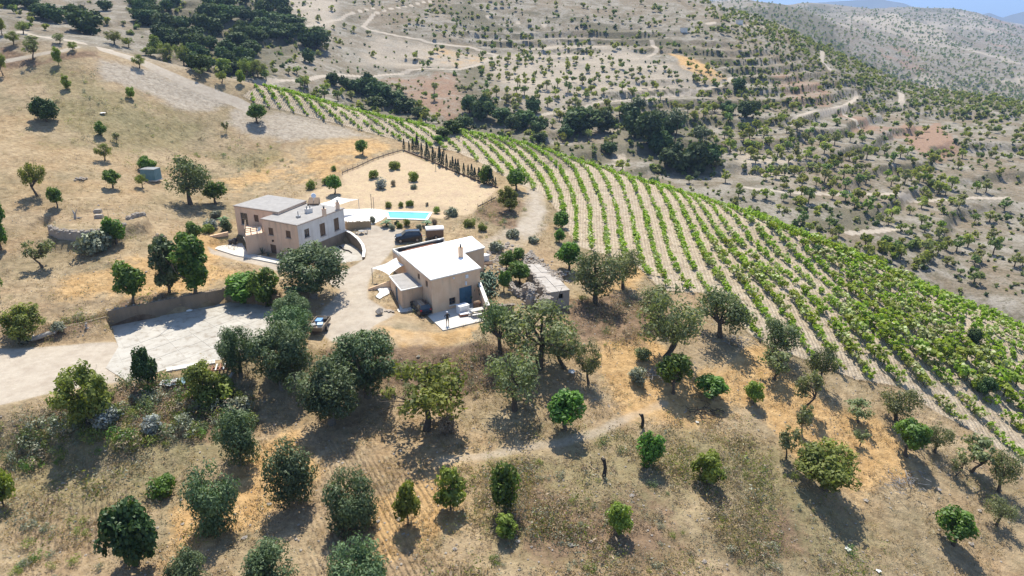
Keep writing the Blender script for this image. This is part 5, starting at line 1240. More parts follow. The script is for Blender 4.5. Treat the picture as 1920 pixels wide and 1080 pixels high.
# ------------------------------------------------------------------ vineyard
def vine_proto(q, n, size):
    m = q.integers(7, 10); c = np.c_[q.normal(0, .24, m), q.normal(0, .42, m), q.uniform(.45, .95, m)]
    k = q.integers(m, size=n); e = q.normal(size=(n, 3)); e /= np.linalg.norm(e, axis=1, keepdims=True)
    P = c[k] + e * q.uniform(.12, .36, n)[:, None]; P[:, 2] = np.maximum(P[:, 2], .08)
    N_ = e + q.normal(size=(n, 3)) * .6; N_[:, 2] += .6
    V, F = leaf_quads(P, N_, size, q, .8)
    t = np.repeat(np.clip(q.uniform(0, .7, m)[k] + q.uniform(-.15, .3, n), 0, 1), 4)
    mb = MB(); mb.tube([[0,0,-.2],[.03,.02,.35],[0,0,.7]], [.05,.04,.03], 4, cap=False)
    tv = np.vstack(mb.v); tf = np.array(mb.f)
    return np.vstack([V, tv]), np.vstack([F, tf + len(V)]), np.r_[t, np.zeros(len(tv))], np.r_[np.zeros(len(F), int), np.ones(len(tf), int)]
q = np.random.default_rng(21)
VN = [vine_proto(q, 80, .16) for _ in range(5)]; VF = [vine_proto(q, 40, .22) for _ in range(4)]
_m = np.array([(-57,177,-.73),(-42,174,-1.0),(-30,166,-.9),(-11,166,-.5),(-11,156,-.25),(8,150,-.3),(15,115,.10),(15,140,-.06),(27,110,.12),(27,133,.05),(40,110,-.12),(40,84,.0),(46,100,-.25),(52,75,-.28),(62,92,-.5),(70,70,-.42),(82,78,-.6)])
def slope(x, y):
    w = 1 / ((x - _m[:,0])**2 + (y - _m[:,1])**2 + 25) ** 1.5; return float((w * _m[:,2]).sum() / w.sum())
def stream(x, y):
    out = [(x, y)]
    for sgn in (1, -1):
        cx, cy = x, y; seq = []
        for _ in range(300):
            m = slope(cx, cy); L = math.hypot(m, 1); cx += sgn * m / L * .25; cy += sgn / L * .25
            if not in_poly(VINEP, np.array(cx), np.array(cy)): break
            seq.append((cx, cy))
        out = seq[::-1] + out if sgn < 0 else out + seq
    return out
def vineyard():
    T = np.vstack([pxpoly([(470,178),(500,185),(545,196),(600,210),(650,224),(700,236),(760,252),(830,267),(885,284)])[:, :2], [(4,140),(15,122),(27,112),(40,102),(52,92),(64,86),(78,80),(95,74)]])
    seeds = []; 
    for i in range(len(T) - 1):
        a, b = T[i], T[i+1]; L = np.linalg.norm(b - a)
        for t in np.arange(0, 1, .25 / L): seeds.append(a + (b - a) * t)
    rows = []; acc = 9; prev = None
    for s in seeds:
        if prev is not None:
            m = slope(*s); n = np.array([1, -m]) / math.hypot(1, m); acc += abs((s - prev) @ n)
        prev = s
        if acc >= 2.42 and in_poly(VINEP, np.array(s[0]), np.array(s[1])): rows.append(stream(*s)); acc = 0
    q = np.random.default_rng(8); pts = []
    for ri, r in enumerate(rows):
        P = np.array(r); d = np.r_[0, np.cumsum(np.hypot(*np.diff(P, axis=0).T))]
        if d[-1] < 2: continue
        for s in np.arange(q.uniform(0, .5), d[-1], .95):
            x = np.interp(s, d, P[:,0]); y = np.interp(s, d, P[:,1])
            j = min(len(P) - 2, int(np.searchsorted(d, s))); ang = math.atan2(-(P[min(j+2,len(P)-1),0] - P[max(j-2,0),0]), P[min(j+2,len(P)-1),1] - P[max(j-2,0),1])
            lush = smooth(.33, .62, vnoise(np.array(x / 9 + 3), np.array(y / 9), 9))
            g = vnoise(np.array(x / 3), np.array(y / 3), 19)
            if q.random() < .05 + .25 * (g < .22): continue
            x += q.normal() * .10; y += q.normal() * .1
            # the hollow where the vines run rank
            rank = 1 - smooth(0, 9, dist_line(RANK, np.array(x), np.array(y)))
            sc = q.uniform(.8, 1.15) * (.85 + .25 * float(lush) + .5 * float(rank)) * (.84 + .22 * float(smooth(34, 48, x)))
            z = float(ground_z(x, y)); pts.append((np.linalg.norm(np.array([x, y, z]) - CAM) / sc, np.array([x, y, z]), sc, int(q.random() < .30), ang + (0 if q.random() < .5 else math.pi) + q.normal() * .15, int(q.integers(4))))
    pts.sort(key=lambda t: t[0]); return pts
RANK = pxpoly([(1335,455),(1370,500),(1450,560),(1560,600),(1680,640),(1780,680),(1880,740)])
VP_ = vineyard()
VME = [[mesh_np('vine', V, F, [mt, M_BARK], mi, {'tone': t}) for (V, F, t, mi) in VN] for mt in (M_VINE, M_VINE_PALE)]
for (_, b, s, k, a, v) in VP_[:295]:
    o = link('grapevine', VME[k][v], None, b); o.rotation_euler = (0, 0, a); o.scale = (s, s, s)
    tag(o, 'leafy green grapevine in the nearer rows of the hillside vineyard', 'grapevine', 'grapevines of the nearer vineyard rows')
joined('grapevine_rows', [(b, s, k, a, v) for (_, b, s, k, a, v) in VP_[295:]], VF, [M_VINE, M_VINE_PALE, M_BARK])
print('vines', len(VP_), 'far', len(FS))
# thin posts and wires are too small to see; the bushes inside the rows are not
for px, py, w, h, lb in ((1536,470,18,12,'dark bush on the brow among vine rows'),(1825,642,26,28,'dark blue-green bush among the lush vines'),(1845,740,40,34,'dark shrub in the vine rows near the frame side'),(1226,344,20,14,'small dark bush on the crest of the vineyard')):
    plant_at(px, py + 2, w, h, 'fig', lb)
# ------------------------------------------------------------------ vehicles
M_CARDARK = plain('dark_car_paint', (.022,.026,.034), .22, .2, .6)
M_TYRE = plain('tyre_rubber', (.02,.02,.02), .85)
M_CARGLASS = plain('car_glass', (.035,.045,.055), .06, 0, .9)
M_REDLAMP = plain('red_lamp', (.45,.02,.02), .25)
def R2(a): c, s = math.cos(a), math.sin(a); return np.array([[c, s, 0], [-s, c, 0], [0, 0, 1]])
def local(mb_v, loc, a): return np.asarray(mb_v, float) @ R2(a) + np.asarray(loc, float)
def wheel(parent, loc, a, x, y, r, w=.2):
    c = local([[x, y, r]], loc, a)[0]; ax = local([[0, 1, 0]], (0,0,0), a)[0]
    t = part('wheel', MB().cyl(c - ax*w/2, c + ax*w/2, r, r, 16), M_TYRE, parent)
    part('rim', MB().cyl(c - ax*(w/2+.01), c + ax*(w/2+.01), r*.62, r*.62, 12), M_STEEL, t)
def car(name, label, loc, a, L=4.3, Wd=1.75, H=1.62, cat='car'):
    """closed body from stations across the width; x forward"""
    t = thing(name, label, cat, loc)
    prof = [(-.5,.30),(-.505,.52),(-.48,.62),(-.47,.66),(-.40,.97),(-.05,1.0),(.08,.97),(.24,.66),(.45,.58),(.50,.46),(.505,.28),(.47,.18),(-.47,.18)]
    P = np.array([(x*L, z*H) for x, z in prof]); V = []; ys = [-.5, -.47, -.42, .42, .47, .5]
    for y in ys:
        k = 1.0 if abs(y) < .45 else (.985 if abs(y) < .49 else .94)
        for x, z in P:
            inset = max(0, (z - .62*H) / (.38*H)) * .16 * Wd; yy = y*Wd; yy = yy - math.copysign(inset, y); V.append((x*k, yy, .18*H + (z-.18*H)*k))
    n = len(P); F = []
    for i in range(len(ys)-1):
        for j in range(n): F.append((i*n+j, i*n+(j+1)%n, (i+1)*n+(j+1)%n, (i+1)*n+j))
    F.append(tuple(range(n))[::-1]); F.append(tuple((len(ys)-1)*n+j for j in range(n)))
    part('body', MB().add(local(V, loc, a), F), M_CARDARK, t)
    hw = Wd/2
    for s in (1, -1):
        for x0, x1, x0t, x1t in ((-.40,-.14,-.36,-.14),(-.12,.17,-.12,.07)):
            y0 = s*(hw*.985 - .02*Wd) ; y1 = s*(hw*.985 - .135*Wd); q = [(x0*L,y0+.012*s,.66*H),(x1*L,y0+.012*s,.66*H),(x1t*L,y1+.012*s,.93*H),(x0t*L,y1+.012*s,.93*H)]; b = [(x, y - .03*s, z) for x, y, z in q]
            part('side_window', MB().add(local(q+b, loc, a), [(0,1,2,3) if s < 0 else (3,2,1,0),(4,5,6,7),(0,1,5,4),(1,2,6,5),(2,3,7,6),(3,0,4,7)]), M_CARGLASS, t)
    for nm, xs in (('windscreen', (.235,.085,.68,.955)), ('rear_window', (-.476,-.412,.67,.945))):
        x0, x1, z0, z1 = xs; k = .01 if nm == 'windscreen' else -.01; q = [((x0+k)*L,-hw*.86,z0*H),((x0+k)*L,hw*.86,z0*H),((x1+k)*L,hw*.72,z1*H),((x1+k)*L,-hw*.72,z1*H)]; b = [(x-k*3*L, y, z-.01) for x, y, z in q]
        part(nm, MB().add(local(q+b, loc, a), [(0,1,2,3),(7,6,5,4),(0,4,5,1),(1,5,6,2),(2,6,7,3),(3,7,4,0)]), M_CARGLASS, t)
    for s in (1, -1):
        c = local([(-.487*L, s*hw*.78, .55*H)], loc, a)[0]; part('tail_lamp', MB().box(c, (.12,.22,.26), a), M_REDLAMP, t)
        c = local([(.485*L, s*hw*.72, .47*H)], loc, a)[0]; part('headlight', MB().box(c, (.12,.34,.15), a), M_WHITE, t)
        c = local([(.13*L, s*(hw+.06), .66*H)], loc, a)[0]; part('mirror', MB().box(c, (.1,.18,.13), a), M_CARDARK, t)
        for x in (-.31, .31): wheel(t, loc, a, x*L, s*(hw-.1), .33)
    for z, nm in ((.26, 'rear_bumper'),): c = local([(-.505*L, 0, z*H)], loc, a)[0]; part(nm, MB().box(c, (.1, Wd*.9, .16), a), M_BLACK, t)
    return t
def vehicles():
    e = (H2['FL'] - H2['BL']) / np.linalg.norm(H2['FL'] - H2['BL']); n = np.array([e[1], -e[0]]) * 1.0
    c = H2['FL'] - e * 1.65 + n * -1.0 if (np.array([-1,0]) @ n) < 0 else H2['FL'] - e*1.65 + n*1.0
    car('parked_car', 'dark car with red tail lamps parked between the store annex and the lower house', (*c, float(ground_z(*c)) + .0), math.atan2(-e[1], -e[0]), 4.0, 1.6, 1.5)
    a, b = at(766, 452), at(808, 447); d = (b - a)[:2]; hd = math.atan2(d[1], d[0]) + math.pi
    car('parked_car', 'dark off-road car coupled to a covered trailer below the pool', tuple(a), hd, 4.2, 1.8, 1.8)
    u = d / np.linalg.norm(d); c = a[:2] + u * 4.15; z = float(ground_z(*c)); t = thing('covered_trailer', 'brown box trailer with rounded white lid behind the dark off-road car', 'trailer', (*c, z)); ang = math.atan2(d[1], d[0])
    part('box', MB().box((*c, z + .95), (2.7, 1.7, 1.1), ang), M_BROWN, t)
    V = []; 
    for x in (-1.42, 1.42):
        for k in range(9): th = math.pi * k / 8; V.append((x, -.95*math.cos(th), 1.505 + .42*math.sin(th)))
    F = [(k, k+1, k+10, k+9) for k in range(8)] + [tuple(range(9))[::-1], tuple(range(9, 18)), (0, 9, 17, 8)]
    part('lid', MB().add(local(V, (*c, z), ang), F), M_LIMEPAINT, t)
    for s in (1, -1): wheel(t, (*c, z), ang, .1, s*.95, .32)
    p = local([(-1.4,0,.5),(-2.1,0,.45)], (*c, z), ang); part('drawbar', MB().cyl(p[0], p[1], .05), M_STEEL, t)
    # old flat cart full of odds and ends
    b = at(600, 618); dd = (at(612, 598) - at(590, 634))[:2]; ang = math.atan2(dd[1], dd[0]); z = b[2]
    t = thing('flat_cart', 'old wooden flat cart with side boards at the edge of the forecourt', 'cart', tuple(b)); L, w = 3.4, 1.7
    part('bed', MB().box(local([(0,0,.62)], b, ang)[0], (L, w, .1), ang), M_WOOD, t)
    for s in (1, -1): part('side_board', MB().box(local([(0, s*w/2, .85)], b, ang)[0], (L, .06, .36), ang), M_WOOD, t)
    for s in (1, -1): part('end_board', MB().box(local([(s*L/2, 0, .85)], b, ang)[0], (.06, w-.08, .36), ang), M_WOOD, t)
    for s in (1, -1): wheel(t, b, ang, -.3, s*(w/2+.12), .36, .18)
    p = local([(L/2,0,.5),(L/2+1.3,0,.3)], b, ang); part('drawbar', MB().cyl(p[0], p[1], .05), M_RUST, t)
    M_BL = plain('blue_plastic', (.12,.28,.52), .5); M_LB = plain('pale_blue_plastic', (.42,.55,.68), .5)
    for k, (x, y, sx, sy, h, m, lb) in enumerate(((.3,.1,.9,.7,.5,M_BL,'blue plastic tub lying on the flat cart'),(-.6,-.3,.7,.6,.4,M_LB,'pale blue box on the flat cart'),(1.1,-.2,.6,.8,.35,M_BLACK,'black crate on the flat cart'),(-1.1,.35,.6,.5,.5,M_STEEL,'grey can on the flat cart'))):
        c = local([(x,y,.68+h/2)], b, ang)[0]; single('plastic_tub' if k < 2 else 'crate', MB().box(c, (sx,sy,h), ang+.2*k).box(c + [0,0,h/2+.012], (sx+.06,sy+.06,.04), ang+.2*k), m, lb, 'box', (*c[:2], z+.68))
vehicles()
# ------------------------------------------------------------------ person on the patio
def person():
    b = on_plane(839.2, 609.7, 0.0); me = bpy.data.meshes.new('body')
    J = {'p':(0,0,.95),'w':(0,0,1.12),'ch':(0,.0,1.34),'n':(0,.01,1.5),'h0':(0,-.01,1.58),'h1':(0,-.02,1.70),'h2':(0,-.01,1.77)}
    for s, k in ((1,'l'),(-1,'r')): J.update({k+'s':(s*.19,.0,1.43),k+'e':(s*.34,.05,1.18),k+'wr':(s*.16,-.15,1.10),k+'ha':(s*.06,-.19,1.13),k+'hp':(s*.1,0,.93),k+'kn':(s*.12,-.03,.50),k+'an':(s*.13,.02,.09),k+'to':(s*.15,-.14,.03)})
    R = {'p':.15,'w':.135,'ch':.165,'n':.06,'h0':.075,'h1':.10,'h2':.06,'s':.075,'e':.05,'wr':.036,'ha':.045,'hp':.105,'kn':.062,'an':.042,'to':.045}
    ks = list(J); E = [('p','w'),('w','ch'),('ch','n'),('n','h0'),('h0','h1'),('h1','h2')]
    for k in 'lr': E += [('ch',k+'s'),(k+'s',k+'e'),(k+'e',k+'wr'),(k+'wr',k+'ha'),('p',k+'hp'),(k+'hp',k+'kn'),(k+'kn',k+'an'),(k+'an',k+'to')]
    me.from_pydata([J[k] for k in ks], [(ks.index(x), ks.index(y)) for x, y in E], [])
    t = thing('person', 'person in dark shirt and shorts with white hair standing on the patio', 'person', (b[0], b[1], 0)); t.rotation_euler = (0, 0, .35)
    o = link('body', me, t); md = o.modifiers.new('skin', 'SKIN'); o.modifiers.new('sub', 'SUBSURF').levels = 1; o.modifiers['sub'].render_levels = 2
    for i, k in enumerate(ks): v = me.skin_vertices[0].data[i]; r = R.get(k, R.get(k[1:], .06)); v.radius = (r, r * (.8 if k in ('ch','w') else 1)); v.use_root = (k == 'p')
    m, nt, p, out = nodes_of('figure'); g = _n(nt, 'ShaderNodeTexCoord'); s = _n(nt, 'ShaderNodeSeparateXYZ'); nt.links.new(g.outputs['Object'], s.inputs[0])
    r = _n(nt, 'ShaderNodeValToRGB'); r.color_ramp.interpolation = 'CONSTANT'; e = r.color_ramp.elements; e[0].position = 0; e[0].color = (.03,.025,.02,1); e[1].position = .045; e[1].color = (.42,.25,.17,1)
    for pos, c in ((.29,(.02,.022,.03,1)),(.49,(.018,.018,.022,1)),(.755,(.42,.25,.17,1))): q = e.new(pos); q.color = c
    mp = _math(nt, 'DIVIDE', s.outputs[2], 2.0); nt.links.new(mp, r.inputs[0]); nt.links.new(r.outputs[0], p.inputs['Base Color']); me.materials.append(m)
    hair = MB(); q = np.random.default_rng(1); V = []; n = 10
    for i in range(5):
        for k in range(n): th = i/4*1.75; ph = k*2*math.pi/n; V.append((.112*math.sin(th)*math.cos(ph), .01+.12*math.sin(th)*math.sin(ph)+(.02 if math.sin(ph)>0 else 0), 1.71+.115*math.cos(th)))
    hair.add(V, [(i*n+k, (i+1)*n+k, (i+1)*n+(k+1)%n, i*n+(k+1)%n) for i in range(4) for k in range(n)]); WLOC[t.name] = np.zeros(3)
    part('hair', hair, M_WHITE, t, smooth=True)
person()
# ------------------------------------------------------------------ on and round the patio
def patio_things():
    p = on_plane(868, 586, 0); t = thing('storage_box', 'white covered box standing before the blue door', 'box', tuple(p)); part('box', MB().box((p[0],p[1],.5), (1.35,.95,1.0), .62), M_WHITE, t); part('lid', MB().box((p[0],p[1],1.04), (1.43,1.03,.09), .62), M_WHITE, t)
    p = on_plane(869.5, 592.5, 0); t = thing('low_trolley', 'low reddish trolley with a white top on the patio', 'trolley', tuple(p)); part('base', MB().box((p[0],p[1],.2), (1.1,.6,.2), .35), M_RUST, t); part('tray', MB().box((p[0],p[1],.33), (1.0,.52,.06), .35), M_WHITE, t)
    for sx in (-.4,.4):
        for sy in (-.2,.2): c = local([(sx,sy,.06)], (p[0],p[1],0), .35)[0]; part('wheel', MB().cyl(c-[0,.03,0], c+[0,.03,0], .06), M_TYRE, t)
    p = on_plane(897, 590, 0); a = .42; t = thing('picnic_table', 'pale weathered picnic table with benches on the patio', 'table', tuple(p))
    for k in range(4): part('plank', MB().box(local([(0,-.33+.22*k,.76)], p, a)[0], (2.1,.2,.05), a), M_PALEWOOD, t)
    for s in (1,-1):
        part('bench', MB().box(local([(0,s*.78,.45)], p, a)[0], (2.1,.3,.05), a), M_PALEWOOD, t)
        part('leg', MB().box(local([(s*.8,0,.42)], p, a)[0], (.08,1.75,.07), a).box(local([(s*.8,.3,.37)], p, a)[0], (.08,.09,.74), a).box(local([(s*.8,-.3,.37)], p, a)[0], (.08,.09,.74), a), M_WOOD, t)
    p = on_plane(881, 592, 0); t = thing('white_chair', 'white plastic chair between the trolley and the picnic table', 'chair', tuple(p)); part('seat', MB().box((p[0],p[1],.43), (.48,.48,.05), .5), M_WHITE, t); part('backrest', MB().box((p[0]+.12,p[1]+.2,.68), (.48,.05,.48), .5), M_WHITE, t)
    for sx in (-.2,.2):
        for sy in (-.2,.2): c = local([(sx,sy,.21)], (p[0],p[1],0), .5)[0]; part('leg', MB().box(c, (.05,.05,.42), .5), M_WHITE, t)
    p = on_plane(894.5, 579.5, 0); t = thing('wooden_cask', 'brown wooden cask beside the blue door', 'cask', tuple(p)); part('staves', MB().tube([(p[0],p[1],0),(p[0],p[1],.3),(p[0],p[1],.55),(p[0],p[1],.85),(p[0],p[1],1.1)], [.4,.48,.5,.48,.4], 14), M_BROWN, t, smooth=True)
    for z in (.22,.88): part('hoop', MB().cyl((p[0],p[1],z), (p[0],p[1],z+.07), .485, .485, 14), M_RUST, t)
    # white tarp thrown on the ground near the store
    q = np.random.default_rng(3); P = pxpoly([(705,540),(722,537),(734,540),(730,552),(722,556),(712,562),(704,558),(712,550)]); c = P.mean(0); V = [[*c[:2], c[2]+.3]]; n = len(P)
    for ring in (.55, 1.0): V += [[*(c[:2]+(k[:2]-c[:2])*ring), float(ground_z(*(c[:2]+(k[:2]-c[:2])*ring)))+(.28 if ring < 1 else .06)+q.uniform(0,.12)] for k in P]
    F = [(0,1+i,1+(i+1)%n) for i in range(n)] + [(1+i,1+n+i,1+n+(i+1)%n,1+(i+1)%n) for i in range(n)]
    single('white_tarp', MB().add(V, F), M_CLOTH, 'crumpled white tarpaulin on the ground beside the store pavement', 'tarpaulin', tuple(c))
    a = on_plane(690,538,1.2)[:2]; b = ANX[0] + [-.1,.1]; z0 = float(ground_z(*a)); single('wedge_wall', MB().prism([a, b, b+[.1,.35], a+[.1,.35]], -.5, [z0+.25,1.9,1.9,z0+.25]), M_PLASTER, 'sloping ochre wing wall beside the store annex', 'wall', (*a, z0))
    b = at(712, 590); single('dark_boulder', MB().rock((b[0],b[1],b[2]+.3), .5, 4, 0, 1.3), M_STONE, 'dark upright boulder on the forecourt', 'boulder', tuple(b))
    b = at(730, 584); mb = MB(); [mb.rock((b[0]+dx,b[1]+dy,b[2]+.1), r, 5+i, 0, .4) for i, (dx,dy,r) in enumerate(((0,0,.4),(.5,-.2,.3),(-.45,.1,.3)))]; o = single('pale_rubble', mb, M_STONE_PALE, 'little spread of pale stones beside the dark boulder', 'stones', tuple(b)); o['kind'] = 'stuff'
M_PALEWOOD = surface('pale_boards', (.50,.48,.45), (.62,.60,.56), 3, .85, .01)
patio_things()
# ------------------------------------------------------------------ upper meadow and terrace things
def meadow_things():
    b = at(285, 337); a = -.12; t = thing('water_tank', 'teal sheet-metal water tank standing in the meadow', 'water tank', tuple(b)); part('tank', MB().box((b[0],b[1],b[2]+1.0), (2.7,2.0,2.1), a), M_TEAL, t); part('rim', MB().box((b[0],b[1],b[2]+2.08), (2.78,2.08,.08), a), M_STEEL, t); part('plinth', MB().box((b[0],b[1],b[2]+.02), (2.9,2.2,.2), a), M_CONC2, t)
    b = at(300, 452); t = thing('round_trough', 'round dark stone trough on the straw slope', 'trough', tuple(b)); mb = MB(); n = 18; V = []
    for r, z in ((.95,-.3),(.95,.7),(.8,.7),(.8,.2)): V += [(b[0]+r*math.cos(k*2*math.pi/n), b[1]+r*math.sin(k*2*math.pi/n), b[2]+z) for k in range(n)]
    mb.add(V, [(i*n+k, i*n+(k+1)%n, (i+1)*n+(k+1)%n, (i+1)*n+k) for i in range(3) for k in range(n)] + [tuple(3*n+k for k in range(n))]); part('ring', mb, M_RETAIN, t)
    P = [np.array([*p[:2], EZ]) for p in pxpoly([(92,424),(108,431),(150,435),(185,432),(214,427),(236,420)], EZ)]; rubble('curved dry-stone wall holding up the round terrace', P, EZ - 1.4, [EZ + .05]*6, .5, 240, .17, 21, 'terrace_wall', True, .3)
    P = [np.array([*p[:2], EZ + .3]) for p in pxpoly([(238,412),(256,407),(272,403)], EZ)]; rubble('short stone wall at the far edge of the round terrace', P, EZ - .6, [EZ + .35, EZ + .45, EZ + .3], .6, 70, .18, 22, 'terrace_wall', True, .5)
    for px, py, s, lb in ((184,399,.85,'dark stone block on the round terrace, the farther of two'),(186,409,.9,'flat stone block on the round terrace, the nearer of two')):
        b = at(px, py); single('stone_block', MB().box((b[0],b[1],b[2]+.2), (1.3*s,.7*s,.5), .1).box((b[0]+.05,b[1],b[2]+.5), (1.1*s,.6*s,.14), .16), M_STONE, lb, 'stone block', tuple(b))
    b = at(141, 410); q = np.random.default_rng(6); mb = MB(); mb.tube([b+[0,0,-.2],b+[.1,0,.7],b+[-.2,.1,1.3]], [.2,.15,.06], 6).tube([b+[.1,0,.6],b+[.6,0,1.5]], [.1,.04], 5).tube([b+[.4,0,.1],b+[1.2,-.2,.25]], [.16,.06], 5); single('dead_stump', mb, M_DEAD, 'bleached forked stump on the round terrace', 'stump', tuple(b))
    b = at(153, 338); mb = MB(); [mb.rock((b[0]+q.normal()*.5,b[1]+q.normal()*.4,b[2]+q.uniform(.05,.45)), q.uniform(.15,.32), k) for k in range(22)]; o = single('rock_heap', mb, M_STONE, 'small heap of rocks in the meadow', 'rocks', tuple(b)); o['kind'] = 'stuff'
    P = [at(x, y) for x, y in ((16,634),(40,641),(62,640),(84,634),(102,626),(114,618),(118,606))]; mb = MB(); mb.tube([p+[0,0,.25+.12*(i%2)] for i,p in enumerate(P)], [.16,.24,.28,.3,.27,.2,.08], 7)
    for i, (dx,dy,dz) in ((1,(.3,-.8,.3)),(2,(-.2,.7,.5)),(4,(.5,-.6,.35)),(5,(.9,-.2,.3))): mb.tube([P[i]+[0,0,.3], P[i]+[dx*.5,dy*.5,dz], P[i]+[dx,dy,dz]], [.14,.09,.04], 5)
    single('driftwood_log', mb, M_DEAD, 'long twisted bleached log lying beside the track', 'log', tuple(P[3]), smooth=True)
    b = on_plane(164,624,-.4); mb = MB(); [mb.rock((b[0]+.1*k%.2,b[1],b[2]+.25+.32*k), .3-.04*k, k, 0, 1.0) for k in range(4)]; single('stacked_stones', mb, M_STONE, 'little tower of stacked stones before the low wall', 'stones', tuple(b))
    b = on_plane(181,617,-.4); single('stone_basin', MB().cyl((b[0],b[1],-.45),(b[0],b[1],.1),.16,.12).cyl((b[0],b[1],.1),(b[0],b[1],.32),.35,.5,12), M_STONE_PALE, 'small stone basin on a foot before the low wall', 'basin', tuple(b))
    mb_c = [(372,573,M_BLACK),(378,572,plain('dull_blue', (.08,.12,.2), .6)),(384,571,M_BROWN),(390,570,M_BLACK)]
    for k, (px,py,m) in enumerate(mb_c): b = on_plane(px,py,YZ+.07); single('gas_bottle', MB().cyl((b[0],b[1]-.3,YZ+.08),(b[0],b[1]-.3,YZ+.75),.22,.22,10).cyl((b[0],b[1]-.3,YZ+.75),(b[0],b[1]-.3,YZ+.95),.2,.07,10), m, ['black bottle at the near end of four by the retaining wall','blue bottle second of four by the retaining wall','brown bottle third of four by the retaining wall','black bottle at the far end of four by the retaining wall'][k], 'bottle', (b[0],b[1]-.3,YZ))
    b = on_plane(355,583,YZ+.07); mb=MB().rock((b[0],b[1],YZ+.12),.5,2,0,.3); single('white_slab', mb, M_WHITEROOF, 'white broken slab lying on the yard by the wall', 'slab', tuple(b))
    # pallets and sheets at the lower edge of the yard
    b = at(417, 690); t = thing('pallet', 'reddish wooden pallet lying under the olive at the yard corner', 'pallet', tuple(b)); a = .25
    for k in range(6): part('slat', MB().box(local([(-1.0+.4*k,0,.2)], b, a)[0], (.16,1.5,.05), a), M_PALEWOOD if k % 2 else M_RUST, t)
    for k in (-.6,0,.6): part('bearer', MB().box(local([(0,k,.1)], b, a)[0], (2.2,.1,.14), a), M_RUST, t)
    b = at(330, 720); single('blue_sheet', MB().box((b[0],b[1],b[2]+.3), (2.0,1.1,.06), .3, 0, .15), plain('blue_grey_sheet', (.16,.27,.34), .4), 'blue-grey sheet lying among weeds below the yard', 'sheet', tuple(b)); b = at(313, 722); single('white_sheet', MB().box((b[0],b[1],b[2]+.25), (1.4,.8,.05), -.2, 0, .2).box((b[0]+.8,b[1]+.4,b[2]+.35), (.9,.6,.05), .4), M_WHITE, 'white broken sheets beside the blue-grey sheet', 'sheet', tuple(b))
    P = [at(428,716)+[0,0,.2], at(436,706)+[0,0,.35], at(443,698)+[0,0,.3]]; single('pale_log', MB().tube(P, [.17,.16,.14], 7), M_DEAD, 'pale straight log beside the pallet', 'log', tuple(P[1]))
    # planting bed wall and steps by the upper house
    a, b = on_plane(394,452,1.6)[:2], on_plane(429,444,1.9)[:2]; d=(b-a)/np.linalg.norm(b-a); n=np.array([-d[1],d[0]]); z=float(ground_z(*a)); single('planter_wall', MB().prism([a,b,b+n*.35,a+n*.35], .3, [2.4,2.7,2.7,2.4]), M_PLASTER, 'low tan wall holding the planting bed beside the upper house', 'wall', (*a, z))
    t = None; p0 = on_plane(437,450,1.2)[:2]; t = thing('garden_steps', 'narrow wooden steps beside the upper house terrace', 'steps', (*p0, 1.0))
    for k in range(5): part('step', MB().box((p0[0]-.05*k, p0[1]+.35*k, 1.05+.2*k), (1.1,.34,.42), .1), M_PALEWOOD, t)
    b = on_plane(441,458,1.07); t = thing('barbecue', 'dark barbecue and chairs huddled on the house paving', 'barbecue', tuple(b)); part('kettle', MB().tube([(b[0],b[1],.95),(b[0],b[1],1.6),(b[0],b[1],1.95),(b[0],b[1],2.1)],[.25,.42,.4,.1],10), M_BLACK, t); part('side_table', MB().box((b[0]-.75,b[1]+.1,1.75),(.7,.5,.06)).box((b[0]-.75,b[1]+.1,1.4),(.5,.4,.7)), M_BLACK, t)
    b = on_plane(457.5,465,1.07); single('leaning_board', MB().box((b[0]+.25,b[1]+.5,1.85), (.9,.06,1.7), -1.05, 0, .25), M_LIMEPAINT, 'white board leaning against the terrace wall', 'board', tuple(b))
meadow_things()
def fences():
    def along(name, label, pts, h, th, mat, posts=None, cat='edging'):
        P = []; 
        for (x0,y0),(x1,y1) in zip(pts[:-1], pts[1:]):
            a, b = at(x0,y0), at(x1,y1); n = max(2, int(np.linalg.norm(b-a)/1.5))
            for k in range(n): P.append(a+(b-a)*k/n)
        P.append(at(*pts[-1])); P = [np.array([p[0],p[1],float(ground_z(p[0],p[1]))]) for p in P]; t = thing(name, label, cat, tuple(P[0]))
        for i in range(len(P)-1):
            d=(P[i+1]-P[i])[:2]; d/=np.linalg.norm(d); n=np.array([-d[1],d[0]]); part('timber' if posts is None else 'rail', MB().prism([P[i][:2]+d*.02,P[i+1][:2]-d*.02,P[i+1][:2]+n*th-d*.02,P[i][:2]+n*th+d*.02], [P[i][2]-.3+(.55 if posts else 0),P[i+1][2]-.3+(.55 if posts else 0)]*1+[P[i+1][2]-.3+(.55 if posts else 0),P[i][2]-.3+(.55 if posts else 0)], [P[i][2]+h,P[i+1][2]+h,P[i+1][2]+h,P[i][2]+h]), mat, t)
            if posts: part('post', MB().box((*P[i][:2],P[i][2]+.3),(.1,.1,1.2)), M_WOOD, t)
    along('garden_edging', 'dark timber edging along the foot of the cypress row', [(757,283),(800,300),(850,322),(900,342),(933,353)], .28, .22, M_BROWN)
    along('garden_fence', 'low dark fence along the upper edge of the garden', [(642,327),(690,306),(755,284)], .5, .06, M_WOOD, True, 'fence')
    along('garden_fence', 'short dark fence at the lower corner of the garden', [(896,391),(930,374)], .5, .06, M_WOOD, True, 'fence')
    b = at(817, 319); single('bird_post', MB().cyl(b-[0,0,.3], b+[0,0,2.3], .05).box(b+[0,0,2.3], (.4,.4,.2), .3), M_WOOD, 'thin post with a small box in the garden before the cypress row', 'post', tuple(b))
fences()
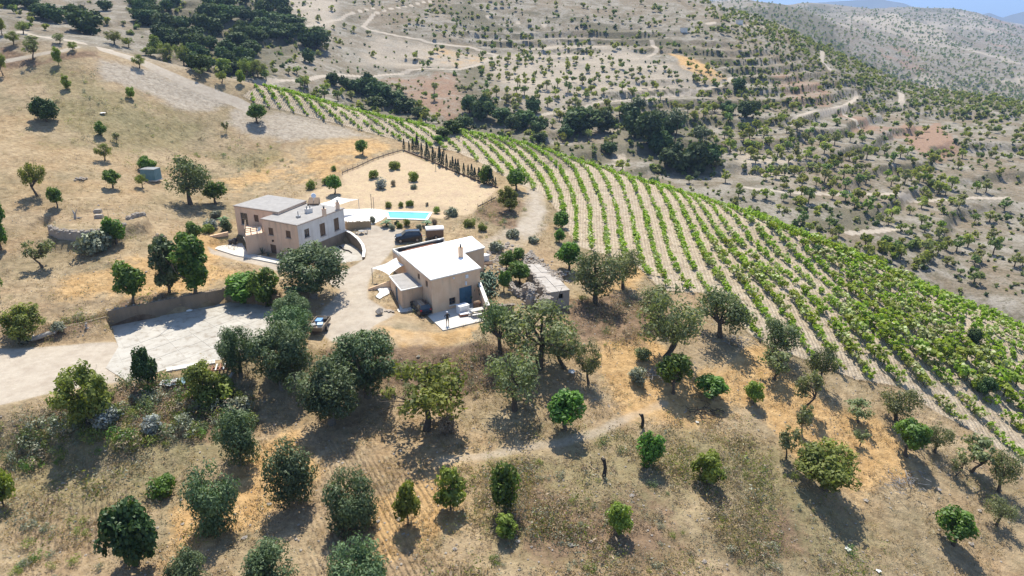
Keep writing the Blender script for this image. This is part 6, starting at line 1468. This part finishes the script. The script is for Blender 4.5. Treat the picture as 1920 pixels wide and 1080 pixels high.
def litter():
    for px, py, hpx, lb in ((1203,801,26,'charred upright stump beside the pale path'),(1132,893,36,'charred curved stump in the grey scrub')):
        b = at(px,py); h=hpx*np.linalg.norm(b-CAM)/FPX; mb=MB().tube([b-[0,0,.2],b+[.1,0,h*.5],b+[-.05,.1,h]],[.22,.17,.15],7).tube([b+[0,0,h*.75],b+[-.35,0,h*1.08]],[.11,.06],5); single('charred_stump', mb, M_CHAR, lb, 'stump', tuple(b))
    for px, py, lb in ((1320,778,'heap of dark cut branches under the leaning tree'),(1225,700,'scatter of grey cut branches beside the tall almond'),(1685,905,'grey heap of dry twigs on the straw slope'),(1375,640,'bluish grey pile of prunings under the dark olive')):
        b = at(px,py); q=np.random.default_rng(px); mb=MB()
        for k in range(70): c=b+[q.normal()*1.2,q.normal()*.8,q.uniform(.02,.5)]; d=q.normal(size=3)*[1,1,.25]; d/=np.linalg.norm(d); L=q.uniform(.5,1.5); mb.tube([c-d*L/2,c+q.normal(size=3)*.05,c+d*L/2],[.035,.03,.015],4,cap=False)
        o=single('branch_heap', mb, M_CHAR if px in (1320,) else M_DEADG, lb, 'branches', tuple(b)); o['kind']='stuff'
    for px, py, r, m, lb, nm in ((1072,700,.45,M_WHITE,'crumpled white sack lying under the slim grey tree','white_sack'),(1647,1072,.25,M_WHITE,'small white object near the lower frame edge','white_stone'),(1590,1032,.32,M_LIMEPAINT,'pale yellowish flat stone in the grey scrub','pale_stone'),(1760,920,.3,M_STONE,'dark rock on the bare straw slope','dark_rock'),(193,214,.6,M_WHITEROOF,'white stone slab lying in the upper meadow','white_slab'),(1307,793,.2,M_LIMEPAINT,'cut pale log end in the branch heap','log_end')):
        b=at(px,py); single(nm, MB().rock((b[0],b[1],b[2]+r*.4), r, px, 0, .7 if r < .5 else .25), m, lb, 'sack' if 'sack' in nm else 'stone', tuple(b))
    for k,(px,py,s,lb) in enumerate(((1386,45,5,'tiny white hut high on the far ridge'),(1282,60,4,'tiny white hut beside the far hillside track'))):
        b=at(px,py); t=thing('white_hut', lb, 'hut', tuple(b)); part('wall', MB().box((b[0],b[1],b[2]+1), (3,3,2.6), .3), M_LIMEPAINT, t); part('roof', MB().box((b[0],b[1],b[2]+2.36), (3.3,3.3,.15), .3), M_EDGE, t)
M_DEADG = surface('grey_twigs', (.22,.21,.2), (.34,.325,.31), 4, .95, .02)
litter()
# ------------------------------------------------------------------ garden plants
def ball(px, py, wpx, hpx, mat, label, name='round_shrub', group=None):
    b = at(px, py); d = np.linalg.norm(b - CAM); fw = project(b)[0][2]; w = 1.0*wpx*fw/FPX; h = max(.5*w, (hpx*fw/FPX - .25*w*.4)/.95); q = np.random.default_rng(int(px*7+py))
    V, F, t, Bc, Br = crown_cloud(q, (w/2,w/2,h*.62), h*.42, 22, 1500, max(.07, w*.055), blob_r=(.35,.55), up=.5, shell=.85)
    o = thing(name, label, 'shrub', b, group); link('foliage', mesh_np('foliage', V, F, mat, attrs={'tone': t}), o)
    mb = MB(); q2 = random.Random(px)
    for k in range(4): mb.tube([[0,0,-.15],[q2.uniform(-.3,.3)*w,q2.uniform(-.3,.3)*w,h*.6]], [.05,.02], 4, cap=False)
    link('stem', mb.mesh('stem', M_BARK), o)
B_ = 'round shrubs of the garden lawn'
for a in ((740,317,25,20,M_LIME,'largest round shrub at the top corner of the garden'),(700,334,21,17,M_LIME,'round shrub left of the white oleander in the garden'),(775,339,25,20,M_LIME,'bright round shrub uphill of the small grey cushion'),
          (729,389,15,13,M_LIME,'round shrub behind the pool, nearest the brown poles'),(752,388,10,11,M_LIME,'small round shrub behind the pool beside a touching pair'),(765,386,10,11,M_LIME,'first of a touching pair of shrubs behind the pool'),(772,386,10,13,M_LIME,'second and taller of a touching pair of shrubs behind the pool'),(819,400,14,15,M_LIME,'bright shrub at the far end of the pool'),(801,385,7,6,M_DRY,'small brown tuft behind the pool'),
          (583,354,22,19,M_LIME,'bright shrub by the garden fence nearest the upper house'),(612,345,18,13,M_LIME,'shrub beside the lollipop tree'),(626,320,12,11,M_LIME,'small shrub high by the garden fence')): ball(*a, group=B_)
ball(776,354,14,10,M_SAGE,'small grey cushion shrub in the garden'); ball(715,354,24,24,M_BLUEGREY,'white-flowered oleander in the garden','oleander'); ball(738,349,10,14,M_DRY,'dry twiggy plant beside the oleander','dry_shrub')
for a in ((735,431,13,14,M_SAGE,'dusty green shrub in the bed before the pool'),(749,427,14,12,M_LIME,'yellow-green shrub in the middle of the pool bed'),(763,424,14,18,M_LIME,'tall bright shrub at the rim of the pool'),(787,431,14,12,M_SAGE,'low shrub under the second palm by the pool'),(699,419,11,18,M_SAGE,'thin shrub at the corner of the pool terrace'),(815,424,12,16,M_DRY,'brown dry shrub beside the second palm'),(744,420,10,8,M_OLIVE,'dark shrub behind the pool bed')): ball(*a, group='shrubs in the bed before the pool')
for a in ((397,430,30,22,M_BLUEGREY,'silver ball shrub in the bed by the upper house','silver_shrub'),(425,432,24,30,M_OLIVE,'dark shrub behind the planter wall'),(392,436,30,12,M_LIME,'low green plants before the silver ball shrub'),(405,408,26,12,M_SAGE,'grey-green shrub at the meadow edge above the silver ball')): ball(*a)
for a in ((200,795,60,40,M_BLUEGREY,'pale blue-grey cushion shrub on the bank under the leafy tree'),(288,808,44,34,M_BLUEGREY,'second blue-grey cushion shrub lower on the bank'),(180,470,70,30,M_SAGE,'broad grey-green shrub below the curved terrace wall'),(410,752,82,56,M_ALMOND,'wide olive-coloured shrub on the bank beside the bushy tree'),(305,925,56,40,M_BRIGHT,'fresh green ground shrub above the fig bush'),(110,620,30,20,M_SAGE,'grey-green tuft behind the driftwood log'),(40,645,30,16,M_SAGE,'pale green cushion beside the driftwood log'),(448,780,60,40,M_SAGE,'tall dry-green shrub above the narrow dark olive'),
          (930,470,34,14,M_SAGE,'grey-green cushion between the house and the pale track'),(960,445,30,16,M_SAGE,'sage shrub on the bank beside the pale track'),(880,425,26,14,M_ALMOND,'low scrub above the white roof'),(905,432,20,16,M_ALMOND,'low scrub plant beside the grey cushion'),(1000,455,24,14,M_SAGE,'sage cushion on the pale track'),(845,405,30,12,M_SAGE,'low grey scrub between pool and pale track'),(1195,720,36,40,M_SAGE,'grey-green shrub left of the dense green tree'),(1205,675,30,30,M_ALMOND_GREY,'low twiggy shrub under the tall open almond'),(840,810,40,40,M_DRY,'dry twiggy shrub under the yellow-green almond')): ball(*a)
# palms
def palm(px, py, wpx, label):
    b = at(px, py); d = np.linalg.norm(b-CAM); R = wpx*d/FPX/2; q = np.random.default_rng(px); o = thing('palm', label, 'palm', b); mb = MB(); n = 0
    h = .55*R
    for k in range(20):
        a = k*2.4+q.uniform(-.2,.2); el = q.uniform(.1,1.15); L = R*q.uniform(.85,1.1); pts = []
        for s in np.linspace(0,1,6): pts.append([math.cos(a)*L*s*math.cos(el*(1-s*.5)), math.sin(a)*L*s*math.cos(el*(1-s*.5)), h + L*(math.sin(el)*s - .55*s*s)])
        pts = np.array(pts); sd = np.array([-math.sin(a), math.cos(a), 0])
        for i in range(5):
            w0, w1 = .22*R*(1-abs(i/5-.4))*.9, .22*R*(1-abs((i+1)/5-.4))*.9*(1 if i < 4 else .1)
            for sg in (1,-1): mb.add([pts[i],pts[i+1],pts[i+1]+sd*sg*w1+[0,0,-.1*w1],pts[i]+sd*sg*w0+[0,0,-.1*w0]],[(0,1,2,3)])
    link('fronds', mb.mesh('fronds', M_PALMLEAF), o); link('trunk', MB().cyl((0,0,-.3),(0,0,h),.18,.16,8).mesh('trunk', M_BARK), o)
M_PALMLEAF = surface('palm_leaf', (.045,.10,.03), (.10,.19,.06), 3, .5, 0)
M_AGAVE = surface('agave_leaf', (.10,.12,.09), (.19,.21,.16), 3, .6, 0)
palm(725,425,26,'dark green palm at the near corner of the pool'); palm(800,424,24,'second palm, near the far end of the pool'); palm(420,420,26,'small palm behind the planter wall'); palm(553,555,44,'spiky palm at the yard end of the retaining wall')
def agave(px, py, wpx, label):
    b = at(px,py); R = wpx*np.linalg.norm(b-CAM)/FPX/2; o = thing('agave', label, 'agave', b); q = np.random.default_rng(px); mb = MB()
    for k in range(16):
        a=k*2.4; el=q.uniform(.5,1.4); v=np.array([math.cos(a)*math.cos(el),math.sin(a)*math.cos(el),math.sin(el)])*R*1.5; s=np.array([-math.sin(a),math.cos(a),0])*.09*R; mb.add([-s,s,v*.5+s*.8,v,v*.5-s*.8],[(0,1,2,3,4)])
    link('leaves', mb.mesh('leaves', M_AGAVE), o)
agave(492,476,18,'spiky plant left of the brown front door'); agave(503,480,14,'smaller spiky plant right against the brown front door')
# prickly pear
def cactus():
    b = at(912, 562); q = np.random.default_rng(3); o = thing('prickly_pear', 'tall grey-green prickly pear against the side of the lower house', 'cactus', b); V_ = []; F_ = []; T_ = []; n = 0; th = np.arange(8)*math.pi/4
    for k in range(420):
        u = q.normal(size=2); c = np.array([u[0]*.75, u[1]*1.6+1.6, q.uniform(.15,1)**.8*3.0*(1-.10*abs(u[1]))]); r = q.uniform(.17,.27); nn = q.normal(size=3); nn[2]*=.35; nn/=np.linalg.norm(nn); a=np.cross(nn,[0,0,1.]); a/=np.linalg.norm(a); up=np.cross(a,nn)
        ring = c + r*(np.cos(th)[:,None]*a*.72+np.sin(th)[:,None]*up); V=np.vstack([ring,[c+nn*.05],[c-nn*.05]]); V_.append(V); F_ += [[n+i,n+(i+1)%8,n+8] for i in range(8)]+[[n+(i+1)%8,n+i,n+9] for i in range(8)]; T_.append(np.full(10,q.random())); n+=10
    me = mesh_np('pads', np.vstack(V_), np.array(F_), M_CACTUS, attrs={'tone':np.concatenate(T_)}); c = link('pads', me, o); c['kind']='stuff'; link('trunk', MB().tube([[0,.5,-.3],[0,.8,1.2]],[.2,.15],7).tube([[0,2,-.3],[.1,2,1.4]],[.2,.15],7).mesh('trunk', M_BARK_PALE), o)
cactus()
# cypress row
def cypress_mesh(seed):
    q=np.random.default_rng(seed); n=520; s=q.random(n)**.75; z=.12+s*2.3; R=.30*np.sin(np.pi*np.clip((z/2.45)**.7,0,1))**.7*(1.05-z/2.9)+.03; a=q.uniform(0,6.28,n); rr=R*q.uniform(.7,1.1,n)
    P=np.c_[rr*np.cos(a),rr*np.sin(a),z]; N_=np.c_[np.cos(a),np.sin(a),np.full(n,.5)]+q.normal(size=(n,3))*.4; V,F=leaf_quads(P,N_,.085,q,.6)
    return mesh_np('crown',V,F,M_CYPRESS,attrs={'tone':np.repeat(q.random(n),4)})
CY=[cypress_mesh(k) for k in range(3)]; CYT=MB().cyl((0,0,-.2),(0,0,.4),.05,.04,6).mesh('trunk',M_BARK)
q=random.Random(4)
for k,(x,y,h,w) in enumerate([(290,240,125,1),(365,250,110,.9),(420,262,150,1),(480,270,180,1.5),(545,325,150,.9),(592,340,70,.9),(625,365,180,1.3),(658,372,90,.8),(712,415,170,1.2),(745,400,110,.9),(808,465,230,1.1),(852,475,165,1),(866,320,80,.8),(907,505,160,.9),(960,515,100,1.1),(995,525,150,1.1),(1038,570,160,1),(1075,595,175,1.1),(1155,605,140,1),(1218,615,130,1),(1268,645,160,1.2),(1312,672,140,1.4),(1375,700,165,1.4),(1455,735,180,1.3),(1540,745,190,1.7),(1580,750,100,.9),(1612,775,110,.9)]):
    px,py=720+x/7.71,250+y/7.71; b=at(px,py); d=np.linalg.norm(b-CAM); s=h/7.71*d/FPX/2.45/.97; o=thing('cypress', ('%s young cypress in the row along the garden, counting from its upper end' % ORD[k]), 'cypress', b, 'young cypresses in a row along the garden'); o.scale=(s*w*.95+.4,s*w*.95+.4,s*1.22); o.rotation_euler=(0,0,q.uniform(0,6)); link('crown',CY[k%3],o); link('trunk',CYT,o)
# ------------------------------------------------------------------ ground cover: dry grass, weeds, stones
def clumps(name, mats, n, spots, leaves, R, size, kindp=None):
    q=np.random.default_rng(len(name)); P=[]
    for k in range(6):
        c=q.normal(size=(leaves,3))*np.array(R)*.5; c[:,2]=np.abs(c[:,2]); N_=c*[1,1,.4]+q.normal(size=(leaves,3))*.25; N_[:,2]+=.15; V,F=leaf_quads(c,N_,size,q,.35); P.append((V,F,np.repeat(q.random(leaves),4)))
    Vs,Fs,Ts,Ms=[],[],[],[]; m=0
    ZZ=ground_z([p[0] for p in spots],[p[1] for p in spots])
    for i,(x,y,s,kd) in enumerate(spots):
        V,F,t=P[q.integers(6)]; a=q.uniform(0,6.28); ca,sa=math.cos(a),math.sin(a); z=ZZ[i]; Vs.append((V*s)@np.array([[ca,sa,0],[-sa,ca,0],[0,0,1]])+[x,y,z-.02]); Fs.append(F+m); m+=len(V); Ts.append(t); Ms.append(np.full(len(F),kd))
    o=link(name, mesh_np(name,np.vstack(Vs),np.vstack(Fs),mats,np.concatenate(Ms),{'tone':np.concatenate(Ts)})); o['kind']='stuff'
BLOCK=[PATIO[:, :2], np.array([H2[k] for k in ('FL','FR','NT','RR','BR','BL')]), np.array(ANX), np.array([F_L,F_F,F_R,F_B]), np.array([B_L,B_F,B_R,B_B]), TERR, YARD[:, :2], POOLP[:, :2], COURT, RUINP]
def free(x,y):
    if cover('road',x,y)>.15: return False
    return not any(in_poly(p,np.array(x),np.array(y)) for p in BLOCK)
def sprinkle(n, fn, seed, rmax=150):
    q=np.random.default_rng(seed); m=n*6; a=np.radians(q.uniform(-43,42,m)); r=np.exp(q.uniform(math.log(37),math.log(rmax),m)); x,y=r*np.sin(a),r*np.cos(a)
    ok=fn(q,x,y,m)&(cover('road',x,y)<=.15)
    for p in BLOCK: ok&=~in_poly(p,x,y)
    return x[ok][:n],y[ok][:n],q
def fn_weed(q,x,y,m):
    g,s=cover('green',x,y),cover('scrub',x,y)
    return (cover('vine',x,y)<.3)&(cover('garden',x,y)<.3)&(q.random(m)<(.10+.95*g+1.1*s)*smooth(.2,.62,vnoise(x/4,y/4,77)))
def weeds():
    x,y,q=sprinkle(6800,fn_weed,31,185); g,s=cover('green',x,y),cover('scrub',x,y); n=len(x)
    kd=np.where(g>=s,q.choice(5,n,p=[.22,.22,.28,.24,.04]),q.choice(5,n,p=[.15,.2,.40,.20,.05])); return list(zip(x,y,np.clip(np.exp(q.normal(-.42,.45,n)),.3,1.8)*np.where(g+s>.3,1.15,.8),kd))
clumps('weeds',[M_SAGE,M_ALMOND,M_DRY,M_STRAW,M_LIME],0,weeds(),46,(.8,.8,.95),.088)
def fn_grass(q,x,y,m):
    return (cover('bare',x,y)<.5)&(cover('garden',x,y)<.3)&((cover('vine',x,y)<.3)|(q.random(m)<.2))&(q.random(m)<smooth(.3,.7,vnoise(x/2.2,y/2.2,88))+.2)
def grass():
    x,y,q=sprinkle(27000,fn_grass,32); n=len(x); dk=cover('scrub',x,y)+cover('green',x,y)*.6>.4
    return list(zip(x,y,q.uniform(.4,1.0,n),np.where(dk,q.choice(3,n,p=[.25,.55,.2]),q.choice(3,n,p=[.62,.28,.10]))))
clumps('dry_grass',[M_STRAW,M_DRY,M_SAGE],0,grass(),8,(.40,.40,.42),.11)
def stones():
    X,Y,q=sprinkle(2600,lambda q,x,y,m: q.random(m)<.9,66,130); mb=MB()
    for k,(x,y) in enumerate(zip(X,Y)):
        mb.rock((x,y,float(ground_z(x,y))+.03), q.uniform(.05,.14)*(1 if q.random()<.95 else 2.2), k)
    o=link('field_stones', mb.mesh('field_stones', M_STONE)); o['kind']='stuff'
stones()

# low bushes that fill the scrubby banks
def bank_scrub():
    q = np.random.default_rng(71); it = []
    P = []
    for k in range(6):
        V, F, t, Bc, Br = crown_cloud(q, (.85,.85,.7), .42, 12, 230, .085, blob_r=(.3,.5), up=.4, slim=.4, shell=.7); P.append((V, F, t, np.zeros(len(F), int)))
    kinds = [M_ALMOND, M_SAGE, M_DRY, M_DOLIVE, M_BRIGHT]
    for pp, n, pr, s0, s1 in (([(90,770),(220,725),(330,712),(465,735),(480,800),(400,835),(240,850),(60,880),(-30,850),(-30,800)], 210, [.30,.22,.24,.18,.06], .6, 1.7),
                      ([(600,665),(760,655),(900,645),(1000,670),(980,740),(860,760),(740,740),(690,720)], 46, [.12,.14,.60,.10,.04], .4, 1.1),
                      ([(940,880),(1180,820),(1420,820),(1600,1010),(1600,1100),(900,1100)], 95, [.22,.34,.34,.05,.05], .35, .95),
                      ([(1070,560),(1180,545),(1260,600),(1200,660),(1080,650)], 26, [.1,.2,.6,.1,0], .4, 1.0),
                      ([(60,960),(200,980),(190,1090),(20,1090)], 22, [.3,.4,.2,.05,.05], .5, 1.2),
                      ([(360,270),(520,265),(560,320),(420,350),(380,320)], 26, [.3,.35,.25,.05,.05], .4, 1.0),
                      ([(100,130),(200,160),(430,240),(300,290),(100,230)], 20, [.25,.4,.3,.05,0], .4, .9),
                      ([(880,400),(960,365),(985,390),(980,450),(930,470),(890,440)], 30, [.25,.4,.25,.05,.05], .4, 1.0),
                      ([(120,600),(330,560),(320,585),(210,590),(120,615)], 24, [.15,.25,.5,.05,.05], .4, .9)):
        poly = pxpoly(pp); lo, hi = poly.min(0), poly.max(0); k = 0
        while k < n:
            x, y = q.uniform(lo[0], hi[0]), q.uniform(lo[1], hi[1])
            if not in_poly(poly, np.array(x), np.array(y)): continue
            k += 1
            if not free(x, y): continue
            it.append((np.array([x, y, float(ground_z(x, y)) - .05]), s0 + (s1 - s0) * q.random() ** 1.6, int(q.choice(5, p=pr)), q.uniform(0, 6.28), int(q.integers(6))))
    joined('bank_scrub', it, P, kinds + [M_BARK])
bank_scrub()
# ------------------------------------------------------------------ the air between here and the far hills
def haze():
    m = bpy.data.materials.new('haze'); m.use_nodes = True; nt = m.node_tree
    for n in list(nt.nodes):
        if n.type != 'OUTPUT_MATERIAL': nt.nodes.remove(n)
    out = next(n for n in nt.nodes if n.type == 'OUTPUT_MATERIAL')
    v = nt.nodes.new('ShaderNodeVolumePrincipled'); v.inputs['Color'].default_value = (.42,.63,1.0,1); v.inputs['Density'].default_value = HAZE; v.inputs['Anisotropy'].default_value = .25
    nt.links.new(v.outputs[0], out.inputs['Volume'])
    x = 19500; z0, z1 = float(min(GZ.min(), -425)) - 1, float(max(GZ.max(), 700)) + 60
    mb = MB().box((0, 6500, (z0 + z1) / 2), (2*x, 2*16000, z1 - z0))
    o = link('haze', mb.mesh('haze', m)); o['kind'] = 'stuff'
HAZE = .00014
haze()
